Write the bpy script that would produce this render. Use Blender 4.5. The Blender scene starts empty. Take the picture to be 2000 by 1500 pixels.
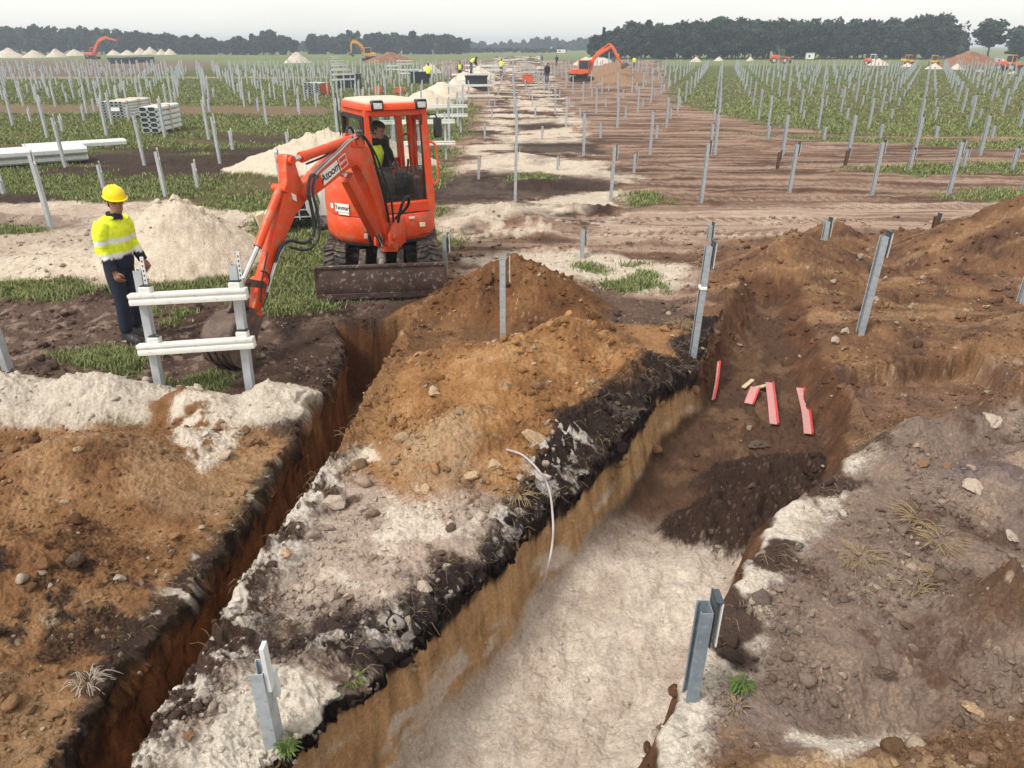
import bpy, bmesh, math, random
import numpy as np
from mathutils import Vector, Matrix, Euler

SC = bpy.context.scene
COL = SC.collection
R = math.radians
# ---------------------------------------------------------------- camera
EYE, PITCH, FPX = 3.15, R(24.53), 1450.0          # eye height (m), tilt below the horizon, focal length on a 2000 px wide frame
cam_d = bpy.data.cameras.new("camera"); cam = bpy.data.objects.new("camera", cam_d); COL.objects.link(cam)
cam.location = (0, 0, EYE); cam.rotation_euler = (math.pi / 2 - PITCH, 0, 0)
cam_d.sensor_width = 36; cam_d.lens = FPX / 2000 * 36; cam_d.clip_start = 0.05; cam_d.clip_end = 5000
SC.camera = cam
# ---------------------------------------------------------------- sky: bright overcast, a little brighter overhead than at the horizon
SUN_EL, SUN_AZ = R(52), R(-50)                    # sun behind thin cloud, high on the left behind the camera
W = bpy.data.worlds.new("World"); SC.world = W; W.use_nodes = True
nt = W.node_tree; nt.nodes.clear()
def wn(t, **k):
    n = nt.nodes.new(t)
    for a, v in k.items(): setattr(n, a, v)
    return n
sky = wn('ShaderNodeTexSky', sky_type='NISHITA', sun_disc=False, sun_elevation=SUN_EL, sun_rotation=R(230), dust_density=4.0, air_density=1.0)
hsv = wn('ShaderNodeHueSaturation'); hsv.inputs['Saturation'].default_value = 0.05
bgA = wn('ShaderNodeBackground'); bgA.inputs['Strength'].default_value = 0.05
tc = wn('ShaderNodeTexCoord'); sep = wn('ShaderNodeSeparateXYZ')
mr = wn('ShaderNodeMapRange'); mr.inputs[1].default_value = 0.0; mr.inputs[2].default_value = 1.0; mr.inputs[3].default_value = 0.70; mr.inputs[4].default_value = 0.44
cl = wn('ShaderNodeTexNoise'); cl.inputs['Scale'].default_value = 2.2; cl.inputs['Detail'].default_value = 4
mc = wn('ShaderNodeMapRange'); mc.inputs[1].default_value = 0.3; mc.inputs[2].default_value = 0.7; mc.inputs[3].default_value = 0.92; mc.inputs[4].default_value = 1.06
mul = wn('ShaderNodeMath', operation='MULTIPLY')
bgB = wn('ShaderNodeBackground'); bgB.inputs['Color'].default_value = (1.0, 0.975, 0.895, 1)
add = wn('ShaderNodeAddShader'); out = wn('ShaderNodeOutputWorld')
L = nt.links.new
L(sky.outputs[0], hsv.inputs['Color']); L(hsv.outputs[0], bgA.inputs['Color'])
L(tc.outputs['Generated'], sep.inputs[0]); L(sep.outputs['Z'], mr.inputs[0])
mp = wn('ShaderNodeMapping'); mp.inputs['Scale'].default_value = (1, 1, 3); L(tc.outputs['Generated'], mp.inputs[0]); L(mp.outputs[0], cl.inputs['Vector'])
L(cl.outputs['Fac'], mc.inputs[0]); L(mr.outputs[0], mul.inputs[0]); L(mc.outputs[0], mul.inputs[1]); L(mul.outputs[0], bgB.inputs['Strength'])
L(bgA.outputs[0], add.inputs[0]); L(bgB.outputs[0], add.inputs[1]); L(add.outputs[0], out.inputs[0])
sun_d = bpy.data.lights.new("sun", 'SUN'); sun = bpy.data.objects.new("sun", sun_d); COL.objects.link(sun)
sun_d.energy = 2.0; sun_d.angle = R(12); sun_d.color = (1.0, 0.955, 0.88)
sv = Vector((math.sin(SUN_AZ) * math.cos(SUN_EL), -math.cos(SUN_AZ) * math.cos(SUN_EL), math.sin(SUN_EL)))   # towards the sun
sun.rotation_euler = (-sv).to_track_quat('-Z', 'Y').to_euler()
SC.view_settings.view_transform = 'Standard'; SC.view_settings.look = 'None'
SC.view_settings.exposure = 0.58; SC.view_settings.gamma = 1.0
SC.cycles.max_bounces = 6; SC.cycles.volume_bounces = 0; SC.cycles.transparent_max_bounces = 12

# ---------------------------------------------------------------- measuring: pixel of the 2000 px photograph -> point at height z
CP, SP = math.cos(PITCH), math.sin(PITCH)
def at(px, py, z=0.0):
    u, v = (px - 1000) / FPX, (py - 750) / FPX
    dy, dz = CP - v * SP, -SP - v * CP
    t = (z - EYE) / dz
    return Vector((u * t, dy * t, z))
def at_y(px, py, Y):
    """the point on the pixel's ray at forward distance Y"""
    u, v = (px - 1000) / FPX, (py - 750) / FPX
    dy, dz = CP - v * SP, -SP - v * CP
    t = Y / dy
    return Vector((u * t, Y, EYE + dz * t))

# ---------------------------------------------------------------- custom properties
def tag(o, label=None, cat=None, group=None, kind=None):
    if label: o['label'] = label
    if cat: o['category'] = cat
    if group: o['group'] = group
    if kind: o['kind'] = kind
    return o
def empty(name, loc=(0, 0, 0), rz=0.0):
    o = bpy.data.objects.new(name, None); COL.objects.link(o)
    o.location = loc; o.rotation_euler = (0, 0, rz); o.empty_display_size = 0.2
    return o
def link(name, me, parent=None, mat=None):
    o = bpy.data.objects.new(name, me); COL.objects.link(o)
    if parent is not None: o.parent = parent
    if mat is not None:
        me.materials.clear(); me.materials.append(mat)
    return o
CHILD = {}
def copy_tree(o, parent=None):
    c = o.copy(); COL.objects.link(c)
    if parent is not None:
        c.parent = parent; c.matrix_parent_inverse = o.matrix_parent_inverse.copy()
    for ch in [k for k in COL.objects if k.parent == o]:
        copy_tree(ch, c)
    return c

# ---------------------------------------------------------------- noise in numpy
_rg = np.random.default_rng(7)
_PERM = _rg.permutation(4096).astype(np.int32)
_ANG = _rg.random(4096) * 2 * np.pi
_GX, _GY = np.cos(_ANG).astype(np.float32), np.sin(_ANG).astype(np.float32)
_RND = _rg.random(4096).astype(np.float32)
def _h(ix, iy, seed):
    return _PERM[(_PERM[(ix + seed * 131) & 4095] + iy * 7 + seed * 17) & 4095]
def perlin(x, y, seed=0):
    x = np.asarray(x, np.float32); y = np.asarray(y, np.float32)
    xf, yf = np.floor(x), np.floor(y)
    xi, yi = xf.astype(np.int32), yf.astype(np.int32)
    fx, fy = x - xf, y - yf
    ux, uy = fx * fx * fx * (fx * (fx * 6 - 15) + 10), fy * fy * fy * (fy * (fy * 6 - 15) + 10)
    def g(dx, dy):
        h = _h(xi + dx, yi + dy, seed)
        return _GX[h] * (fx - dx) + _GY[h] * (fy - dy)
    a = g(0, 0); a = a + ux * (g(1, 0) - a)
    b = g(0, 1); b = b + ux * (g(1, 1) - b)
    return (a + uy * (b - a)) * 1.5
def fbm(x, y, f, octv=4, seed=0, gain=0.5):
    s = 0; a = 1.0; n = 0
    for k in range(octv):
        s = s + a * perlin(x * f + 13.7 * k, y * f - 7.1 * k, seed + k); n += a
        a *= gain; f *= 2.03
    return s / n
def crumbs(x, y, cell, seed=0, dens=0.6, rmin=0.15, rmax=0.48):
    """a layer of half-buried lumps: height in units of metres, and a random number per lump"""
    x = np.asarray(x, np.float32) / cell; y = np.asarray(y, np.float32) / cell
    xi, yi = np.floor(x).astype(np.int32), np.floor(y).astype(np.int32)
    best = np.zeros_like(x); idr = np.zeros_like(x)
    for dx in (-1, 0, 1):
        for dy in (-1, 0, 1):
            h = _h(xi + dx, yi + dy, seed); h2 = _PERM[(h + 911) & 4095]; h3 = _PERM[(h + 2203) & 4095]
            cx, cy = xi + dx + _RND[h], yi + dy + _RND[h2]
            r = (rmin + (rmax - rmin) * _RND[h3] ** 2) * (_RND[(h + 77) & 4095] < dens)
            an = _ANG[(h + 55) & 4095].astype(np.float32); e = 0.65 + 0.35 * _RND[(h + 99) & 4095]
            ddx, ddy = x - cx, y - cy
            a, b = (ddx * np.cos(an) + ddy * np.sin(an)), (-ddx * np.sin(an) + ddy * np.cos(an)) / e
            d2 = a * a + b * b
            hh = np.sqrt(np.maximum(0, r * r - d2)) * 0.8
            m = hh > best
            best = np.where(m, hh, best); idr = np.where(m, _RND[(h + 33) & 4095], idr)
    return best * cell, idr
def sstep(a, b, x):
    t = np.clip((x - a) / (b - a), 0, 1)
    return t * t * (3 - 2 * t)
def sdpoly(x, y, poly):
    """signed distance to a polygon in plan, positive inside"""
    x = np.asarray(x, np.float32); y = np.asarray(y, np.float32)
    d = np.full(x.shape, 1e9, np.float32); ins = np.zeros(x.shape, bool)
    n = len(poly)
    for i in range(n):
        ax, ay = poly[i][:2]; bx, by = poly[(i + 1) % n][:2]
        ex, ey = bx - ax, by - ay
        t = np.clip(((x - ax) * ex + (y - ay) * ey) / (ex * ex + ey * ey + 1e-12), 0, 1)
        d = np.minimum(d, (x - ax - t * ex) ** 2 + (y - ay - t * ey) ** 2)
        c = ((ay > y) != (by > y)) & (x < (bx - ax) * (y - ay) / (by - ay + (1e-12 if by == ay else 0)) + ax)
        ins ^= c
    d = np.sqrt(d)
    return np.where(ins, d, -d)
def sdline(x, y, pts):
    """distance to a polyline and the running length of its nearest point"""
    d = np.full(np.shape(x), 1e9, np.float32); s = np.zeros(np.shape(x), np.float32); acc = 0
    for (ax, ay), (bx, by) in zip(pts[:-1], pts[1:]):
        ex, ey = bx - ax, by - ay; l = math.hypot(ex, ey)
        t = np.clip(((x - ax) * ex + (y - ay) * ey) / (l * l), 0, 1)
        q = np.sqrt((x - ax - t * ex) ** 2 + (y - ay - t * ey) ** 2)
        m = q < d
        d = np.where(m, q, d); s = np.where(m, acc + t * l, s); acc += l
    return d, s
# ================================================================= GROUND
PALE = (0.53, 0.46, 0.385); SANDW = (0.57, 0.515, 0.45); PINK = (0.36, 0.27, 0.215); TAN = (0.40, 0.255, 0.14); ORANGE = (0.30, 0.155, 0.07)
BROWN = (0.175, 0.100, 0.060); RED = (0.115, 0.050, 0.026); MUD = (0.125, 0.085, 0.068); GREY = (0.215, 0.163, 0.135); PEAT = (0.022, 0.015, 0.014); DARK = (0.05, 0.032, 0.027)
GRASS = (0.075, 0.098, 0.030); GRASS2 = (0.125, 0.145, 0.052); FIELD = (0.16, 0.185, 0.085)
def P2(pts, z=0.0): return [tuple(at(a, b, z)[:2]) for a, b in pts]
T1L = [(-2.30, 1.0), (-2.22, 2.5), (-2.20, 3.2), (-2.12, 3.8), (-2.06, 4.4), (-1.98, 5.3), (-1.92, 6.0), (-1.86, 7.1), (-1.98, 7.9), (-2.28, 8.80)]
T1R = [(-1.85, 1.0), (-1.78, 2.5), (-1.76, 3.2), (-1.71, 3.8), (-1.64, 4.3), (-1.57, 4.9), (-1.49, 5.4), (-1.46, 5.8), (-1.39, 6.9), (-1.36, 7.7), (-1.30, 8.85)]
T1 = T1L + T1R[::-1]
T2L = [(-2.1, 0.9), (-1.1, 2.35), (-0.78, 2.85), (-0.42, 3.45), (0.02, 4.1), (0.77, 5.3), (1.41, 6.28), (2.10, 7.30), (2.44, 8.3), (2.75, 9.2), (3.25, 10.3)]
T2L = [(x_ - 0.15, y_ + 0.10) if 0 < i_ < 9 else (x_, y_) for i_, (x_, y_) in enumerate(T2L)]
T2R = [(-0.6, 0.9), (0.64, 2.47), (0.91, 2.97), (1.30, 3.55), (1.68, 4.13), (2.20, 4.75), (2.95, 5.55), (3.42, 6.7), (3.68, 7.8), (3.90, 8.9), (4.20, 10.1)]
T2 = T2L + T2R[::-1]
ROAD = P2([(1120, 465), (1240, 412), (1500, 402), (2100, 392), (2600, 392), (2600, 470), (2100, 470), (1700, 452), (1400, 470), (1200, 490)])
# heaps: centre x, y, half-widths, turn, height, sharpness
HEAPS = [
    (0.02, 6.65, 1.50, 1.50, 30, 0.58, 1.15), (0.55, 7.25, 1.05, 0.85, 35, 0.66, 1.05), (-0.35, 5.60, 0.95, 0.85, 20, 0.36, 1.2), (-0.6, 7.1, 0.75, 0.8, 0, 0.34, 1.2), (1.20, 6.85, 1.00, 0.65, 45, 0.38, 1.15),   # brown heap between the trenches
    (0.06, 9.35, 1.30, 0.95, -12, 0.70, 0.95), (-0.75, 9.1, 0.9, 0.6, 0, 0.28, 1.2), (0.75, 8.6, 0.6, 0.45, 0, 0.3, 1.2),                                                                                      # darker heap behind it
    (-5.30, 11.75, 1.45, 1.40, 0, 1.06, 0.92), (-7.2, 11.2, 2.2, 1.0, 0, 0.20, 1.2),                                                                                                                         # sand cone beside the man
    (-5.1, 21.6, 2.9, 2.1, 8, 1.08, 1.05), (-3.6, 22.2, 1.6, 1.5, 0, 0.8, 1.0),                                                                                                                                # sand heap behind the digger
    (-5.2, 6.3, 1.6, 0.75, -3, 0.46, 1.1), (-3.9, 6.3, 1.1, 0.62, -8, 0.42, 1.1), (-2.95, 6.1, 0.9, 0.55, -15, 0.34, 1.1), (-2.25, 6.25, 0.62, 0.55, 10, 0.34, 1.2),                                          # white sand crest on the left
    (-3.4, 4.95, 1.3, 1.0, 20, 0.46, 1.15), (-4.5, 4.3, 1.5, 1.1, 0, 0.55, 1.2), (-3.15, 3.75, 0.95, 0.75, 0, 0.42, 1.15), (-3.5, 2.8, 1.2, 0.8, 0, 0.40, 1.2), (-2.75, 5.5, 0.55, 0.5, 0, 0.22, 1.3),              # brown spoil left of the narrow trench
    (8.0, 11.4, 2.3, 1.7, 0, 1.12, 0.95), (9.3, 12.2, 2.5, 1.8, 0, 1.3, 1.0), (6.6, 10.3, 1.6, 0.9, 0, 0.25, 1.2),                                                                                              # high brown heap at the right edge
    (4.25, 10.9, 1.7, 1.1, 25, 0.62, 0.95), (3.4, 9.7, 1.3, 0.8, 40, 0.35, 1.1), (5.45, 12.5, 0.95, 0.7, 0, 0.5, 1.1), (6.9, 12.9, 1.2, 0.6, 0, 0.22, 1.2), (5.0, 9.4, 1.8, 0.6, 10, 0.18, 1.2), (4.3, 8.3, 1.0, 0.5, 25, 0.16, 1.2), (5.6, 7.9, 1.3, 0.5, 0, 0.2, 1.2), (6.7, 8.6, 1.5, 0.7, 20, 0.3, 1.2),
    (3.40, 5.50, 0.70, 0.36, 38, 0.36, 1.1), (3.9, 5.7, 0.8, 0.45, 20, 0.34, 1.1), (3.7, 4.9, 0.7, 0.5, 0, 0.24, 1.2), (4.6, 6.2, 1.2, 0.7, 30, 0.52, 1.1), (4.5, 5.2, 0.8, 0.5, 0, 0.3, 1.2),                                                          # clods along the right bank
    (2.85, 3.35, 0.70, 0.45, 25, 0.42, 1.1), (1.75, 2.4, 0.9, 0.38, 12, 0.14, 1.3), (3.0, 2.6, 1.0, 0.5, 20, 0.2, 1.3),
    (-0.15, 15.1, 0.85, 0.6, 0, 0.28, 1.1), (0.4, 14.2, 1.0, 0.35, 0, 0.2, 1.1), (1.6, 15.6, 1.0, 0.3, 0, 0.14, 1.2), (-0.6, 14.4, 0.8, 0.5, 0, 0.2, 1.1),                                              # low sand banks by the track
    (0.6, 18.6, 1.2, 0.5, 0, 0.22, 1.1), (0.2, 23.5, 1.4, 0.5, 0, 0.18, 1.1),
    (0.9, 12.2, 1.6, 0.35, 3, 0.1, 1.2), (2.4, 12.6, 1.0, 0.4, 0, 0.12, 1.2), (0.2, 13.4, 0.9, 0.3, 0, 0.16, 1.1),
    (9.6, 73.0, 2.8, 7.0, 0, 0.9, 1.1), (10.5, 84.0, 4.0, 14.0, 0, 1.7, 1.1), (-1.05, 2.68, 0.85, 0.62, 30, 0.20, 0.6),
]
for k in range(9):                                   # long ridge of sand along the cable trench
    yy = 43 + k * 5.2; HEAPS.append((-4.7 + 0.035 * (yy - 43) + 0.35 * math.sin(k * 2.1), yy, 1.9 + 0.3 * math.sin(k * 3.3), 3.6, 0, 1.05 + 0.2 * math.sin(k * 1.7), 1.0))
WHITE_HEAPS = {8, 9, 10, 11, 12, 13, 14, 15}
DEEP = [(2.05, 5.42, 0.58, 0.33, 10, 0.24), (2.65, 5.80, 0.50, 0.32, 10, 0.26), (1.62, 5.40, 0.34, 0.22, 20, 0.10), (2.2, 6.05, 0.5, 0.22, 15, 0.12)]   # dark fill lying in the wide trench
def ell(x, y, c, warp):
    cx, cy, rx, ry, rot = c[:5]
    a = R(rot); ca, sa = math.cos(a), math.sin(a)
    dx, dy = x - cx, y - cy
    return np.sqrt(((dx * ca + dy * sa) / rx) ** 2 + ((-dx * sa + dy * ca) / ry) ** 2) * (1 + warp)
def ground_eval(x, y, want_col=True):
    x = np.asarray(x, np.float32); y = np.asarray(y, np.float32)
    near = 1 - sstep(16, 30, y); vnear = 1 - sstep(10.5, 14, y)
    n1 = fbm(x, y, 0.8, 4, 1); n2 = fbm(x, y, 2.7, 4, 9); n3 = fbm(x, y, 7.0, 4, 21)
    nb = fbm(x, y, 0.12, 3, 31)
    h = 0.05 * n1 * near + 0.10 * nb * sstep(8, 25, y) * (1 - 0.8 * sstep(60, 120, y))
    rough = near * (0.035 * n2 + 0.025 * n3)
    # clods in the churned strips of the mid field
    strip = sstep(0.05, 0.45, fbm(x * 0.35, y, 0.55, 3, 41)) * (1 - sstep(26, 60, y)) * sstep(11, 14, y)
    h = h + strip * (0.05 + 0.10 * np.abs(n2))
    hp = np.zeros_like(h); which = np.full(h.shape, -1, np.int32)
    wz = 0.16 * n1 + 0.12 * n2 + 0.05 * n3
    for i, c in enumerate(HEAPS):
        rr = max(c[2], c[3]) * 1.5
        m = (np.abs(x - c[0]) < rr) & (np.abs(y - c[1]) < rr)
        if not m.any(): continue
        d = ell(x[m], y[m], c, wz[m])
        t = np.clip(1 - d, 0, 1)
        v = c[5] * np.where(t > 0, t, 0) ** c[6]
        v = v * (1 + 0.22 * n2[m]) - 0.06 * c[5] * sstep(0.8, 1, t)
        old = hp[m]
        k = 0.06
        nv = np.maximum(old, v) + np.maximum(0, k - np.abs(old - v)) ** 2 / (4 * k) * (np.minimum(old, v) > 0.001)
        wm = which[m]; wm = np.where(v > old, np.where(v > 0.012, i, wm), wm); which[m] = wm
        hp[m] = nv
    h = h + hp
    # worn ledge and hollow on the right bank
    h = h - 0.22 * np.exp(-(((x - 2.05) / 0.5) ** 2 + ((y - 2.85) / 0.22) ** 2)) - 0.26 * sstep(-0.03, 0.09, sdpoly(x, y, P2([(1640, 720), (1900, 690), (2030, 770), (1890, 850), (1720, 845)])) + 0.12 * n2 + 0.03 * n3) - 0.16 * sstep(-0.03, 0.08, sdpoly(x, y, P2([(1680, 775), (1850, 765), (1880, 830), (1740, 838)])) + 0.12 * n2 + 0.03 * n3)
    # a soft spoil shoulder along both trench lips
    s1 = sdpoly(x, y, T1) + vnear * (0.05 * n2 + 0.006 * n3 + 0.05 * n1)
    s2 = sdpoly(x, y, T2) + vnear * (0.05 * n2 + 0.006 * n3 + 0.05 * n1)
    dl2, _ = sdline(x, y, T2L); dr2, _ = sdline(x, y, T2R); s2 = s2 + (dr2 < dl2) * vnear * (0.11 * n1 + 0.09 * n2 + 0.02 * n3); dr1, _ = sdline(x, y, T1R); dl1, _ = sdline(x, y, T1L)
    peatL2 = (1 - sstep(0.17, 0.40, dl2 + 0.28 * n1 + 0.16 * n2 + 0.06 * n3)) * sstep(3.0, 3.4, y) * (y < 9.0) * (s2 < 0.05)
    lip1 = (1 - sstep(0.05, 0.30, dr1 + 0.2 * n1 + 0.1 * n2)) * (s1 < 0.05) * (x > -1.9)
    h = h + peatL2 * (0.035 + 0.07 * np.abs(n2) + 0.05 * n3) + lip1 * (0.05 + 0.10 * np.maximum(0, n2) + 0.06 * n3)
    h = h - 0.13 * (1 - sstep(0.0, 0.30, dl2)) * (s2 < 0.03) * (y < 9.5)                                     # the edge has slumped
    hout = h + 0
    # the trenches
    c1 = sstep(-0.015, 0.065, s1)
    fl1 = -1.18 + 0.05 * n2 + 0.1 * sstep(0.1, 0.0, s1)
    h = h + (fl1 - h) * c1
    along = (x + 0.78) * 0.538 + (y - 2.85) * 0.843
    fl2 = -0.90 + 0.05 * n1 + 0.03 * n2 + 0.17 * sstep(1.2, 3.0, along) + 0.26 * sstep(3.0, 5.2, along) + 0.40 * sstep(5.8, 9.0, along) + 0.10 * (1 - sstep(0.05, 0.45, s2)) * (1 - sstep(4, 5, along))
    fl2 = fl2 + 0.05 * np.abs(fbm(along * 0.8, dl2 * 1.6, 2.2, 3, 171)) + 0.03 * fbm(x, y, 4.5, 3, 172) - 0.02
    for c in DEEP:
        t = np.clip(1.15 - ell(x, y, c, wz * 1.4), 0, 1); fl2 = fl2 + c[5] * t * (1 + 0.7 * n2 + 0.3 * n3)
    right = (dr2 < dl2)
    wid = np.where(right, 0.22, 0.19)
    wid = np.where(along > 5.0, wid + 0.30 * sstep(5.0, 6.4, along) * np.where(right, 1.0, 0.6), wid)
    c2 = sstep(-0.02, wid, s2)
    h = h + (fl2 - h) * c2
    # roughness
    s2r = 0
    isfl2 = sstep(0.6, 0.95, c2) * (1 - sstep(3.6, 4.6, along + 0.4 * n1))
    dk = np.zeros_like(h)
    for c in DEEP: dk = np.maximum(dk, sstep(0.0, 0.40, 1.22 - ell(x, y, c, wz * 2.2) + 0.35 * n3 + 0.25 * n2))
    dk = dk * sstep(0.75, 0.97, c2)
    smooth = np.maximum(isfl2 * (1 - dk), 0)
    whitemask = np.isin(which, list(WHITE_HEAPS)) & (hp > 0.02)
    roadm = sstep(-0.25, 0.35, sdpoly(x, y, ROAD) + 0.25 * n1)
    k1, id1 = crumbs(x, y, 0.16, 3, 0.45); k2, id2 = crumbs(x, y, 0.07, 5, 0.55); k3, id3 = crumbs(x, y, 0.034, 8, 0.6)
    amt = near * (1 - 0.85 * smooth) * (1 - 0.75 * roadm) * (1 - 0.6 * whitemask)
    dens = sstep(-0.35, 0.35, fbm(x, y, 1.3, 3, 55))
    big = sstep(0.0, 0.3, n1 + 0.15)
    k0, id0 = crumbs(x + 0.05 * n3, y + 0.05 * n2, 0.36, 12, 0.5)
    f1 = 1 - 2 * np.abs(fbm(x + 0.08 * n2, y + 0.08 * n3, 5.0, 3, 141)); f2n = perlin(x * 19, y * 19, 143); f3n = perlin(x * 43, y * 43, 144)
    churn = np.clip(peatL2 + lip1 + 0.55 * sstep(0.02, 0.1, hp) * (1 - whitemask) + 0.35 * sstep(0.02, 0.1, hp) * whitemask * (y < 8) + 0.5 * sstep(-0.2, 0.3, fbm(x, y, 0.7, 3, 58)), 0, 1.2) * (1 - smooth) * (1 - roadm)
    h = h + rough * (1 - 0.6 * smooth)* (1 - 0.6 * roadm) + amt * dens * (0.48 * k1 * big + 0.75 * k2 * vnear + 0.9 * k3 * vnear * (y < 7.5))
    h = h + near * churn * (0.34 * k0 * sstep(-0.1, 0.2, n1 + n2) + 0.030 * f1 - 0.01) + vnear * (0.35 + 0.65 * churn) * (1 - 0.6 * roadm) * (0.015 * f2n + 0.010 * f3n * (y < 7.5))
    fchurn = sstep(0.5, 0.95, c2) * sstep(2.6, 3.6, along + 0.5 * n1)
    h = h + dk * (0.45 * k0 + 0.7 * k1 + 0.6 * k2 + 0.03 * f1) + fchurn * (1 - dk) * (0.25 * k0 + 0.5 * k1 + 0.02 * f1)
    rb_ = sstep(0.0, 0.4, sdpoly(x, y, [(0.3, 0.5), (0.9, 2.4), (1.3, 3.0), (2.0, 4.0), (2.6, 4.6), (3.3, 5.2), (9, 5.4), (9, 0.5)])); h = h + rb_ * (0.05 * n2 + 0.045 * f1 * sstep(-0.1, 0.3, n1) + 0.35 * k0 * sstep(0.0, 0.3, n2))
    if not want_col: return h
    # ------------------------------------------------------------ colour of the soils (no light or shade in here)
    N = x.shape[0]
    c = np.empty((N, 3), np.float32); c[:] = GRASS
    nA = fbm(x, y, 0.5, 4, 61); nB = fbm(x, y, 1.9, 4, 67); nC = fbm(x, y, 6.0, 3, 71); nS = fbm(x * 0.22, y, 0.8, 4, 81); nT = fbm(x * 0.10, y, 3.1, 3, 91)
    nD = 3.2 * (0.6 * fbm(x, y, 14.0, 3, 101) + 0.5 * perlin(x * 52, y * 52, 102) + 0.4 * perlin(x * 90, y * 90, 103))
    def paint(m, rgb):
        m = np.clip(m, 0, 1); m = np.clip(m + nD * m * (1 - m) * vnear, 0, 1)[:, None]; c[:] = c * (1 - m) + np.asarray(rgb, np.float32) * m
    def area(px, soft=0.3, warp=0.4, z=0.0):
        p = P2(px, z)
        xs, ys = [q[0] for q in p], [q[1] for q in p]; mg = soft + warp + 0.3
        m = (x > min(xs) - mg) & (x < max(xs) + mg) & (y > min(ys) - mg) & (y < max(ys) + mg)
        o = np.zeros(N, np.float32)
        if m.any(): o[m] = sstep(-soft, soft, sdpoly(x[m], y[m], p) + warp * (nA[m] * 0.8 + nB[m] * 0.7 + nC[m] * 0.3))
        return o
    g = 0.5 + 0.5 * np.clip(nB * 1.3 + nA, -1, 1)
    c[:] = np.asarray(GRASS, np.float32) * (1 - g[:, None]) + np.asarray(GRASS2, np.float32) * g[:, None]
    pw = sstep(0.10, 0.42, fbm(x * 0.6, y, 0.35, 4, 111)) * sstep(9, 14, y); pw = np.maximum(pw, sstep(0.2, 0.45, fbm(x * 0.4, y, 0.9, 3, 113)) * sstep(9, 14, y)); paint(pw * 0.75, (0.13, 0.095, 0.062)); gr0 = 1 - 0.85 * pw
    far = sstep(125, 150, y + 8 * nA)
    paint(far, FIELD); paint(far * sstep(0.0, 0.4, fbm(x * 0.05, y, 0.08, 3, 17)), (0.20, 0.22, 0.10))
    gr = gr0.astype(np.float32)
    pr = sstep(-0.05, 0.25, nS + 0.3 * nA) * (x > 2) * sstep(16, 22, y) * (1 - sstep(60, 90, y)); paint(pr * 0.6, (0.15, 0.105, 0.070)); gr = gr * (1 - 0.7 * pr)
    def bare(m, rgb):
        nonlocal gr
        paint(m, rgb); gr = gr * (1 - np.clip(m, 0, 1))
    # tracks and bare strips across the left field
    bare(area([(-200, 203), (300, 207), (650, 207), (650, 226), (300, 222), (-200, 222)], 0.8, 0.7) * 0.85, (0.20, 0.14, 0.10))
    bare(area([(-200, 118), (420, 118), (420, 134), (150, 152), (-200, 160)], 3, 4) * 0.9, (0.17, 0.125, 0.10))
    bare(area([(-100, 150), (650, 150), (650, 153), (-100, 154)], 0.8, 1.0) * 0.7, (0.34, 0.28, 0.20))
    bare(area([(230, 292), (420, 290), (560, 283), (700, 300), (690, 330), (600, 345), (330, 350), (90, 345), (60, 320)], 0.8, 1.7) * sstep(-0.35, 0.1, nS + 0.2), (0.060, 0.040, 0.032))
    bare(area([(320, 265), (520, 262), (620, 275), (500, 285)], 0.8, 1.2) * 0.9, (0.075, 0.05, 0.04))
    bare(area([(-60, 385), (90, 380), (160, 395), (120, 420), (-60, 425)], 0.3, 0.5), (0.06, 0.042, 0.035))
    # the brown right half
    rb = area([(850, 118), (1290, 118), (1315, 200), (1460, 236), (1640, 262), (2000, 262), (2700, 262), (2700, 700), (640, 700), (860, 440), (880, 300), (930, 220)], 0.6, 1.2)
    bare(rb, (0.185, 0.115, 0.082))
    paint(rb * sstep(-0.05, 0.25, nS) * 0.85, (0.32, 0.23, 0.18)); paint(rb * sstep(0.05, 0.3, -nS + 0.4 * nB) * 0.85, (0.085, 0.052, 0.040)); paint(rb * sstep(0.08, 0.22, nT) * 0.6, (0.36, 0.265, 0.21)); paint(rb * sstep(0.10, 0.25, -nT + 0.3 * nC) * 0.6, (0.10, 0.062, 0.046))
    # churned sand and peat along the middle track
    mid = area([(965, 110), (1060, 110), (1110, 200), (1160, 300), (1260, 400), (1260, 470), (850, 470), (880, 380), (905, 300), (960, 200)], 0.5, 0.7)
    st = fbm(x * 0.45, y * 0.60, 0.8, 4, 97) + 0.30 * nB + 0.15 * nC
    bare(mid * sstep(0.02, 0.16, st) * 0.9, PALE); bare(mid * sstep(0.02, 0.16, -st - 0.03) * 0.9, DARK)
    for px in ([(930, 305), (1010, 300), (1090, 312), (1200, 340), (1250, 350), (1230, 362), (1080, 352), (960, 345), (930, 320)], [(955, 262), (1130, 270), (1150, 280), (980, 280)], [(960, 236), (1140, 232), (1145, 242), (960, 246)], [(1000, 196), (1080, 196), (1090, 206), (1000, 208)],
               [(848, 425), (900, 405), (990, 392), (1080, 400), (1190, 388), (1212, 400), (1150, 412), (1040, 420), (950, 440), (880, 470), (850, 470)]):
        bare(area(px, 0.35, 0.5) * (0.75 + 0.5 * nB), PALE)
    for px in ([(870, 345), (1000, 335), (1190, 350), (1210, 362), (1090, 385), (900, 395), (845, 400), (845, 365)], [(1000, 282), (1170, 282), (1170, 300), (1010, 300)], [(1000, 245), (1080, 240), (1090, 256), (1010, 258)]):
        bare(area(px, 0.3, 0.6) * 0.9, (0.055, 0.037, 0.032))
    # worn vehicle track
    bare(roadm, PINK); paint(roadm * sstep(0.1, 0.3, nT + 0.3 * nB) * 0.75, (0.46, 0.37, 0.30)); paint(roadm * sstep(0.12, 0.3, -nT) * 0.8, (0.19, 0.125, 0.098))
    lug = 0.5 + 0.5 * np.sign(np.sin(x * 30 + np.sin(y * 9) * 2))
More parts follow.
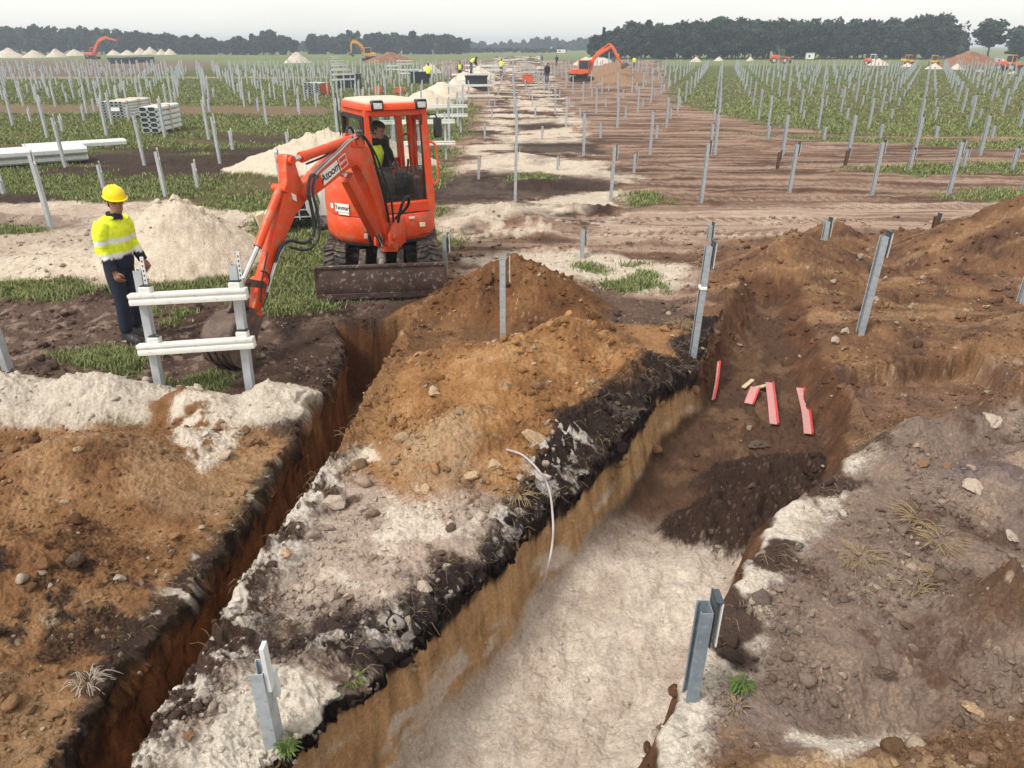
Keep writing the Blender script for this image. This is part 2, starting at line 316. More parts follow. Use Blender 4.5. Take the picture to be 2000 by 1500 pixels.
    tyre = roadm * sstep(0.55, 0.8, np.sin(y * 5.2 + 0.5 * nA)) * lug * near
    tyre = np.maximum(tyre, rb * sstep(13.5, 15, y) * (1 - sstep(24, 30, y)) * sstep(2.0, 4.0, x) * sstep(0.72, 0.9, np.sin(y * 3.1 + 0.8 * nA)) * lug * near); paint(tyre * 0.6, (0.15, 0.10, 0.08)); h = h - 0.015 * tyre
    # grass along the edges on the right
    for px in ([(1660, 335), (1800, 320), (2000, 318), (2500, 318), (2500, 335), (1900, 338), (1740, 342)], [(1840, 380), (1950, 372), (2500, 368), (2500, 392), (1900, 390)], [(1390, 215), (1500, 228), (1700, 262), (2500, 282), (2500, 262), (1640, 240), (1500, 205)], [(1420, 262), (1560, 270), (2000, 292), (2500, 300), (2500, 285), (1800, 272)], [(1220, 385), (1290, 380), (1300, 398), (1230, 402)],
               [(985, 345), (1050, 338), (1060, 352), (1000, 358)]):
        m = area(px, 0.3, 0.9) * sstep(-0.4, 0.0, nB + 0.25); paint(m, GRASS2); gr = np.maximum(gr, m)
    # pale sand in front of the track
    bare(area([(900, 505), (1010, 495), (1180, 500), (1330, 520), (1350, 560), (1250, 575), (1130, 545), (960, 530)], 0.2, 0.4), PALE)
    m = area([(1140, 520), (1260, 520), (1300, 570), (1220, 575), (1130, 545)], 0.2, 0.4) * sstep(-0.05, 0.15, nB); paint(m * 0.8, GRASS2); gr = np.maximum(gr, m)
    # around the man and the digger
    bare(area([(-200, 410), (90, 395), (330, 395), (500, 420), (505, 470), (420, 530), (330, 560), (180, 560), (60, 545), (-200, 560)], 0.25, 0.5), (0.44, 0.36, 0.30)); paint(area([(-200, 410), (90, 395), (330, 395), (500, 420), (505, 470), (420, 530), (330, 560), (180, 560), (60, 545), (-200, 560)], 0.25, 0.5) * sstep(-0.1, 0.25, nA + 0.5 * nB), PALE)
    paint(area([(-60, 425), (150, 420), (160, 445), (-60, 450)], 0.3, 0.8) * 0.8, (0.22, 0.165, 0.135))
    bare(area([(-200, 590), (60, 580), (200, 575), (330, 590), (450, 560), (560, 560), (640, 590), (900, 575), (1100, 560), (1330, 590), (1400, 720), (1150, 900), (600, 800), (620, 780), (-200, 780)], 0.2, 0.4), MUD)
    paint(area([(180, 560), (330, 600), (480, 600), (640, 600), (640, 780), (300, 760)], 0.2, 0.6) * sstep(-0.2, 0.2, nB), (0.070, 0.045, 0.037))
    paint(area([(-200, 600), (250, 600), (400, 640), (560, 600), (620, 720), (300, 760), (-200, 720)], 0.2, 0.5) * sstep(0.06, 0.3, nC + 0.3 * nB) * 0.8, (0.24, 0.185, 0.155))
    paint(area([(530, 560), (680, 560), (680, 800), (590, 800), (560, 700)], 0.12, 0.3), (0.042, 0.027, 0.023))
    for px in ([(330, 575), (430, 515), (500, 470), (625, 450), (640, 600), (560, 610), (450, 590)], [(-150, 545), (60, 555), (170, 560), (120, 590), (-150, 590)], [(100, 690), (230, 665), (290, 700), (230, 735), (120, 715)], [(320, 745), (420, 730), (480, 760), (330, 770)], [(280, 600), (370, 610), (330, 640)], [(-50, 440), (60, 438), (100, 455), (-50, 460)]):
        m = area(px, 0.15, 0.3) * sstep(-0.45, -0.05, nB + 0.1); paint(m, GRASS2); gr = np.maximum(gr, m)
    # right half, disturbed soil round the wide trench
    bare(area([(1380, 480), (1500, 465), (1750, 470), (2600, 450), (2600, 900), (2000, 900), (1640, 900), (1400, 800)], 0.2, 0.3), BROWN)
    rs = area([(1380, 480), (1500, 465), (1750, 470), (2600, 450), (2600, 900), (2000, 900), (1640, 900), (1400, 800)], 0.2, 0.3)
    paint(rs * sstep(0.0, 0.35, nB) * 0.7, (0.25, 0.150, 0.085)); paint(rs * sstep(0.05, 0.35, -nB + 0.3 * nC) * 0.7, (0.085, 0.05, 0.036)); paint(rs * sstep(0.15, 0.35, nT + 0.2 * nC) * 0.6, (0.30, 0.20, 0.125))
    paint(rs * sstep(0.15, 0.4, nS + nC * 0.3) * 0.45, (0.19, 0.13, 0.11))
    # right bank
    rbk = sstep(-0.1, 0.2, sdpoly(x, y, [(-1.5, 0.5), (0.1, 2.4), (0.5, 3.0), (1.2, 4.1), (1.7, 4.7), (2.5, 5.5), (4.0, 5.9), (9, 6.0), (9, 0.5)]) + 0.2 * nB)
    bare(rbk, GREY)
    paint(rbk * sstep(0.0, 0.4, nB) * 0.6, (0.285, 0.222, 0.18)); paint(rbk * sstep(0.05, 0.35, -nB + 0.2 * nC) * 0.75, (0.115, 0.070, 0.052)); paint(rbk * sstep(0.15, 0.35, nA) * 0.6, (0.19, 0.155, 0.155))
    paint(rbk * (1 - sstep(2.35, 2.75, y - 0.12 * x + 0.3 * nB)) * 0.9, (0.19, 0.115, 0.068)); paint(rbk * (1 - sstep(2.4, 2.9, y + 0.3 * nB)) * sstep(0.1, 0.3, nC + nB * 0.5), (0.34, 0.24, 0.15))
    paint(area([(1880, 860), (2100, 800), (2100, 1010), (1960, 1010)], 0.1, 0.3) * sstep(-0.1, 0.2, nB), (0.30, 0.23, 0.185))
    paint(rbk * sstep(0, 0.2, hp - 0.1) * (y < 3.6) * 0.9, (0.135, 0.083, 0.056))
    lipr = rbk * (1 - sstep(0.10, 0.34, dr2 + 0.3 * nB + 0.1 * nC)); paint(lipr * sstep(-0.15, 0.1, nA + nB * 0.6 + 0.05), SANDW); paint(lipr * sstep(0.02, 0.22, -nB - nA * 0.5), (0.085, 0.058, 0.048))
    paint(area([(1560, 1440), (1720, 1400), (1800, 1390), (1740, 1450), (1620, 1490)], 0.05, 0.1), SANDW)
    # bank between the trenches
    bk = sstep(-0.30, -0.12, sdpoly(x, y, [(-2.0, 0.8)] + T1R[1:] + [(-1.2, 9.0), (2.4, 8.2)] + T2L[7::-1]))
    bare(bk, (0.30, 0.175, 0.09)); bare(bk * (1 - sstep(4.65, 5.1, y + 0.4 * nB + 0.25 * (x + 0.5))), (0.40, 0.325, 0.275))
    paint(bk * (1 - sstep(4.6, 5.0, y + 0.4 * nB + 0.25 * (x + 0.5))) * sstep(0.05, 0.3, nB + 0.2 * nC) * 0.8, (0.60, 0.54, 0.47)); paint(bk * (1 - sstep(4.9, 5.4, y)) * sstep(0.1, 0.35, -nB + 0.3 * nC) * 0.9, (0.12, 0.078, 0.06))
    paint(bk * (1 - sstep(3.45, 3.7, y + 0.12 * nB)) * sstep(-0.25, 0.05, -nA - 0.8 * nB + 0.12) * sstep(2.9, 3.2, y + 0.3 * nB), (0.06, 0.04, 0.034))
    btw = area([(720, 660), (790, 600), (900, 560), (1150, 600), (1260, 660), (1300, 760), (1200, 800), (900, 760), (700, 860)], 0.15, 0.35); bare(btw * (s2 < 0) * (s1 < 0), (0.16, 0.09, 0.05)); paint(btw * sstep(0, 0.3, nB + 0.3 * nC) * 0.6, (0.26, 0.155, 0.085))
    heapm = np.isin(which, [0, 1, 2, 3, 4]) & (hp > 0.02)
    hm = sstep(0.0, 0.12, np.where(heapm, hp, 0) + 0.03 * nC + 0.02 * nB); bare(hm, (0.31, 0.172, 0.082))
    paint(hm * sstep(0.0, 0.35, nB + 0.4 * nC) * 0.6, (0.40, 0.255, 0.142)); paint(hm * sstep(0.05, 0.35, -nB + 0.3 * nC) * 0.6, (0.185, 0.098, 0.048)); paint(hm * sstep(0.22, 0.4, nA - 0.1 * nC) * 0.6, (0.38, 0.29, 0.20))
    hm2 = sstep(0.01, 0.10, np.where(np.isin(which, [5, 6, 7]), hp, 0) + 0.02 * nC); bare(hm2, (0.165, 0.085, 0.042)); paint(hm2 * sstep(0.0, 0.3, nB + 0.3 * nC) * 0.6, (0.225, 0.125, 0.066)); paint(hm2 * sstep(0.05, 0.3, -nB) * 0.5, (0.095, 0.048, 0.028))
    paint(area([(665, 770), (760, 720), (790, 760), (720, 900), (650, 910)], 0.06, 0.15) * bk, (0.30, 0.175, 0.085)); paint(area([(650, 880), (730, 870), (735, 905), (650, 905)], 0.05, 0.08) * bk, (0.58, 0.50, 0.41))
    # white block at the bottom of the picture
    wb = bk * sstep(0.0, 0.10, 3.04 - y + 0.5 * (x + 1.2) * 0 + 0.10 * nB) * sstep(-0.08, 0.08, x + 1.52 + 0.25 * nB); paint(wb * (1 - 0.8 * sstep(0.25, 0.4, -nB + 0.2 * nC)), SANDW)
    # peat edges and crusts of bleached sand
    sp = sstep(0.12, 0.24, nC + 0.6 * nB - 0.02)
    pl = peatL2 * (s2 < 0.06); paint(pl * 0.97, (0.030, 0.021, 0.020)); wsp = np.clip(sp + ((k3 > 0.002) & (id3 > 0.55)) * sstep(-0.1, 0.15, nB + 0.1) + ((k2 > 0.004) & (id2 > 0.7)) * 0.8, 0, 1); paint(pl * wsp * (0.35 + 0.65 * sstep(0.0, 0.2, dl2 - 0.03)) * (y < 5.7) * 0.92, (0.55, 0.50, 0.46)); paint(pl * (y > 6) * sstep(0.1, 0.3, nC), (0.085, 0.065, 0.06))
    l1 = lip1 * (y < 5.6); paint(l1 * 0.95, (0.075, 0.048, 0.037)); paint(l1 * sstep(-0.12, 0.06, nB + 0.6 * nC + 0.3 * nA), (0.55, 0.50, 0.45)); paint(l1 * ((k3 > 0.002) & (id3 > 0.5)) * 0.8, (0.58, 0.53, 0.48)); paint(l1 * ((k2 > 0.004) & (id2 < 0.3)) * 0.8, (0.06, 0.04, 0.03)); paint(lip1 * (y > 5.4) * 0.9, (0.23, 0.13, 0.068))
    lm = sstep(-0.15, 0.1, sdpoly(x, y, [(-3.4, 5.5), (-1.8, 5.3), (-1.75, 8.9), (-2.5, 8.9), (-2.7, 7.2)]) + 0.1 * nB) * (s1 < 0.04); bare(lm, (0.085, 0.055, 0.043)); paint(lm * sstep(0.0, 0.3, nB + 0.4 * nC) * 0.6, (0.16, 0.11, 0.085))
    # left of the narrow trench
    lh = sstep(-0.15, 0.15, sdpoly(x, y, [(-9, 0.8), (-2.25, 0.8), (-2.15, 3.3), (-2.05, 4.6), (-1.95, 5.6), (-2.2, 5.9), (-3.0, 5.85), (-3.6, 5.95), (-9, 5.9)]) + 0.15 * nB) * (s1 < 0.04)
    bare(lh, (0.245, 0.138, 0.072)); paint(lh * sstep(-0.05, 0.3, nB + 0.3 * nC) * 0.65, (0.34, 0.215, 0.125)); paint(lh * sstep(0.05, 0.35, -nB + 0.3 * nC) * 0.65, (0.10, 0.05, 0.028)); paint(lh * sstep(0.25, 0.4, nA) * 0.5, (0.36, 0.25, 0.16)); paint(lh * sstep(0.30, 0.42, -nA + 0.3 * nC) * 0.8, (0.035, 0.022, 0.018))
    paint(lh * (1 - sstep(2.7, 3.1, y + 0.3 * nB)) * 0.6, (0.24, 0.165, 0.10))
    l1l = (1 - sstep(0.03, 0.14, dl1 + 0.16 * nB + 0.1 * nA)) * (s1 < 0.03) * (x < -1.7); paint(l1l * 0.9, (0.055, 0.036, 0.03)); paint(l1l * sstep(0.1, 0.3, nC + nB) * (y > 3.5) * (y < 5.4), (0.45, 0.40, 0.36))
    wl = np.isin(which, [12, 13, 14, 15]) & (hp > 0.02); wm = sstep(0.03, 0.10, np.where(wl, hp, 0) + 0.04 * nB) * (s1 < 0.02) * sstep(5.62, 5.85, y + 0.22 * nB + 0.02 * x); bare(wm, (0.52, 0.465, 0.40)); paint(wm * sstep(0.15, 0.36, nB - 0.25 * nC) * 0.7, (0.38, 0.32, 0.265))
    paint(area([(290, 770), (340, 765), (420, 800), (400, 860), (330, 860), (280, 820)], 0.08, 0.2, 0.25) * (s1 < 0.02), (0.215, 0.118, 0.06)); paint(area([(345, 800), (430, 790), (450, 850), (390, 905), (350, 880)], 0.06, 0.12, 0.15) * (s1 < 0.02) * sstep(-0.2, 0.1, nC + 0.1), (0.56, 0.49, 0.42))
    wn_ = np.isin(which, [8, 9, 10, 11]) & (hp > 0.015); bare(sstep(0.02, 0.08, np.where(wn_, hp, 0) + 0.02 * nC), (0.56, 0.485, 0.40))
    ri = np.isin(which, list(range(len(HEAPS) - 9, len(HEAPS)))); bare(sstep(0.08, 0.25, np.where(ri, hp, 0)), (0.60, 0.52, 0.43))
    bare(sstep(0.1, 0.3, np.where(np.isin(which, [len(HEAPS) - 12, len(HEAPS) - 11]), hp, 0)), (0.27, 0.175, 0.115))
    # pebbles and crumbs take their own tint
    peb = (k2 > 0.006) & (id2 > 0.72) | (k1 > 0.02) & (id1 > 0.86) | (k3 > 0.003) & (id3 > 0.86)
    paint(peb * amt * dens * 0.35 * vnear, (0.46, 0.37, 0.28)); paint(((k2 > 0.006) & (id2 < 0.16)) * amt * dens * 0.5, (0.10, 0.062, 0.045))
    # trench walls by depth below the lip, floors
    dep = hout - h
    w1 = sstep(0.02, 0.10, dep) * sstep(-0.05, 0.02, s1); w2 = sstep(0.02, 0.08, dep) * sstep(-0.05, 0.02, s2)
    st1 = perlin(y * 7 + 0.6 * nC, dep * 2.0, 151) + 0.6 * perlin(y * 19, dep * 3, 152); wc1 = np.empty_like(c); wc1[:] = (0.28, 0.140, 0.068); wc1 *= (1 + 0.55 * st1)[:, None]; m = sstep(0.2, 0.32, -dep + 0.36 + 0.25 * nB + 0.1 * st1); wc1 = wc1 * (1 - m[:, None]) + np.asarray((0.04, 0.025, 0.02), np.float32) * m[:, None]
    c = c * (1 - w1[:, None]) + wc1 * w1[:, None]
    st2 = perlin(along * 8 + 1.2 * dep, dep * 1.6, 153) + 0.6 * perlin(along * 23 + 2 * dep, dep * 3, 154); wc2 = np.empty_like(c); wc2[:] = (0.42, 0.27, 0.150); wc2 *= (1 + 0.34 * st2)[:, None]; ws = (sstep(0.10, 0.26, fbm(along, dep * 2.2, 1.3, 4, 155) + 0.28 * (dep - 0.62) + 0.05 * sstep(2.0, 4.0, along)) * sstep(0.34, 0.5, dep) * 0.75)[:, None]; wc2 = wc2 * (1 - ws) + np.asarray((0.58, 0.51, 0.45), np.float32) * ws; m = (1 - sstep(0.18, 0.28, dep + 0.10 * perlin(along * 2.5, dep * 0, 156) + 0.05 * st2)); wc2 = wc2 * (1 - m[:, None]) + np.asarray((0.03, 0.02, 0.018), np.float32) * m[:, None]
    deepb = np.maximum(sstep(4.9, 5.5, along + 0.3 * nB), right.astype(np.float32))[:, None]; wcd = np.empty_like(c); wcd[:] = (0.125, 0.067, 0.040); wcd *= (1 + 0.5 * nC + 0.4 * nB)[:, None]; wc2 = wc2 * (1 - deepb) + wcd * deepb
    c = c * (1 - w2[:, None]) + wc2 * w2[:, None]
    f2 = sstep(0.80, 0.97, c2)
    fc = np.empty_like(c); fc[:] = (0.55, 0.475, 0.41); m = (sstep(0.0, 0.35, nB + 0.3 * nC) * 0.6)[:, None]; fc = fc * (1 - m) + np.asarray((0.60, 0.53, 0.455), np.float32) * m
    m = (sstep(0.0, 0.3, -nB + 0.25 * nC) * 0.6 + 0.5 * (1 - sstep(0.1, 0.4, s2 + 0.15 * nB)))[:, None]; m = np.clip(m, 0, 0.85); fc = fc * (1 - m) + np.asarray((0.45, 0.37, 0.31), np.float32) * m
    m = sstep(2.9, 3.5, along + 0.5 * nA + 0.3 * nB - 0.5 * (x - 1.4))[:, None]; fc = fc * (1 - m) + np.asarray((0.105, 0.062, 0.042), np.float32) * m
    m = (sstep(3.4, 4.2, along) * sstep(-0.05, 0.3, nB + nC * 0.4) * 0.6)[:, None]; fc = fc * (1 - m) + np.asarray((0.19, 0.12, 0.075), np.float32) * m
    m = np.clip(dk + nD * dk * (1 - dk), 0, 1)[:, None]; fc = fc * (1 - m) + np.asarray((0.052, 0.032, 0.024), np.float32) * m
    m = (dk * ((k3 > 0.003) & (id3 > 0.6)) + dk * ((k2 > 0.006) & (id2 > 0.75)))[:, None] * 0.35; fc = fc * (1 - m) + np.asarray((0.26, 0.19, 0.15), np.float32) * m
    c = c * (1 - f2[:, None]) + fc * f2[:, None]
    c *= (1 + 0.10 * nC + 0.06 * nB)[:, None]
    gr = gr * (1 - np.maximum(c1, c2)) * (1 - wm) * (1 - bk) * (1 - lh) * (1 - rbk) * (1 - sstep(0.01, 0.05, hp)) * sstep(6.45, 6.7, y)
    lum = (c @ np.array([0.3, 0.59, 0.11], np.float32))[:, None]
    c = np.maximum(lum + (c - lum) * 1.05, 0.004) ** 1.12 * 1.10
    # overhang of the turf and peat above the cut sand
    v2 = fbm(along, h, 5.0, 4, 158); v2b = np.abs(fbm(along, h, 11.0, 3, 159)); v1 = fbm(y, h, 5.0, 4, 160); v1b = np.abs(fbm(y, h, 11.0, 3, 161))
    o2 = sstep(-0.22, -0.02, s2) * (1 - sstep(0.13, 0.26, dep + 0.12 * v2)) * (~right) * (y < 8.6) * vnear * (0.04 + 0.10 * v2 + 0.07 * v2b)
    o1 = sstep(-0.2, -0.02, s1) * (1 - sstep(0.20, 0.34, dep + 0.15 * v1)) * (dl1 < dr1) * vnear * (0.03 + 0.10 * v1 + 0.06 * v1b)
    inw = (s2 > -0.1) * (s2 < 0.25) * (1 - f2); ww = sstep(0.05, 0.15, dep) * inw * (0.035 * v2 + 0.012 * v2b) * (~right)
    o1 = o1 + sstep(0.05, 0.15, dep) * (s1 > -0.1) * (s1 < 0.2) * (dl1 < dr1) * (0.035 * v1 + 0.02 * v1b)
    sx = (o2 + ww) * 0.843 + o1; sy = -(o2 + ww) * 0.538
    return h, np.clip(c, 0.008, 0.85), gr, sx, sy
def gz(x, y):
    return float(ground_eval(np.array([x]), np.array([y]), False)[0])
def gzs(x, y): return ground_eval(np.asarray(x), np.asarray(y), False)

# ---- one sheet, its rows and columns spread so that near soil gets a vertex every few millimetres and the horizon every few metres
rows_px = np.concatenate([np.arange(1660, 420, -1.25), np.arange(420, 95, -1.2)])
ang = np.arctan((rows_px - 750) / FPX) + PITCH
Yr = EYE / np.tan(ang); Yr = Yr[Yr < 240]
Yr = np.concatenate([np.linspace(0.9, Yr[0] - 0.02, 14), Yr, np.geomspace(Yr[-1] * 1.05, 1600, 40)])
ur = np.concatenate([-np.geomspace(3.2, 1.02, 24), np.arange(-1.0, -0.722, 4.0 / FPX), np.arange(-0.72, 0.7201, 1.35 / FPX), np.arange(0.7225, 1.0, 4.0 / FPX), np.geomspace(1.02, 3.2, 24)])
Dr = Yr * CP + EYE * SP
NY, NX = len(Yr), len(ur)
GX = (Dr[:, None] * ur[None, :]).astype(np.float32).ravel(); GY = np.repeat(Yr.astype(np.float32), NX)
H_, C_, G_, SX_, SY_ = ground_eval(GX, GY)
def grid_mesh(name, V, nu, nv, col=None, smooth=True):
    me = bpy.data.meshes.new(name)
    i = np.arange((nv - 1) * nu, dtype=np.int32).reshape(nv - 1, nu)[:, :-1].ravel()
    q = np.stack([i, i + 1, i + 1 + nu, i + nu], 1).astype(np.int32)
    me.vertices.add(len(V)); me.vertices.foreach_set('co', np.ascontiguousarray(V, np.float32).ravel())
    me.loops.add(q.size); me.loops.foreach_set('vertex_index', q.ravel())
    me.polygons.add(len(q)); me.polygons.foreach_set('loop_start', np.arange(0, q.size, 4, dtype=np.int32)); me.polygons.foreach_set('loop_total', np.full(len(q), 4, np.int32))
    if smooth: me.polygons.foreach_set('use_smooth', np.ones(len(q), bool))
    if col is not None:
        a = me.attributes.new('Col', 'FLOAT_COLOR', 'POINT'); a.data.foreach_set('color', np.concatenate([col, np.ones((len(V), 1))], 1).astype(np.float32).ravel())
    me.update(); me.validate()
    return me
def nodes(m):
    m.use_nodes = True; t = m.node_tree; b = t.nodes['Principled BSDF']
    return t, b
def soil_material(name, bump=0.75):
    m = bpy.data.materials.new(name); t, b = nodes(m); N = t.nodes.new; K = t.links.new
    at_ = N('ShaderNodeAttribute'); at_.attribute_name = 'Col'
    g = N('ShaderNodeNewGeometry')
    n = N('ShaderNodeTexNoise'); n.inputs['Scale'].default_value = 38; n.inputs['Detail'].default_value = 6; n.inputs['Roughness'].default_value = 0.65
    n2 = N('ShaderNodeTexNoise'); n2.inputs['Scale'].default_value = 9; n2.inputs['Detail'].default_value = 5
    mrr = N('ShaderNodeMapRange'); mrr.inputs[1].default_value = 0.25; mrr.inputs[2].default_value = 0.75; mrr.inputs[3].default_value = 0.70; mrr.inputs[4].default_value = 1.28
    mr2 = N('ShaderNodeMapRange'); mr2.inputs[1].default_value = 0.3; mr2.inputs[2].default_value = 0.7; mr2.inputs[3].default_value = 0.88; mr2.inputs[4].default_value = 1.10
    K(g.outputs['Position'], n.inputs['Vector']); K(g.outputs['Position'], n2.inputs['Vector']); K(n.outputs['Fac'], mrr.inputs[0]); K(n2.outputs['Fac'], mr2.inputs[0])
    mm = N('ShaderNodeMath'); mm.operation = 'MULTIPLY'; K(mrr.outputs[0], mm.inputs[0]); K(mr2.outputs[0], mm.inputs[1])
    vs = N('ShaderNodeVectorMath'); vs.operation = 'SCALE'; K(at_.outputs['Color'], vs.inputs[0]); K(mm.outputs[0], vs.inputs['Scale'])
    K(vs.outputs[0], b.inputs['Base Color']); b.inputs['Roughness'].default_value = 0.95; b.inputs['Specular IOR Level'].default_value = 0.15
    n3 = N('ShaderNodeTexNoise'); n3.inputs['Scale'].default_value = 150; n3.inputs['Detail'].default_value = 4; n3.inputs['Roughness'].default_value = 0.7; K(g.outputs['Position'], n3.inputs['Vector'])
    m3 = N('ShaderNodeMapRange'); m3.inputs[1].default_value = 0.3; m3.inputs[2].default_value = 0.7; m3.inputs[3].default_value = 0.70; m3.inputs[4].default_value = 1.26; K(n3.outputs['Fac'], m3.inputs[0])
    mm3 = N('ShaderNodeMath'); mm3.operation = 'MULTIPLY'; K(mm.outputs[0], mm3.inputs[0]); K(m3.outputs[0], mm3.inputs[1]); K(mm3.outputs[0], vs.inputs['Scale'])
    ad = N('ShaderNodeMath'); ad.operation = 'MULTIPLY_ADD'; K(n3.outputs['Fac'], ad.inputs[0]); ad.inputs[1].default_value = 0.35; K(n.outputs['Fac'], ad.inputs[2])
    bp = N('ShaderNodeBump'); bp.inputs['Strength'].default_value = bump; bp.inputs['Distance'].default_value = 0.035; K(ad.outputs[0], bp.inputs['Height']); K(bp.outputs[0], b.inputs['Normal'])
    return m
M_SOIL = soil_material('soil')
gm = grid_mesh('ground', np.stack([GX + SX_, GY + SY_, H_], 1), NX, NY, C_)
ground = link('ground', gm, mat=M_SOIL); ground['kind'] = 'structure'
# ================================================================= MATERIALS
def mat(name, rgb, rough=0.6, metal=0.0, var=0.12, scale=6.0, dirt=None, dirt_amt=0.0, dirt_scale=9.0, bump=0.0, spec=0.4, edge=None):
    m = bpy.data.materials.new(name); t, b = nodes(m); N = t.nodes.new; K = t.links.new
    tcn = N('ShaderNodeTexCoord'); n = N('ShaderNodeTexNoise'); n.inputs['Scale'].default_value = scale; n.inputs['Detail'].default_value = 5
    K(tcn.outputs['Object'], n.inputs['Vector'])
    r = N('ShaderNodeMapRange'); r.inputs[1].default_value = 0.3; r.inputs[2].default_value = 0.7; r.inputs[3].default_value = 1 - var; r.inputs[4].default_value = 1 + var
    K(n.outputs['Fac'], r.inputs[0])
    v = N('ShaderNodeVectorMath'); v.operation = 'SCALE'; v.inputs[0].default_value = rgb; K(r.outputs[0], v.inputs['Scale'])
    col = v.outputs[0]
    if dirt is not None:
        d = N('ShaderNodeTexNoise'); d.inputs['Scale'].default_value = dirt_scale; d.inputs['Detail'].default_value = 7; d.inputs['Roughness'].default_value = 0.7
        K(tcn.outputs['Object'], d.inputs['Vector'])
        dr = N('ShaderNodeMapRange'); dr.inputs[1].default_value = 0.64 - 0.34 * dirt_amt; dr.inputs[2].default_value = 0.76 - 0.26 * dirt_amt; K(d.outputs['Fac'], dr.inputs[0])
        mx = N('ShaderNodeMix'); mx.data_type = 'RGBA'; K(dr.outputs[0], mx.inputs[0]); K(col, mx.inputs[6]); mx.inputs[7].default_value = (*dirt, 1); col = mx.outputs[2]
    if edge is not None:                                   # dust lying on faces that look up
        g = N('ShaderNodeNewGeometry'); s = N('ShaderNodeSeparateXYZ'); K(g.outputs['Normal'], s.inputs[0])
        er = N('ShaderNodeMapRange'); er.inputs[1].default_value = 0.55; er.inputs[2].default_value = 0.93; er.inputs[4].default_value = 0.8; K(s.outputs['Z'], er.inputs[0])
        mx = N('ShaderNodeMix'); mx.data_type = 'RGBA'; K(er.outputs[0], mx.inputs[0]); K(col, mx.inputs[6]); mx.inputs[7].default_value = (*edge, 1); col = mx.outputs[2]
    K(col, b.inputs['Base Color']); b.inputs['Metallic'].default_value = metal; b.inputs['Specular IOR Level'].default_value = spec
    rr = N('ShaderNodeMapRange'); rr.inputs[3].default_value = max(0.02, rough - 0.1); rr.inputs[4].default_value = min(1, rough + 0.12); K(n.outputs['Fac'], rr.inputs[0]); K(rr.outputs[0], b.inputs['Roughness'])
    if bump:
        bp = N('ShaderNodeBump'); bp.inputs['Strength'].default_value = bump; bp.inputs['Distance'].default_value = 0.01; K(n.outputs['Fac'], bp.inputs['Height']); K(bp.outputs[0], b.inputs['Normal'])
    return m
def vmat(name, rough=0.8, var=0.08, scale=30.0, bump=0.2, spec=0.3):
    """colour from the mesh's own Col attribute (cloth stripes, crowns)"""
    m = bpy.data.materials.new(name); t, b = nodes(m); N = t.nodes.new; K = t.links.new
    a = N('ShaderNodeAttribute'); a.attribute_name = 'Col'; tcn = N('ShaderNodeTexCoord')
    n = N('ShaderNodeTexNoise'); n.inputs['Scale'].default_value = scale; K(tcn.outputs['Object'], n.inputs['Vector'])
    r = N('ShaderNodeMapRange'); r.inputs[1].default_value = 0.3; r.inputs[2].default_value = 0.7; r.inputs[3].default_value = 1 - var; r.inputs[4].default_value = 1 + var; K(n.outputs['Fac'], r.inputs[0])
    v = N('ShaderNodeVectorMath'); v.operation = 'SCALE'; K(a.outputs['Color'], v.inputs[0]); K(r.outputs[0], v.inputs['Scale']); K(v.outputs[0], b.inputs['Base Color'])
    b.inputs['Roughness'].default_value = rough; b.inputs['Specular IOR Level'].default_value = spec
    if bump:
        bp = N('ShaderNodeBump'); bp.inputs['Strength'].default_value = bump; bp.inputs['Distance'].default_value = 0.02; K(n.outputs['Fac'], bp.inputs['Height']); K(bp.outputs[0], b.inputs['Normal'])
    return m
def glass(name, tint=(0.75, 0.82, 0.82), alpha=0.22):
    m = bpy.data.materials.new(name); t, b = nodes(m); N = t.nodes.new; K = t.links.new
    tr = N('ShaderNodeBsdfTransparent'); tr.inputs[0].default_value = (*tint, 1)
    gl = N('ShaderNodeBsdfGlossy'); gl.inputs['Roughness'].default_value = 0.04; gl.inputs[0].default_value = (0.8, 0.85, 0.88, 1)
    n = N('ShaderNodeTexNoise'); n.inputs['Scale'].default_value = 3.0; r = N('ShaderNodeMapRange'); r.inputs[3].default_value = alpha * 0.7; r.inputs[4].default_value = alpha * 1.3; K(n.outputs['Fac'], r.inputs[0])
    mx = N('ShaderNodeMixShader'); K(r.outputs[0], mx.inputs[0]); K(tr.outputs[0], mx.inputs[1]); K(gl.outputs[0], mx.inputs[2]); K(mx.outputs[0], t.nodes['Material Output'].inputs[0])
    return m
DUST = (0.34, 0.25, 0.19)
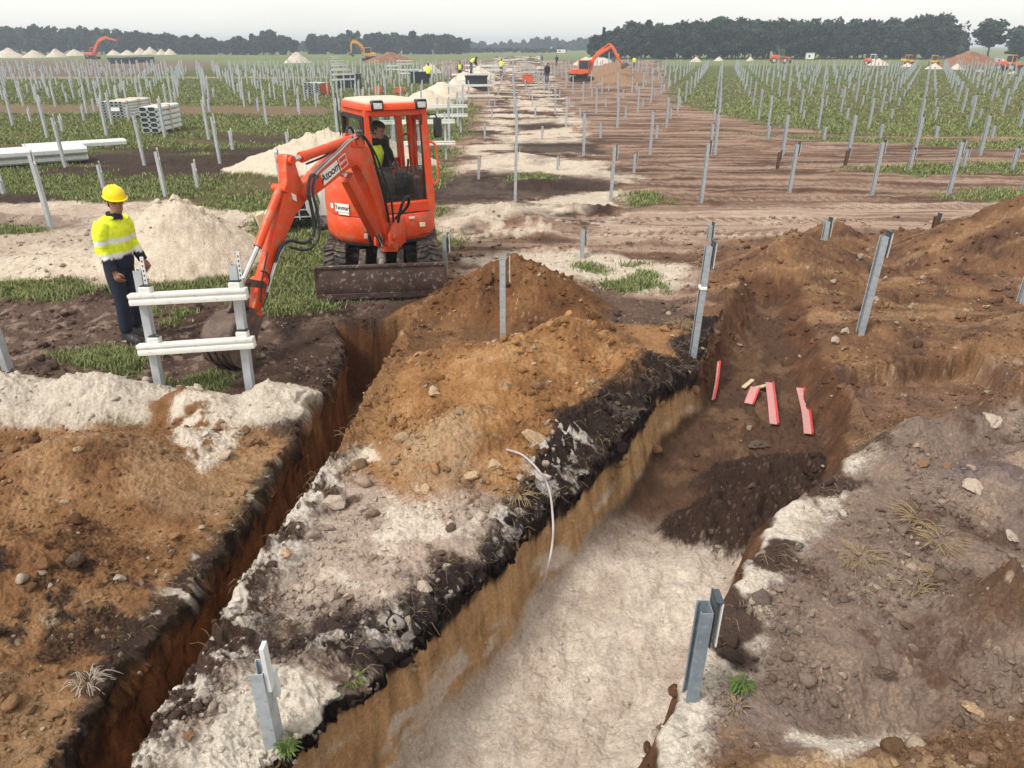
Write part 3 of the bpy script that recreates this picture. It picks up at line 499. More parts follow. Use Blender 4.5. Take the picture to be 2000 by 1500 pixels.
M = dict(
    orange=mat('orange_paint', (0.66, 0.062, 0.010), 0.40, var=0.08, scale=3, dirt=(0.36, 0.19, 0.115), dirt_amt=0.36, dirt_scale=8),
    orange_old=mat('faded_orange_paint', (0.62, 0.10, 0.03), 0.45, var=0.1, scale=2, dirt=(0.28, 0.14, 0.09), dirt_amt=0.3, dirt_scale=4),
    roof=mat('dusty_orange_roof', (0.66, 0.062, 0.010), 0.45, var=0.06, scale=3, edge=(0.70, 0.58, 0.46)),
    shaded_orange=mat('shaded_orange_casting', (0.50, 0.055, 0.012), 0.45, var=0.1),  # the body orange again, with shade under the boom put into its colour
    black=mat('black_plastic', (0.016, 0.017, 0.020), 0.45, var=0.2, dirt=DUST, dirt_amt=0.06),
    charcoal=mat('charcoal_panel', (0.030, 0.034, 0.042), 0.35, var=0.1),
    rubber=mat('muddy_rubber', (0.030, 0.028, 0.028), 0.8, var=0.25, scale=12, dirt=(0.20, 0.145, 0.115), dirt_amt=0.55, dirt_scale=12, bump=0.3),
    steel=mat('bare_steel', (0.55, 0.55, 0.55), 0.22, metal=1.0, var=0.1),
    pipe=mat('zinc_pipe', (0.42, 0.41, 0.40), 0.35, metal=0.7, var=0.15),
    mud_steel=mat('muddy_steel', (0.060, 0.034, 0.027), 0.7, var=0.4, scale=8, dirt=(0.42, 0.35, 0.31), dirt_amt=0.20, dirt_scale=16, bump=0.5),
    rust=mat('rusty_bucket_steel', (0.085, 0.055, 0.045), 0.6, var=0.35, scale=7, dirt=(0.17, 0.10, 0.07), dirt_amt=0.5, dirt_scale=8, bump=0.3),
    frame_dark=mat('dark_undercarriage', (0.020, 0.017, 0.016), 0.7, var=0.3, dirt=(0.10, 0.07, 0.055), dirt_amt=0.3),
    galv=mat('galvanised_steel', (0.37, 0.40, 0.43), 0.5, metal=0.25, var=0.14, scale=16, dirt=(0.25, 0.27, 0.29), dirt_amt=0.35, dirt_scale=22),
    galv_near=mat('bluish_galvanised_steel', (0.20, 0.245, 0.285), 0.45, metal=0.3, var=0.18, scale=16, dirt=(0.30, 0.33, 0.36), dirt_amt=0.35, dirt_scale=18),
    galv_far=mat('pale_galvanised_steel', (0.40, 0.425, 0.45), 0.55, metal=0.1, var=0.12, scale=9, dirt=(0.44, 0.45, 0.46), dirt_amt=0.3),
    galv_dark=mat('dark_galvanised_plate', (0.055, 0.070, 0.085), 0.5, metal=0.2, var=0.2, scale=12),
    galv_light=mat('light_galvanised_plate', (0.62, 0.64, 0.64), 0.5, metal=0.1, var=0.1, scale=14),
    rusty_post=mat('rusty_post_steel', (0.11, 0.055, 0.035), 0.8, var=0.4, scale=14, dirt=(0.24, 0.22, 0.20), dirt_amt=0.2, bump=0.3),
    alu=mat('white_coated_rail', (0.66, 0.66, 0.62), 0.45, var=0.06, dirt=(0.40, 0.35, 0.29), dirt_amt=0.22, dirt_scale=14),
    white=mat('white_paint', (0.76, 0.75, 0.72), 0.5, var=0.05), label=mat('white_label', (0.80, 0.78, 0.74), 0.6, var=0.04),
    ink=mat('black_ink', (0.02, 0.02, 0.022), 0.6), red_label=mat('red_label', (0.62, 0.045, 0.02), 0.5), cream=mat('cream_sticker', (0.78, 0.70, 0.50), 0.6),
    yellow=mat('yellow_machine_paint', (0.62, 0.31, 0.03), 0.45, var=0.1, dirt=(0.3, 0.2, 0.1), dirt_amt=0.2), green_paint=mat('green_machine_paint', (0.10, 0.20, 0.13), 0.5, var=0.1), grey_paint=mat('grey_paint', (0.45, 0.45, 0.46), 0.5, var=0.12, dirt=(0.3, 0.27, 0.24), dirt_amt=0.25),
    glass=glass('cab_glass', (0.80, 0.86, 0.86), 0.10), dark_glass=mat('dark_window', (0.03, 0.04, 0.05), 0.12, var=0.1, spec=0.6), lamp=mat('lamp_glass', (0.55, 0.56, 0.55), 0.15, var=0.25, scale=40, spec=0.8),
    wood=mat('pale_timber', (0.52, 0.40, 0.26), 0.8, var=0.15, scale=10), plastic_red=mat('red_tape_edge', (0.50, 0.035, 0.028), 0.4, var=0.1), plastic_pink=mat('pink_dusty_cover', (0.50, 0.225, 0.22), 0.6, var=0.12, scale=20, dirt=(0.34, 0.24, 0.20), dirt_amt=0.42, dirt_scale=18),
    hose=mat('grey_plastic_hose', (0.40, 0.35, 0.34), 0.45, var=0.08), skin=mat('skin', (0.30, 0.155, 0.098), 0.55, var=0.10, scale=20), skin_pale=mat('weathered_skin', (0.40, 0.20, 0.145), 0.55, var=0.08, scale=20),
    hair=mat('black_hair', (0.014, 0.012, 0.012), 0.6, var=0.3, scale=60), hair_brown=mat('brown_hair', (0.06, 0.035, 0.025), 0.6, var=0.3, scale=60), helmet=mat('yellow_helmet', (0.82, 0.62, 0.008), 0.3, var=0.03), navy=mat('navy_cloth', (0.012, 0.015, 0.032), 0.85, var=0.25, scale=14, bump=0.35), boot=mat('dusty_black_leather', (0.025, 0.023, 0.025), 0.6, var=0.3, dirt=DUST, dirt_amt=0.15, dirt_scale=30), dark_cloth=mat('dark_cloth', (0.022, 0.021, 0.023), 0.9, var=0.2, scale=16), jeans=mat('blue_cloth', (0.05, 0.075, 0.12), 0.9, var=0.15),
    vest=mat('fluorescent_vest', (0.66, 0.80, 0.05), 0.7, var=0.06), sole=mat('sole', (0.03, 0.027, 0.025), 0.8), cloth=vmat('jacket_cloth', 0.85, 0.10, 18, 0.5), sand=mat('piled_sand', (0.50, 0.435, 0.365), 0.95, var=0.14, scale=3, dirt=(0.48, 0.40, 0.32), dirt_amt=0.3, dirt_scale=2.5, bump=0.4, spec=0.1),
    earth=mat('piled_earth', (0.215, 0.105, 0.062), 0.95, var=0.25, scale=1.5, dirt=(0.30, 0.19, 0.11), dirt_amt=0.35, dirt_scale=0.8, bump=0.5, spec=0.1), bark=mat('bark', (0.07, 0.055, 0.045), 0.9, var=0.3), cloth_tarp=mat('dark_tarpaulin', (0.02, 0.025, 0.035), 0.5, var=0.2), crate_orange=mat('orange_crate', (0.55, 0.10, 0.03), 0.6), blue=mat('blue_cloth_jacket', (0.05, 0.13, 0.25), 0.8),
)
# ================================================================= MESH BUILDER
class MB:
    def __init__(s): s.v = []; s.f = []
    def add(s, vs, fs, mtx=None):
        b = len(s.v)
        if mtx is not None: vs = [mtx @ Vector(p) for p in vs]
        s.v += [tuple(p) for p in vs]; s.f += [tuple(b + i for i in q) for q in fs]; return s
    def box(s, c, d, mtx=None, bev=0.0):
        x, y, z = c; a, b, e = d[0] / 2, d[1] / 2, d[2] / 2
        if bev <= 0:
            vs = [(x + i * a, y + j * b, z + k * e) for k in (-1, 1) for j in (-1, 1) for i in (-1, 1)]
            return s.add(vs, [(0, 2, 3, 1), (4, 5, 7, 6), (0, 1, 5, 4), (2, 6, 7, 3), (0, 4, 6, 2), (1, 3, 7, 5)], mtx)
        w = min(bev, a * 0.9, b * 0.9, e * 0.9); vs = []; idx = {}
        for i in (-1, 1):
            for j in (-1, 1):
                for k in (-1, 1):
                    for ax in range(3):
                        p = [x + i * (a - w), y + j * (b - w), z + k * (e - w)]
                        p[ax] += (i, j, k)[ax] * w; idx[(i, j, k, ax)] = len(vs); vs.append(tuple(p))
        F = []
        for ax in range(3):
            o = [q for q in range(3) if q != ax]
            for sg in (-1, 1):
                ring = []
                for (p, q) in ((-1, -1), (1, -1), (1, 1), (-1, 1)):
                    key = [0, 0, 0]; key[ax] = sg; key[o[0]] = p; key[o[1]] = q; ring.append(idx[(*key, ax)])
                F.append(ring)
        for ax in range(3):
            o = [q for q in range(3) if q != ax]
            for p in (-1, 1):
                for q in (-1, 1):
                    k0 = [0, 0, 0]; k1 = [0, 0, 0]; k0[ax] = -1; k1[ax] = 1
                    for kk in (k0, k1): kk[o[0]] = p; kk[o[1]] = q
                    F.append([idx[(*k0, o[0])], idx[(*k1, o[0])], idx[(*k1, o[1])], idx[(*k0, o[1])]])
        for i in (-1, 1):
            for j in (-1, 1):
                for k in (-1, 1): F.append([idx[(i, j, k, q)] for q in range(3)])
        return s.add(vs, F, mtx)
    def cyl(s, p0, p1, r0, r1=None, n=12, cap=True, mtx=None):
        r1 = r0 if r1 is None else r1
        p0, p1 = Vector(p0), Vector(p1); d = (p1 - p0).normalized()
        a = d.orthogonal().normalized(); b = d.cross(a); vs = []
        for p, r in ((p0, r0), (p1, r1)):
            for i in range(n):
                t = 2 * math.pi * i / n; vs.append(p + a * (r * math.cos(t)) + b * (r * math.sin(t)))
        fs = [(i, (i + 1) % n, n + (i + 1) % n, n + i) for i in range(n)]
        if cap: fs += [tuple(range(n))[::-1], tuple(range(n, 2 * n))]
        return s.add(vs, fs, mtx)
    def tube(s, pts, r, n=8, mtx=None):
        pts = [Vector(p) for p in pts]; vs = []; a = None
        for i, p in enumerate(pts):
            d = (pts[min(i + 1, len(pts) - 1)] - pts[max(i - 1, 0)]).normalized()
            if a is None: a = d.orthogonal().normalized()
            a = (a - d * a.dot(d)).normalized(); b = d.cross(a); rr = r[i] if isinstance(r, (list, tuple)) else r
            for k in range(n):
                t = 2 * math.pi * k / n; vs.append(p + a * (rr * math.cos(t)) + b * (rr * math.sin(t)))
        fs = [(i * n + k, i * n + (k + 1) % n, (i + 1) * n + (k + 1) % n, (i + 1) * n + k) for i in range(len(pts) - 1) for k in range(n)]
        fs += [tuple(range(n))[::-1], tuple(range((len(pts) - 1) * n, len(pts) * n))]
        return s.add(vs, fs, mtx)
    def prism(s, poly, t0, t1, frame, mtx=None):
        """polygon in (a, b) pushed from t0 to t1; frame(a, b, t) -> point"""
        n = len(poly); vs = [frame(a, b, t0) for a, b in poly] + [frame(a, b, t1) for a, b in poly]
        fs = [(i, (i + 1) % n, n + (i + 1) % n, n + i) for i in range(n)] + [tuple(range(n))[::-1], tuple(range(n, 2 * n))]
        return s.add(vs, fs, mtx)
    def loft(s, rings, cap=True, mtx=None):
        n = len(rings[0]); vs = [p for r in rings for p in r]
        fs = [(i * n + k, i * n + (k + 1) % n, (i + 1) * n + (k + 1) % n, (i + 1) * n + k) for i in range(len(rings) - 1) for k in range(n)]
        if cap: fs += [tuple(range(n))[::-1], tuple(range((len(rings) - 1) * n, len(rings) * n))]
        return s.add(vs, fs, mtx)
    def sphere(s, c, r, n=12, m=8, mtx=None):
        rx, ry, rz = (r, r, r) if not isinstance(r, (tuple, list)) else r
        rings = [[(c[0] + rx * math.sin(math.pi * j / m) * math.cos(2 * math.pi * i / n), c[1] + ry * math.sin(math.pi * j / m) * math.sin(2 * math.pi * i / n), c[2] - rz * math.cos(math.pi * j / m)) for i in range(n)] for j in range(1, m)]
        s.loft(rings, True, mtx); return s
    def mesh(s, name, mats, smooth=None, bevel=0.0):
        me = bpy.data.meshes.new(name); me.from_pydata(s.v, [], s.f); me.update()
        bm = bmesh.new(); bm.from_mesh(me); bmesh.ops.recalc_face_normals(bm, faces=bm.faces)
        if bevel > 0:
            ed = [e for e in bm.edges if len(e.link_faces) == 2 and e.calc_face_angle(0) > 0.6]
            bmesh.ops.bevel(bm, geom=ed, offset=bevel, segments=2, affect='EDGES', profile=0.5, clamp_overlap=True)
        for f in bm.faces: f.smooth = True
        sharp = R(38) if smooth is None else smooth
        for e in bm.edges:
            if len(e.link_faces) == 2 and e.calc_face_angle(0) > sharp: e.smooth = False
        bm.to_mesh(me); bm.free()
        for m_ in (mats if isinstance(mats, (list, tuple)) else [mats]): me.materials.append(m_)
        return me
    def build(s, name, m_, parent=None, smooth=None, bevel=0.0):
        return link(name, s.mesh(name, m_, smooth, bevel), parent)
def text_mesh(txt, size, m_, name='lettering', bold=0.0, depth=0.002, parent=None, mtx=None):
    cu = bpy.data.curves.new(name, 'FONT'); cu.body = txt; cu.size = size; cu.extrude = depth; cu.offset = bold; cu.align_x = 'CENTER'; cu.align_y = 'CENTER'
    o = bpy.data.objects.new(name, cu); dg = bpy.context.evaluated_depsgraph_get()
    COL.objects.link(o); dg.update(); me = bpy.data.meshes.new_from_object(o.evaluated_get(dg)); bpy.data.objects.remove(o)
    me.name = name
    if mtx is not None: me.transform(mtx)
    me.materials.clear(); me.materials.append(m_)
    return link(name, me, parent)
def smooth_path(pts, n=6):
    P = [Vector(p) for p in pts]; out = []
    for i in range(len(P) - 1):
        p0, p1, p2, p3 = P[max(i - 1, 0)], P[i], P[i + 1], P[min(i + 2, len(P) - 1)]
        for k in range(n):
            t = k / n
            out.append(0.5 * ((2 * p1) + (p2 - p0) * t + (2 * p0 - 5 * p1 + 4 * p2 - p3) * t * t + (3 * p1 - p0 - 3 * p2 + p3) * t ** 3))
    out.append(P[-1]); return out
# ================================================================= EXCAVATORS
def track_loop(L, Hh, n=10):
    """side outline of a crawler track: (along, up)"""
    r = Hh / 2; pts = []
    for i in range(n + 1): a = math.pi / 2 + math.pi * i / n; pts.append((-L / 2 + r + r * math.cos(a), r + r * math.sin(a)))
    k = 14
    for i in range(1, k): pts.append((-L / 2 + r + (L - 2 * r) * i / k, 0))
    for i in range(n + 1): a = -math.pi / 2 + math.pi * i / n; pts.append((L / 2 - r + r * math.cos(a), r + r * math.sin(a)))
    for i in range(1, k): pts.append((L / 2 - r - (L - 2 * r) * i / k, Hh - 0.015 * math.sin(math.pi * i / k)))
    return pts
def make_track(parent, x, w, L, Hh, mtx, lugs=True):
    pts = track_loop(L, Hh); n = len(pts); mb = MB()
    inner = [(a * (1 - 0.10 / L), 0.05 + (b) * (1 - 0.10 / Hh)) for a, b in pts]
    vs = []; fs = []
    for (a, b), (c, d) in zip(pts, inner): vs += [(x - w / 2, a, b), (x + w / 2, a, b), (x + w / 2, c, d), (x - w / 2, c, d)]
    for i in range(n):
        j = (i + 1) % n
        for q in range(4): fs.append((i * 4 + q, i * 4 + (q + 1) % 4, j * 4 + (q + 1) % 4, j * 4 + q))
    mb.add(vs, fs)
    if lugs:
        per = [Vector((0, a, b)) for a, b in pts]; ln = [0]
        for i in range(n): ln.append(ln[-1] + (per[(i + 1) % n] - per[i]).length)
        cnt = int(ln[-1] / 0.085)
        for k in range(cnt):
            s_ = ln[-1] * k / cnt; i = max(q for q in range(n) if ln[q] <= s_); t = (s_ - ln[i]) / (ln[i + 1] - ln[i] + 1e-9)
            p = per[i].lerp(per[(i + 1) % n], t); d = (per[(i + 1) % n] - per[i]).normalized(); up = Vector((0, d.z, -d.y)); up = up if (p - Vector((0, 0, Hh / 2))).dot(up) > 0 else -up
            for sg in (-1, 1):
                off = sg * (k % 2) * 0.0
                c = p + up * 0.012 + Vector((x + sg * w * 0.25, 0, 0)) + d * (0.02 * sg)
                ex = (Vector((1, 0, 0)) * sg + d * 0.35).normalized(); ed = up.cross(ex).normalized()
                Q = Matrix((ex, ed, up)).transposed().to_4x4(); Q.translation = c
                mb.box((0, 0, 0), (w * 0.46, 0.035, 0.034), Q)
    o = mb.add([], []).build('track', M['rubber'], parent); o.data.transform(mtx)
    w1 = MB(); r = Hh / 2 - 0.05
    for yy in (-L / 2 + Hh / 2, L / 2 - Hh / 2): w1.cyl((x - w * 0.42, yy, Hh / 2), (x + w * 0.42, yy, Hh / 2), r, n=18).cyl((x - w * 0.55, yy, Hh / 2), (x + w * 0.55, yy, Hh / 2), r * 0.35, n=12)
    for k in range(4):
        yy = -L / 2 + Hh + (L - 2 * Hh) * k / 3; w1.cyl((x - w * 0.4, yy, 0.11), (x + w * 0.4, yy, 0.11), 0.06, n=10)
    w1.box((x, 0, Hh / 2), (w * 0.6, L - Hh, Hh * 0.5))
    q = w1.build('roller_frame', M['frame_dark'], o); q.data.transform(mtx)
    return o
def strip_poly(cl):
    """centre line with half widths -> closed outline"""
    a, b = [], []
    for i, (s, z, w) in enumerate(cl):
        p0, p1 = cl[max(i - 1, 0)], cl[min(i + 1, len(cl) - 1)]
        d = Vector((p1[0] - p0[0], p1[1] - p0[1])).normalized(); n = Vector((-d.y, d.x))
        a.append((s + n.x * w, z + n.y * w)); b.append((s - n.x * w, z - n.y * w))
    return a + b[::-1]
def outline(r=0.79, xl=0.77, yf=0.66, n=56):
    o = []
    for i in range(n):
        t = 2 * math.pi * i / n; x, y = r * math.cos(t), r * math.sin(t)
        x = max(-xl, min(xl, x))
        if y < -yf: y = -yf + (y + yf) * 0.35
        o.append((x, y))
    return o
def digger_big():
    """the orange mini digger in the middle of the picture"""
    CX, CY = -1.95, 11.12
    root = empty('mini_excavator', (CX, CY, 0.0)); root.location.z = 0.0
    tag(root, 'orange mini excavator with dusty cream roof, blade lowered at the end of the narrow trench', 'excavator', 'orange excavators on the site')
    I = Matrix.Rotation(R(7.5), 4, 'Z')
    def turned(o): o.data.transform(I); return o
    g0 = 0.0
    for sx in (-0.65, 0.65): make_track(root, sx, 0.31, 2.0, 0.54, I)
    u = MB(); u.box((0, 0, 0.36), (1.08, 0.9, 0.26), bev=0.03).cyl((0, 0, 0.42), (0, 0, 0.60), 0.42, n=24)
    for sx in (-0.45, 0.45): u.box((sx, 0, 0.30), (0.26, 1.3, 0.22), bev=0.02)
    turned(u.build('undercarriage', M['frame_dark'], root))
    # blade with its arms and ram
    by = -1.42
    prof = [(-0.02, 0.03), (-0.075, 0.12), (-0.055, 0.30), (0.0, 0.47), (0.03, 0.47), (0.0, 0.30), (-0.025, 0.12), (0.02, 0.03)]
    bl = MB(); bl.prism([(by + a, b) for a, b in prof], -0.86, 0.86, lambda a, b, t: (t, a, b)).box((0, by - 0.012, 0.465), (1.72, 0.05, 0.045), bev=0.01).box((0, by - 0.045, 0.25), (1.70, 0.02, 0.02)).box((0, by - 0.06, 0.07), (1.72, 0.03, 0.09), bev=0.01)
    for sx in (-0.86, 0.86): bl.box((sx, by + 0.02, 0.25), (0.025, 0.16, 0.42))
    blade = turned(bl.build('blade', M['mud_steel'], root))
    for sx in (-0.26, 0.26):
        a = MB(); a.prism([(by + 0.02, 0.20), (by + 0.02, 0.40), (-0.75, 0.52), (-0.45, 0.46), (-0.45, 0.32)], sx - 0.045, sx + 0.045, lambda p, q, t: (t, p, q)); turned(a.build('blade_arm', M['rubber'], root, bevel=0.008))
    a = MB(); a.cyl((0, -0.55, 0.50), (0, -1.05, 0.42), 0.065, n=16).cyl((0, -1.0, 0.43), (0, by + 0.03, 0.33), 0.04, n=12).cyl((-0.08, by + 0.03, 0.33), (0.08, by + 0.03, 0.33), 0.05, n=12); turned(a.build('blade_ram', M['pipe'], root))
    # upper body
    YAW = R(28); Hm = Matrix.Rotation(YAW, 4, 'Z')
    ol = outline()
    def ring(s, z, clip=None, o=None):
        q = []
        for x, y in (o or ol):
            x, y = x * s, y * s
            if clip is not None: x = min(x, clip)
            q.append((x, y, z))
        return q
    b = MB(); b.loft([ring(0.86, 0.565), ring(0.955, 0.60), ring(0.995, 0.68), ring(1.0, 0.80), ring(0.995, 0.955), ring(0.985, 0.965)], mtx=Hm); body = b.build('lower_body', M['orange'], root, smooth=R(50))
    b = MB(); b.loft([ring(0.93, 0.56), ring(0.93, 0.985)], mtx=Hm); b.build('chassis', M['frame_dark'], root)
    b = MB(); b.loft([ring(1.0, 0.978, -0.37), ring(1.0, 1.12, -0.37), ring(0.985, 1.28, -0.37), ring(0.93, 1.42, -0.37), ring(0.80, 1.52, -0.37), ring(0.62, 1.565, -0.37)], mtx=Hm); cov = b.build('engine_cover', M['orange'], root, smooth=R(50))
    b = MB(); b.loft([[(max(-0.36, x), max(0.42, y), z) for x, y, z in ring(s, z)] for s, z in ((1.0, 0.975), (0.99, 1.25), (0.93, 1.40), (0.85, 1.45))], mtx=Hm); b.build('rear_hood', M['orange'], root, smooth=R(50))
    # the black arch between cover and cab
    arch = []
    for k in range(13):
        t = k / 12; arch.append((-0.66 + 0.30 * t ** 0.8, 1.54 - 0.50 * t ** 2.0))
    b = MB(); vs = []; n = len(arch)
    for (xx, zz) in arch: vs += [(xx, -0.66 - 0.02, zz), (-0.35, -0.66 - 0.02, zz), (-0.35, -0.05, zz), (xx, -0.05, zz)]
    b.loft([[tuple(v) for v in vs[i * 4:i * 4 + 4]] for i in range(n)], mtx=Hm); b.build('black_panel', M['charcoal'], root, smooth=R(50))
    # cab
    x0, x1, y0, y1, zb, zt = -0.35, 0.60, -0.62, 0.56, 0.985, 2.36
    cab = empty('cab'); cab.parent = root
    cf = MB()
    def post(a, bb, w=0.075, d=0.085):
        a, bb = Vector(a), Vector(bb); cf.loft([[(p.x + i * w / 2, p.y + j * d / 2, p.z) for i, j in ((-1, -1), (1, -1), (1, 1), (-1, 1))] for p in (a, bb)], mtx=Hm)
    tp = 0.045
    post((x0 + 0.03, y0 + 0.02, zb), (x0 + 0.03 + tp, y0 + 0.10, zt), 0.085, 0.085); post((x1 - 0.035, y0 + 0.02, zb), (x1 - 0.035 - tp, y0 + 0.10, zt), 0.10, 0.085)
    post((x0 + 0.03, y1 - 0.04, zb), (x0 + 0.03 + tp, y1 - 0.09, zt), 0.08, 0.10); post((x1 - 0.035, y1 - 0.04, zb), (x1 - 0.035 - tp, y1 - 0.09, zt), 0.08, 0.10)
    post((x1 - 0.03, 0.03, zb), (x1 - 0.03 - tp, 0.03, zt), 0.07, 0.07)
    cf.box(((x0 + x1) / 2, y0 + 0.035, 1.05), (x1 - x0, 0.09, 0.16), Hm, bev=0.02)                                # front sill
    cf.box((x0 + 0.03, -0.03, 1.17), (0.06, 1.12, 0.38), Hm, bev=0.015); cf.box((x1 - 0.03, -0.03, 1.10), (0.06, 1.12, 0.24), Hm, bev=0.015)
    cf.box(((x0 + x1) / 2, y1 - 0.04, 1.28), (x1 - x0 - 0.02, 0.06, 0.62), Hm, bev=0.015)
    cf.box(((x0 + x1) / 2, y0 + 0.115, zt - 0.045), (x1 - x0 - 0.08, 0.09, 0.09), Hm, bev=0.015); cf.box((x0 + 0.03 + tp, 0.0, zt - 0.045), (0.08, 0.95, 0.09), Hm, bev=0.015); cf.box((x1 - 0.035 - tp, 0.0, zt - 0.045), (0.08, 0.95, 0.09), Hm, bev=0.015); cf.box(((x0 + x1) / 2, y1 - 0.09, zt - 0.05), (x1 - x0 - 0.1, 0.07, 0.10), Hm)
    cf.box(((x0 + x1) / 2 - 0.1, y1 - 0.07, 1.9), (0.20, 0.05, 0.75), Hm)                                           # rear post inside
    cf.build('cab_frame', M['orange'], cab)
    rf = MB(); ro = []
    for i in range(40):
        t = 2 * math.pi * i / 40; c_, s_ = math.cos(t), math.sin(t); e = 0.32
        ro.append((math.copysign(abs(c_) ** e, c_), math.copysign(abs(s_) ** e, s_)))
    cxr, cyr, hx, hy = (x0 + x1) / 2, -0.03, 0.475, 0.60
    rf.loft([[(cxr + a * hx * s, cyr + bq * hy * s, z) for a, bq in ro] for s, z in ((0.94, 2.345), (1.0, 2.36), (1.0, 2.40), (0.975, 2.44), (0.90, 2.468), (0.6, 2.488), (0.2, 2.495))], mtx=Hm); rf.build('roof', M['roof'], cab, smooth=R(60))
    # windows: side pane in a black gasket, lower front pane with a wire guard, door pane, rear pane
    def pane(c, dx, dy, dz, mt, name, par): return MB().box(c, (dx, dy, dz), Hm).build(name, mt, par)
    gk = MB(); xs = x0 + 0.035
    for (yy, zz, dy, dz) in ((-0.03, 2.255, 0.96, 0.05), (-0.03, 1.385, 1.0, 0.05), (-0.51, 1.82, 0.05, 0.90), (0.44, 1.82, 0.05, 0.90)): gk.box((xs - 0.005, yy, zz), (0.055, dy, dz), Hm)
    gk.build('side_window', M['black'], cab); pane((xs, -0.03, 1.82), 0.006, 0.94, 0.86, M['glass'], 'side_pane', COL.objects[-1] if False else cab)
    pane(((x0 + x1) / 2, y0 + 0.03, 1.36), x1 - x0 - 0.16, 0.006, 0.47, M['glass'], 'lower_windscreen', cab)
    pane(((x0 + x1) / 2 + 0.1, y1 - 0.07, 1.92), 0.60, 0.006, 0.64, M['glass'], 'rear_window', cab)
    dr = MB()
    for (yy, zz, dy, dz) in ((-0.30, 2.22, 0.50, 0.07), (-0.30, 1.36, 0.50, 0.30), (-0.50, 1.80, 0.09, 0.85), (-0.10, 1.80, 0.07, 0.85)): dr.box((x1 - 0.045, yy, zz), (0.045, dy, dz), Hm, bev=0.01)
    dr.build('door', M['orange'], cab); pane((x1 - 0.045, -0.29, 1.84), 0.006, 0.32, 0.70, M['glass'], 'door_pane', cab)
    wg = MB(); gx0, gx1, gz0, gz1, gy = x0 + 0.09, x1 - 0.13, 1.14, 1.60, y0 + 0.075
    for k in range(17): xx = gx0 + (gx1 - gx0) * k / 16; wg.cyl((xx, gy, gz0), (xx, gy, gz1), 0.0035, n=5, mtx=Hm)
    for k in range(8): zz = gz0 + (gz1 - gz0) * k / 7; wg.cyl((gx0, gy, zz), (gx1, gy, zz), 0.0035 if k < 7 else 0.008, n=5, mtx=Hm)
    wg.build('wire_guard', M['galv_dark'], cab)
    sb = MB()
    for (px, z0_, z1_) in ((-0.325, 1.40, 2.30), ): sb.box((px + 0.075, y0 + 0.055, 1.72), (0.02, 0.03, 1.15), Hm)
    sb.box((x1 - 0.115, y0 + 0.06, 1.72), (0.02, 0.03, 1.15), Hm); sb.box(((x0 + x1) / 2, y0 + 0.05, 1.135), (x1 - x0 - 0.14, 0.03, 0.02), Hm); sb.build('window_seal', M['black'], cab)
    # inside the cab
    it = MB(); it.box((0.12, 0.02, 1.02), (0.85, 1.05, 0.05), Hm).box((0.12, 0.25, 1.20), (0.50, 0.46, 0.34), Hm, bev=0.04).box((0.12, 0.44, 1.62), (0.46, 0.12, 0.62), Hm, bev=0.05); it.build('seat', M['black'], cab)
    it = MB(); it.box((0.36, -0.10, 1.32), (0.16, 0.42, 0.28), Hm, bev=0.03).box((-0.17, -0.05, 1.32), (0.15, 0.42, 0.28), Hm, bev=0.03); it.build('side_console', M['charcoal'], cab)
    for sx in (0.08, 0.17): MB().tube([(sx, -0.42, 1.04), (sx, -0.40, 1.40), (sx - 0.02, -0.36, 1.68)], 0.011, mtx=Hm).box((sx, -0.44, 1.06), (0.07, 0.12, 0.02), Hm).build('travel_lever', M['charcoal'], cab)
    MB().tube([Hm @ Vector(p) for p in ((0.36, -0.2, 1.45), (0.37, -0.27, 1.60), (0.36, -0.30, 1.66))], 0.016).build('joystick', M['black'], cab)
    for k, (px, yy) in enumerate(((x0 + 0.20, y0 + 0.02), (x1 - 0.13, y0 + 0.02))):
        l = MB().box((px, yy, 2.42), (0.165, 0.10, 0.125), Hm, bev=0.015).build('work_lamp', M['black'], root)
        MB().box((px, yy - 0.052, 2.415), (0.115, 0.012, 0.075), Hm, bev=0.004).build('lamp_lens', M['lamp'], l); MB().box((px, yy - 0.01, 2.487), (0.13, 0.07, 0.012), Hm, bev=0.003).build('lamp_bracket', M['grey_paint'], l)
    mi = MB().box((x1 + 0.13, y0 + 0.06, 2.10), (0.125, 0.05, 0.27), Hm @ Matrix.Translation((0, 0, 0)), bev=0.024).build('mirror', M['charcoal'], root)
    MB().tube([Hm @ Vector(p) for p in ((x1 - 0.04, y0 + 0.08, 2.30), (x1 + 0.02, y0 + 0.05, 2.27), (x1 + 0.10, y0 + 0.06, 2.28), (x1 + 0.13, y0 + 0.07, 2.22))], 0.011, 6).build('mirror_arm', M['black'], mi)
    MB().tube(smooth_path([Hm @ Vector(p) for p in ((x1 - 0.02, y0 + 0.04, 1.92), (x1 + 0.06, y0 + 0.02, 1.88), (x1 + 0.085, y0 + 0.01, 1.70), (x1 + 0.085, y0 + 0.0, 1.45), (x1 + 0.06, y0 + 0.0, 1.36), (x1 - 0.01, y0 + 0.02, 1.35))], 4), 0.017, 8).build('grab_handle', M['orange'], root)
    MB().tube(smooth_path([Hm @ Vector(p) for p in ((x1 - 0.20, -0.02, 1.52), (x1 - 0.22, -0.02, 1.92), (x1 - 0.12, -0.02, 1.98), (x1 - 0.08, -0.02, 1.95))], 4), 0.016, 8).build('inner_handle', M['orange'], cab)
    MB().tube([Hm @ Vector(p) for p in ((x0 - 0.01, y1 - 0.05, 1.95), (x0 - 0.02, y1 - 0.04, 2.20), (x0 - 0.02, y1 - 0.03, 2.52))], 0.008, 5).build('antenna', M['black'], root)
    # small panels and stickers on the front of the body
    tk = lambda n, c, d, mt, rz=0.0: MB().box((0, 0, 0), d, Hm @ Matrix.Translation(c) @ Matrix.Rotation(rz, 4, 'Z'), bev=0.002).build(n, mt, body)
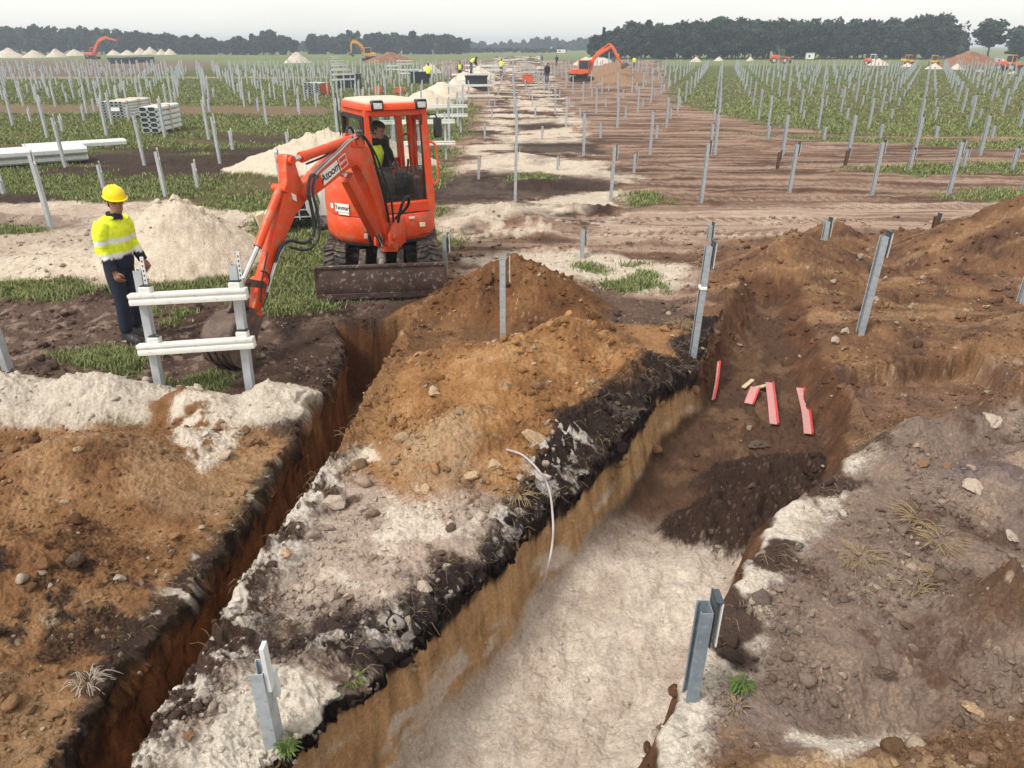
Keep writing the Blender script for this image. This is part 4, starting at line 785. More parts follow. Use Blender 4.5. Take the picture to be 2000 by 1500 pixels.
    tk('sticker', (0.38, -0.694, 0.80), (0.085, 0.008, 0.06), M['cream']); tk('sticker', (0.22, -0.70, 0.915), (0.085, 0.006, 0.03), M['label']); tk('keyhole', (0.08, -0.705, 0.885), (0.03, 0.006, 0.03), M['black']); tk('vent_slot', (0.42, -0.688, 0.665), (0.14, 0.008, 0.012), M['black'])
    tk('sticker', (-0.445, -0.672, 0.72), (0.085, 0.008, 0.065), M['cream'])
    # boom foot and boom in their own plane
    F = Vector((-1.75 - CX, 10.23 - CY, 0)); D = Vector((-0.383, -0.923, 0)).normalized(); NN = Vector((-D.y, D.x, 0)) * -1      # NN points away on the left
    NN = Vector((0.923, -0.383, 0))
    fr = lambda s, z, t: F + D * s + NN * t + Vector((0, 0, z))
    sw = MB(); sw.cyl(fr(-0.22, 0.58, 0), fr(-0.22, 0.98, 0), 0.10, n=16).box((0, 0, 0), (0.2, 0.2, 0.1), Matrix.Translation(fr(-0.22, 0.60, 0)))
    sw.prism([(-0.32, 0.60), (-0.32, 0.95), (-0.05, 0.98), (0.10, 0.80), (0.12, 0.62), (-0.05, 0.55)], -0.13, -0.09, fr).prism([(-0.32, 0.60), (-0.32, 0.95), (-0.05, 0.98), (0.10, 0.80), (0.12, 0.62), (-0.05, 0.55)], 0.09, 0.13, fr).cyl(fr(0.0, 0.74, -0.16), fr(0.0, 0.74, 0.16), 0.05, n=14).cyl(fr(0.06, 0.66, -0.15), fr(0.06, 0.66, 0.15), 0.035, n=12).box((0, 0, 0), (0.22, 0.22, 0.10), Matrix.Translation(fr(-0.1, 0.57, 0)))
    sw.build('swing_bracket', M['orange'], root, bevel=0.008)
    cl_ = [(-0.02, 0.70, 0.07), (0.06, 0.90, 0.10), (0.22, 1.30, 0.115), (0.38, 1.64, 0.13), (0.48, 1.82, 0.15), (0.60, 1.93, 0.165), (0.74, 1.945, 0.155), (1.00, 1.86, 0.135), (1.40, 1.725, 0.115), (1.70, 1.62, 0.085), (1.80, 1.585, 0.05)]
    bm_ = MB(); bm_.prism(strip_poly(cl_), -0.075, 0.075, fr); boom = bm_.build('boom', M['orange'], root, bevel=0.012)
    MB().cyl(fr(1.74, 1.60, -0.13), fr(1.74, 1.60, 0.13), 0.03, n=16).build('pin', M['steel'], boom); pp = MB(); pp.cyl(fr(0.62, 2.07, -0.10), fr(0.62, 2.07, 0.10), 0.05, n=14).prism([(0.50, 1.98), (0.56, 2.14), (0.66, 2.16), (0.76, 2.02)], -0.09, -0.06, fr).prism([(0.50, 1.98), (0.56, 2.14), (0.66, 2.16), (0.76, 2.02)], 0.06, 0.09, fr); pp.build('ram_lug', M['orange'], boom)
    sh = MB(); sh.prism([(0.20, 0.86), (0.32, 0.80), (0.86, 1.60), (0.74, 1.70)], -0.06, 0.06, fr); sh.build('ram_shield', M['shaded_orange'], root, bevel=0.01)
    sh = MB(); sh.cyl(fr(0.10, 0.66, 0), fr(0.50, 1.24, 0), 0.05, n=14).cyl(fr(0.48, 1.2, 0), fr(0.80, 1.68, 0), 0.03, n=10); sh.build('boom_ram', M['steel'], root)
    ac = MB(); ac.cyl(fr(0.64, 2.085, 0), fr(1.62, 2.00, 0), 0.055, n=18).cyl(fr(1.58, 2.003, 0), fr(1.66, 1.997, 0), 0.062, n=18); acy = ac.build('arm_ram', M['orange'], root)
    MB().cyl(fr(1.62, 2.0, 0), fr(1.92, 1.985, 0), 0.034, n=12).build('ram_rod', M['steel'], acy)
    ar = MB(); arm_poly = [(1.86, 2.05), (1.96, 2.07), (2.00, 1.98), (2.02, 1.80), (2.16, 1.54), (2.50, 1.02), (2.83, 0.56), (2.85, 0.46), (2.79, 0.43), (2.70, 0.53), (2.34, 1.00), (1.94, 1.40), (1.72, 1.52), (1.69, 1.65), (1.79, 1.80)]
    ar.prism(arm_poly, -0.058, 0.058, fr); arm = ar.build('arm', M['orange'], root, bevel=0.012)
    for (s_, z_, r_) in ((1.92, 2.0, 0.05), (1.74, 1.60, 0.062), (2.07, 1.72, 0.045), (2.80, 0.49, 0.045), (2.60, 0.82, 0.035)): MB().cyl(fr(s_, z_, -0.095), fr(s_, z_, 0.095), r_, n=16).build('pin', M['orange'], arm)
    MB().prism([(1.90, 1.62), (1.98, 1.66), (1.96, 1.58), (1.90, 1.55)], 0.060, 0.063, fr).build('sticker', M['label'], arm)
    bc = MB(); bc.cyl(fr(2.08, 1.72, 0), fr(2.56, 1.18, 0), 0.048, n=16); bcy = bc.build('bucket_ram', M['orange'], root); MB().cyl(fr(2.54, 1.20, 0), fr(2.86, 0.88, 0), 0.027, n=12).build('ram_rod', M['steel'], bcy)
    lk = MB(); lk.cyl(fr(2.88, 0.88, -0.09), fr(2.88, 0.88, 0.09), 0.045, n=14)
    for t in (-0.085, 0.07): lk.prism(strip_poly([(2.88, 0.88, 0.04), (2.62, 0.78, 0.04)]), t, t + 0.02, fr).prism(strip_poly([(2.88, 0.88, 0.045), (2.98, 0.60, 0.045)]), t, t + 0.02, fr)
    lk.build('bucket_link', M['rust'], root)
    # bucket: curved shell between two side plates, three teeth
    shell = [(2.78, 0.47), (2.92, 0.565), (3.08, 0.575), (3.22, 0.52), (3.32, 0.40), (3.355, 0.25), (3.31, 0.12), (3.21, 0.03), (3.06, -0.02), (2.98, -0.03)]
    inn = [(2.80, 0.44), (2.92, 0.53), (3.07, 0.54), (3.19, 0.49), (3.28, 0.385), (3.315, 0.25), (3.275, 0.14), (3.19, 0.06), (3.05, 0.012), (2.98, -0.005)]
    BO = -0.06
    bk = MB(); bk.prism(shell + inn[::-1], BO - 0.19, BO + 0.19, fr)
    for t in (-0.195, 0.170): bk.prism(shell + [(3.0, 0.06), (2.90, 0.30)], BO + t, BO + t + 0.025, fr)
    bucket = bk.build('bucket', M['rust'], root)
    for k in range(4):
        t = BO - 0.165 + 0.11 * k; MB().prism([(3.10, -0.03), (3.10, 0.02), (2.93, -0.045), (2.86, -0.085), (2.92, -0.085)], t - 0.03, t + 0.03, fr).build('tooth', M['rust'], bucket)
    ea = MB()
    for t in (-0.10, 0.06): ea.prism([(2.74, 0.46), (2.80, 0.56), (2.98, 0.66), (3.06, 0.60), (3.04, 0.54), (2.86, 0.42), (2.78, 0.42)], t, t + 0.03, fr)
    ea.build('bucket_ear', M['rust'], bucket)
    rb = MB()
    for t in (-0.10, 0.0, 0.10): rb.prism([(3.36, 0.28), (3.37, 0.24), (3.33, 0.11), (3.225, 0.015), (3.06, -0.035), (3.0, -0.045), (3.06, -0.015), (3.21, 0.035), (3.31, 0.12), (3.35, 0.25)], BO + t - 0.012, BO + t + 0.012, fr)
    rb.build('wear_strip', M['mud_steel'], bucket)
    # hydraulic lines
    hs = lambda pts, r, m_, n=8: MB().tube(smooth_path([fr(*p) for p in pts], 5), r, n).build('hydraulic_hose', m_, root)
    for t in (0.055, 0.095): hs([(0.56, 2.125, t), (0.80, 2.09, t), (1.05, 1.99, t), (1.38, 1.87, t), (1.62, 1.77, t)], 0.012, M['pipe'])
    hs([(0.05, 0.95, 0.10), (0.16, 1.30, 0.12), (0.30, 1.66, 0.13), (0.40, 1.96, 0.12), (0.54, 2.13, 0.10), (0.66, 2.10, 0.10)], 0.018, M['black'])
    hs([(0.02, 0.95, 0.15), (0.10, 1.30, 0.18), (0.24, 1.62, 0.17), (0.36, 1.92, 0.14), (0.52, 2.16, 0.06), (0.72, 2.10, 0.06)], 0.014, M['black'])
    hs([(1.58, 1.80, 0.10), (1.74, 1.80, 0.16), (1.84, 1.66, 0.19), (1.82, 1.40, 0.20), (1.86, 1.20, 0.22), (2.02, 1.12, 0.20), (2.20, 1.18, 0.14), (2.32, 1.12, 0.10), (2.42, 0.98, 0.09)], 0.020, M['black'])
    hs([(1.56, 1.78, 0.13), (1.72, 1.75, 0.19), (1.80, 1.62, 0.22), (1.78, 1.38, 0.24), (1.84, 1.14, 0.26), (2.04, 1.05, 0.24), (2.24, 1.12, 0.16)], 0.016, M['black'])
    for t in (0.082, 0.10): hs([(2.24, 1.14, t), (2.40, 1.00, t), (2.62, 0.70, t)], 0.011, M['pipe'])
    hs([(0.60, 2.14, -0.10), (0.50, 2.22, -0.12), (0.40, 2.14, -0.12), (0.36, 1.95, -0.12)], 0.016, M['black']); hs([(1.50, 1.90, -0.06), (1.25, 1.96, 0.02), (1.02, 2.04, 0.03)], 0.013, M['black'])
    hs([(2.52, 1.12, 0.085), (2.66, 0.86, 0.09), (2.74, 0.62, 0.09)], 0.009, M['black']); hs([(2.66, 0.95, 0.085), (2.56, 0.88, 0.09), (2.60, 0.70, 0.09), (2.72, 0.56, 0.09)], 0.009, M['black'])
    hs([(-0.05, 0.98, 0.14), (-0.12, 1.15, 0.30), (-0.06, 1.30, 0.36), (0.02, 1.20, 0.30), (0.02, 0.95, 0.22)], 0.020, M['black']); hs([(-0.1, 0.95, -0.12), (0.02, 0.80, -0.24), (-0.02, 0.62, -0.26), (-0.2, 0.60, -0.2)], 0.022, M['black']); hs([(-0.1, 1.0, -0.12), (0.0, 0.76, -0.30), (-0.1, 0.56, -0.30), (-0.3, 0.6, -0.2)], 0.018, M['black'])
    # lettering plates on the boom and on the cover
    def plate(host, frm, w, h, mt, lift=0.0, name='label_plate'):
        return MB().box((0, 0, lift), (w, h, 0.003), frm).build(name, mt, host)
    a1, a2 = fr(0.86, 1.90, 0.0775), fr(1.42, 1.715, 0.0775); ex = (a1 - a2).normalized(); ez = NN; ey = ez.cross(ex)
    bf = Matrix((ex, ey, ez)).transposed().to_4x4()
    B1 = bf.copy(); B1.translation = fr(1.24, 1.775, 0.0775); lp = plate(boom, B1, 0.36, 0.145, M['label']); text_mesh('Atoom', 0.135, M['ink'], bold=0.003, depth=0.001, parent=lp, mtx=B1 @ Matrix.Translation((0, 0, 0.003)))
    B2 = bf.copy(); B2.translation = fr(0.965, 1.865, 0.0775); plate(boom, B2, 0.165, 0.145, M['label']); l2 = MB().box((0, 0, 0.002), (0.145, 0.125, 0.003), B2).build('red_plate', M['red_label'], boom); text_mesh('RENTAL', 0.038, M['label'], bold=0.001, depth=0.001, parent=l2, mtx=B2 @ Matrix.Translation((0, 0, 0.004)))
    def cover_frame(ang, z, r=0.785):
        c_ = Vector((max(-0.772, min(0.77, r * math.cos(ang))), r * math.sin(ang), z)); nrm = Vector((math.cos(ang), math.sin(ang), 0)); ex = Vector((-nrm.y, nrm.x, 0)); up = Vector((0, 0, 1)); Q = Matrix((ex, up, nrm)).transposed().to_4x4(); Q.translation = c_ + nrm * 0.012; return Hm @ Q
    for (ang, z, w, h, mt, txt) in ((R(-150), 1.085, 0.26, 0.115, 'label', 'Yanmar'), (R(-166), 1.09, 0.07, 0.07, 'label', None), (R(-148), 1.005, 0.19, 0.03, 'label', None)):
        Q = cover_frame(ang, z); p_ = plate(cov, Q, w, h, M[mt])
        if txt: text_mesh(txt, 0.085, M['ink'], bold=0.0015, depth=0.001, parent=p_, mtx=Q @ Matrix.Translation((0, 0, 0.003)))
    return root, Hm, Vector((CX, CY, 0))
DIG, DIG_H, DIG_C = digger_big()

def digger_far(label, loc, yaw, sc, boom_cl, arm_cl, bucket_c, paint, cat='excavator', group='orange excavators on the site', body_w=2.3, slim=1.0, cab_side=1):
    """a digger farther off: tracks, house, cab with windows, boom, arm, bucket (built at full size, front towards -y)"""
    root = empty('excavator', loc, yaw); tag(root, label, cat, group); S_ = Matrix.Scale(sc, 4)
    for sx in (-0.85, 0.85): make_track(root, sx * body_w / 2.3, 0.5, 3.2, 0.75, S_, lugs=False)
    MB().box((0, 0, 0.65), (1.2, 1.6, 0.5), S_, bev=0.05).build('undercarriage', M['frame_dark'], root)
    w = body_w / 2
    h = MB(); h.box((0, 0.55, 1.35), (2 * w, 2.1, 0.8), S_, bev=0.12).box((-cab_side * w * 0.5, -0.45, 1.25), (w * 0.95, 1.1, 0.65), S_, bev=0.08); hb = h.build('house', paint, root)
    MB().box((0, 1.0, 1.02), (2.02 * w, 1.3, 0.26), S_, bev=0.05).build('counterweight', M['charcoal'], root)
    cb = MB(); cx, cy, cw, cl2 = cab_side * w * 0.48, -0.35, w * 0.95, 1.5
    for px in (-1, 1):
        for py in (-1, 1): cb.box((cx + px * (cw / 2 - 0.05), cy + py * (cl2 / 2 - 0.05), 2.0), (0.1, 0.1, 1.5), S_)
    cb.box((cx, cy, 2.78), (cw + 0.06, cl2 + 0.08, 0.14), S_, bev=0.05).box((cx, cy, 1.4), (cw, cl2, 0.55), S_, bev=0.04); cab = cb.build('cab', paint, root)
    for px in (-1, 1): MB().box((cx + px * (cw / 2 - 0.03), cy, 2.2), (0.02, cl2 - 0.2, 1.0), S_).build('window', M['dark_glass'], cab)
    for py in (-1, 1): MB().box((cx, cy + py * (cl2 / 2 - 0.03), 2.2), (cw - 0.2, 0.02, 1.0), S_).build('window', M['dark_glass'], cab)
    fr = lambda s, z, t: (-0.15 + t, -0.7 - s, z)
    MB().prism(strip_poly(boom_cl), -0.2 * slim, 0.2 * slim, fr, S_).build('boom', paint, root, bevel=0.03)
    MB().prism(strip_poly(arm_cl), -0.15 * slim, 0.15 * slim, fr, S_).build('arm', paint, root, bevel=0.03)
    (b0, b1, b2) = boom_cl[0], boom_cl[len(boom_cl) // 2], boom_cl[-1]
    MB().cyl(fr(b0[0] + 0.5, b0[1] - 0.1, -0.25), fr(b1[0], b1[1] - 0.1, -0.25), 0.08, n=8, mtx=S_).cyl(fr(b1[0], b1[1] + b1[2] + 0.12, 0), fr(arm_cl[0][0], arm_cl[0][1] + 0.1, 0), 0.09, n=8, mtx=S_).build('ram', paint, root)
    s0, z0, rot = bucket_c; pts = []
    for k in range(9): a = R(rot) + R(200) * k / 8; pts.append((s0 + 0.55 * math.cos(a), z0 + 0.55 * math.sin(a)))
    MB().prism(pts, -0.55, 0.55, fr, S_).build('bucket', M['rust'], root, bevel=0.02)
    return root
# ================================================================= STEEL POSTS OF THE SOLAR FIELD
def c_profile(hgt, w=0.10, d=0.062, t=0.005, lip=0.018):
    """lipped channel standing up, open towards -x, foot at z = 0 (and a little in the soil)"""
    o = [(0, -w / 2), (d, -w / 2), (d, w / 2), (0, w / 2), (0, w / 2 - lip), (t, w / 2 - lip), (t, w / 2 - t), (d - t, w / 2 - t), (d - t, -w / 2 + t), (t, -w / 2 + t), (t, -w / 2 + lip), (0, -w / 2 + lip)]
    mb = MB(); n = len(o); z0 = -0.35
    mb.add([(a - d / 2, b, z) for z in (z0, hgt) for a, b in o], [(i, (i + 1) % n, n + (i + 1) % n, n + i) for i in range(n)])
    for q in ((0, 1, 9, 10), (10, 11, 0), (1, 2, 7, 8), (8, 9, 1), (2, 3, 6, 7), (3, 4, 5, 6)): mb.f.append(tuple(n + i for i in q)); mb.f.append(tuple(q))
    return mb
def bracket(hgt, kind, d=0.062):
    """head plate: a dark angle plate on the right half of the field, a pale slotted strip on the left half"""
    mb = MB()
    if kind == 'dark':
        mb.box((d / 2 + 0.014, 0.02, hgt - 0.09), (0.006, 0.105, 0.30)).box((d / 2 + 0.030, 0.02, hgt + 0.052), (0.038, 0.105, 0.006))
    elif kind == 'plain':
        mb.box((d / 2 + 0.012, -0.01, hgt + 0.01), (0.02, 0.055, 0.26)).box((d / 2 + 0.016, 0.03, hgt - 0.13), (0.03, 0.03, 0.16))
    else:
        mb.box((d / 2 + 0.010, -0.022, hgt - 0.04), (0.012, 0.05, 0.26)).box((d / 2 + 0.022, -0.044, hgt - 0.04), (0.03, 0.006, 0.26))
    return mb
POST_ME = {}
def post_meshes(hgt, kind, finish):
    key = (round(hgt, 2), kind, finish)
    if key not in POST_ME:
        POST_ME[key] = (c_profile(key[0]).mesh('post_profile', M[finish]), bracket(key[0], kind).mesh('head_plate', M['galv_dark' if kind == 'dark' else 'galv_light']),
                        MB().box((0.062 / 2 + 0.045, 0.02, key[0] - 0.09), (0.006, 0.105, 0.28)).mesh('outer_plate', M['galv_light']) if kind == 'dark' else None,
                        None)
        if kind == 'light':
            POST_ME[key] = POST_ME[key][:3] + (MB().box((0.062 / 2 + 0.024, -0.0485, key[0] - 0.03), (0.008, 0.003, 0.17)).mesh('slot', M['ink']),)
    return POST_ME[key]
def near_post(loc, hgt, kind, label, finish='galv', group=None, rz=0.0, lean=(0, 0), strap=False):
    a, b, c, e = post_meshes(hgt, kind, finish)
    r = empty('steel_post', loc, rz); r.rotation_euler = (lean[0], lean[1], rz); tag(r, label, 'steel post', group or 'steel posts of the solar field')
    link('post_profile', a, r); hp = link('head_plate', b, r)
    if c: link('outer_plate', c, r)
    if e: link('slot', e, hp)
    if strap: MB().box((0, 0, strap), (0.075, 0.112, 0.035), bev=0.004).build('tape_band', M['label'], r)
    return r
GP = 'steel posts of the solar field'
def px_post(bx, by, ty, kind, label, z=None, finish='galv', **k):
    b = at(bx, by, 0.0)
    if z is None and b.y < 4:
        for _ in range(6): b = at(bx, by, gz(b.x, b.y))
    z0 = gz(b.x, b.y) if z is None else z
    b = at(bx, by, z0); top = at_y(bx, ty, b.y).z
    return near_post((b.x, b.y, z0 - 0.02), max(0.25, top - z0), kind, label, finish, **k)
# right half, nearest first
px_post(1345, 1375, 1180, 'dark', 'bluish channel post on the near edge of the wide trench, dark plate behind its head', z=-0.05, finish='galv_near', lean=(0, R(1.5)))
px_post(536, 1446, 1296, 'plain', 'bluish steel channel post stuck in the white sand block between the two trenches', lean=(0, R(-1)))
px_post(1352, 700, 478, 'dark', 'tall steel post with a white tape band, at the lip of the wide trench', strap=0.86, lean=(0, R(2.0)))
px_post(1680, 648, 458, 'dark', 'tall leaning steel post beside the clump of white stones, right of the wide trench', lean=(0, R(2.5)))
near_post((-0.10, 7.62, gz(-0.10, 7.62) - 0.05), 0.98, 'dark', 'tall steel post standing in the brown heap between the two trenches', lean=(0, 0))
px_post(1996, 580, 520, 'dark', 'steel post at the far right edge, cut by the frame', lean=(0, R(2)))
px_post(870, 532, 460, 'dark', 'short steel post right beside the excavator blade')
px_post(1137, 490, 448, 'dark', 'short steel post on the pale sand strip before the vehicle track')
px_post(1384, 470, 438, 'dark', 'short steel post just behind the taped post')
px_post(1608, 478, 430, 'dark', 'short steel post behind the small brown mound')
px_post(1822, 458, 421, 'dark', 'rusty brown short post near the high brown heap', finish='rusty_post')
for i, (bx, by, ty, f) in enumerate([(1006, 394, 290, 'galv'), (1193, 388, 286, 'galv'), (1370, 390, 278, 'galv'), (1541, 378, 280, 'galv'), (1702, 382, 276, 'galv'), (1852, 382, 276, 'galv'), (1998, 376, 330, 'galv')]):
    px_post(bx, by, ty, 'dark', ['tall post nearest the middle track, first of the row along the vehicle track', 'tall post second from the middle track, beside the vehicle track', 'tall post beyond the vehicle track with a shorter post in line behind it', 'tall post between the two short rusty stumps, beyond the vehicle track', 'tall post with a rust-stained foot beyond the vehicle track', 'tall post with grass round its foot beyond the vehicle track', 'post at the right frame edge beyond the vehicle track'][i], finish=f, lean=(0, R(1.2)))
for i, (bx, by, ty, f) in enumerate([(935, 350, 308, 'galv'), (1089, 332, 305, 'galv'), (1238, 333, 299, 'galv'), (1518, 330, 296, 'rusty_post'), (1650, 326, 293, 'rusty_post'), (1776, 332, 291, 'galv'), (1880, 330, 290, 'galv'), (1976, 332, 288, 'galv')]):
    px_post(bx, by, ty, 'dark', ['short post on the dark soil left of the middle track', 'short post on the pale sand of the middle track', 'short post on bare brown soil behind the second tall post', 'rust-brown stump nearest the middle of the brown field', 'rust-streaked stump between two tall posts', 'short post with grass at its foot on the right', 'short post close behind the tall grassy-footed post', 'short post by the right frame edge, on grass'][i], finish=f, lean=(0, R(1.0)))
# left half
for i, (bx, by, ty) in enumerate([(16, 722, 615), (100, 445, 299), (324, 386, 294), (204, 372, 320), (387, 368, 317), (8, 380, 336), (128, 327, 228), (282, 321, 224), (430, 320, 226), (545, 335, 296)]):
    px_post(bx, by, ty, 'light', ['steel post cut by the left frame edge, in front of the man', 'tall pale post standing in the sand behind the man', 'tall pale post just behind the sand cone', 'short pale post just above the yellow helmet', 'short pale post to the right of the sand cone', 'short post at the left edge under the profile bundle', 'tall post right behind the loose profile bundle', 'tall post before the stack of five profile rows', 'tall post standing alone left of the digger boom', 'short post half sunk in the sand heap behind the digger'][i], lean=(0, R(-1.5)), finish='galv_far')
# the grid beyond: individuals nearest the camera, the farthest rows as one mass
rp = random.Random(5)
spots = []
def visible(x, y): return abs(x) < 0.72 * (y * CP + 1.3) and y > 12
def blocked(x, y):
    if -4.9 < x < -1.6 and y < 21: return True
    if x < 0 and ((x + 4.9 - 0.035 * (y - 43)) ** 2 < 6 and 40 < y < 90): return True
    if (x - 7.5) ** 2 + (y - 72) ** 2 < 26: return True
    if -9.9 < x < -6.6 and 27 < y < 38: return True
    if -17 < x < -11.5 and 30.5 < y < 40: return True
    if -18 < x < -10 and 19 < y < 26.5: return True
    if (x + 5) ** 2 + (y - 21.5) ** 2 < 9: return True
    return False
for k in range(14):
    for tall, off in ((True, 24.0), (False, 28.6)):
        yy = off + 8.0 * k
        if yy > 122: continue
        for i in range(0, 60):
            x = (0.12 if tall else -0.95) + 2.08 * i; j = rp.uniform(-0.12, 0.12)
            spots.append((x + j * 0.5, yy + j + 0.012 * x, 1.22 + rp.uniform(-0.06, 0.06) if tall else 0.5 + rp.uniform(-0.06, 0.06), 'dark'))
for k in range(22):
    for tall, off in ((True, 28.3), (False, 25.2)):
        yy = off + 5.4 * k
        if yy > 116: continue
        for i in range(0, 60):
            x = (-2.3 if tall else -2.9) - 2.12 * i; j = rp.uniform(-0.2, 0.2)
            if x < -0.55 * yy and rp.random() < 0.25: continue
            spots.append((x + j, yy + j, 1.34 + rp.uniform(-0.08, 0.08) if tall else 0.62 + rp.uniform(-0.05, 0.05), 'light'))
spots = [s for s in spots if visible(s[0], s[1]) and not blocked(s[0], s[1])]
spots.sort(key=lambda s: s[1])
zz = gzs([s[0] for s in spots], [s[1] for s in spots])
NIND = 262
def simple_post(hgt, kind):
    mb = c_profile(hgt); b_ = bracket(hgt, kind); mb.add(b_.v, b_.f)
    return mb
FARME = {}
def far_mesh(hgt, kind):
    key = (round(hgt * 12.5) / 12.5, kind)
    if key not in FARME:
        me = c_profile(key[0], 0.12, 0.078).mesh('steel_post', M['galv_far' if kind == 'light' else 'galv'])
        FARME[key] = (me, bracket(key[0], kind).mesh('head_plate', M['galv_dark' if kind == 'dark' else 'galv_light']))
    return FARME[key]
for i, s in enumerate(spots[:NIND]):
    pm, hm = far_mesh(s[2], s[3])
    o = link('steel_post', pm); o.location = (s[0], s[1], float(zz[i]) - 0.02); o.rotation_euler = (R(rp.uniform(-0.8, 0.8)), R(rp.uniform(-1, 1)), R(rp.uniform(-4, 4)))
    t = s[2] > 0.9
    if s[3] == 'dark': lb = ('tall steel post with dark head plate in the rows right of the middle track' if t else 'knee-high steel post with dark head plate in the rows right of the middle track'); g_ = 'posts in the rows right of the middle track, ' + ('tall' if t else 'short')
    else: lb = ('tall pale steel post with slotted head in the green field left of the middle track' if t else 'knee-high pale steel post in the green field left of the middle track'); g_ = 'posts in the rows left of the middle track, ' + ('tall' if t else 'short')
    tag(o, lb, 'steel post', g_)
    h_ = link('head_plate', hm, o)
mb = {'dark': MB(), 'light': MB()}
for i, s in enumerate(spots[NIND:]):
    x, y, hgt, kd = s; z = float(zz[NIND + i])
    mb[kd].box((x, y, z + hgt / 2 - 0.02), (0.095, 0.12, hgt)); mb[kd].box((x + 0.045, y + 0.02, z + hgt - 0.06), (0.012, 0.10, 0.26))
fp = mb['dark'].build('distant_posts', M['galv'], None, smooth=0.1); tag(fp, 'hazy far rows of steel posts near the edge of the right field', 'posts', kind='stuff')
fp = mb['light'].build('distant_posts', M['galv_far'], None, smooth=0.1); tag(fp, 'hazy far rows of pale posts near the edge of the left field', 'posts', kind='stuff')
# ---- mounting frames: two posts carrying two white rails
def rail(parent, p0, p1, hh=0.10, ww=0.07, name='rail'):
    p0, p1 = Vector(p0), Vector(p1); d = (p1 - p0); l = d.length; ex = d.normalized(); ez = Vector((0, 0, 1)); ey = ez.cross(ex).normalized(); ez = ex.cross(ey)
    Q = Matrix((ex, ey, ez)).transposed().to_4x4(); Q.translation = (p0 + p1) / 2
    pr = [(-ww / 2, -hh / 2), (ww / 2, -hh / 2), (ww / 2, hh / 2), (-ww / 2, hh / 2), (-ww / 2, hh * 0.2), (-ww / 2 + 0.012, hh * 0.14), (-ww / 2 + 0.012, -hh * 0.02), (-ww / 2, -hh * 0.08)]
    m_ = MB(); m_.prism(pr, -l / 2, l / 2, lambda a, b, t: (t, a, b), Q); return m_.build(name, M['alu'], parent, bevel=0.004)
def frame_near():
    Y = 6.72
    a = at_y(290, 640, Y); b = at_y(474, 640, Y)
    r = empty('mounting_frame', (a.x, Y, 0)); tag(r, 'two steel posts joined by two white rails like a gate, before the digger bucket', 'mounting frame', 'mounting frames with white rails')
    o = Vector((a.x, Y, 0))
    def pt(px, py): return at_y(px, py, Y) - o
    for (bx, by, tx, ty) in ((313, 757, 272, 527), (489, 757, 458, 517)):
        p, q = at_y(bx, by, Y) - o, at_y(tx, ty, Y) - o
        m_ = c_profile(1.0, 0.085, 0.075); d = (q - p); M4 = Matrix.Translation(p) @ Matrix(((1, 0, d.x / d.z, 0), (0, 1, d.y / d.z, 0), (0, 0, d.z, 0), (0, 0, 0, 1)))
        po = m_.build('post', M['galv_far'], r); po.data.transform(M4)
        st = MB().box((0.055, -0.03, d.z - 0.04), (0.03, 0.012, 0.34), Matrix.Translation(p) @ Matrix(((1, 0, d.x / d.z, 0), (0, 1, 0, 0), (0, 0, 1, 0), (0, 0, 0, 1)))).build('slotted_strip', M['galv_light'], r)
        for k in range(6): MB().box((0.055, -0.037, d.z + 0.09 - 0.045 * k), (0.010, 0.004, 0.018), Matrix.Translation(p) @ Matrix(((1, 0, d.x / d.z, 0), (0, 1, 0, 0), (0, 0, 1, 0), (0, 0, 0, 1)))).build('slot', M['ink'], st)
    for (x0, y0, x1, y1, hh) in ((254, 585, 483, 573, 0.105), (271, 683, 497, 668, 0.105)):
        p, q = at_y(x0, y0, Y - 0.10) - o, at_y(x1, y1, Y - 0.10) - o
        rl = rail(r, p, q, hh, 0.085)
        for f in (0.14, 0.90):
            c_ = p.lerp(q, f); MB().box((c_.x, c_.y + 0.03, c_.z + 0.035), (0.105, 0.09, 0.15), bev=0.006).build('clamp', M['alu'], r)
            MB().box((c_.x - 0.0, c_.y + 0.045, c_.z + 0.113), (0.10, 0.075, 0.007)).build('rubber_pad', M['black'], r)
    return r
frame_near()
def frame_far(x, y, label, w=1.9, hs=(0.55, 1.0), n=2, rz=0.0, dep=0.12):
    z = gz(x, y); r = empty('mounting_frame', (x, y, z), rz); tag(r, label, 'mounting frame', 'mounting frames with white rails')
    for i in range(n):
        px = -w / 2 + 0.3 + (w - 0.6) * i / max(1, n - 1)
        c_profile(1.32).build('post', M['galv_far'], r).data.transform(Matrix.Translation((px, 0, 0)))
    for hh in hs: rail(r, (-w / 2, -dep, hh), (w / 2, -dep, hh + 0.02), 0.12, 0.08)
    return r
for (px, py, lab, w, hs, n, rz) in [(878, 258, 'white two-rail frame on two tall posts right of the cab roof', 1.5, (1.0, 0.66), 2, 0.0), (820, 310, 'low white rails seen behind the cab mirror and handle', 2.2, (1.06, 0.45), 3, 0.03), (916, 205, 'white railed frame with dark bundle beneath, by the sand ridge', 2.9, (1.05, 0.5), 3, 0.1),
                                  (925, 178, 'white railed frame farther along the middle track, left side', 3.2, (1.0, 0.55), 3, 0.05), (940, 160, 'distant white railed frame where two workers stand', 3.0, (1.0, 0.6), 3, 0.0), (955, 148, 'farthest white railed frame along the middle track', 3.0, (1.0, 0.6), 3, 0.0),
                                  (770, 150, 'small white railed frame alone in the left field', 1.6, (1.1, 0.75), 2, 0.0), (800, 158, 'white railed frame left of the yellow-vested kneeling worker', 2.2, (1.0, 0.7), 2, 0.0), (790, 135, 'distant white railed frame before the brown mound', 2.2, (1.1, 0.7), 2, 0.0)]:
    p = at(px, py); frame_far(p.x, p.y, lab, w, hs, n, rz)
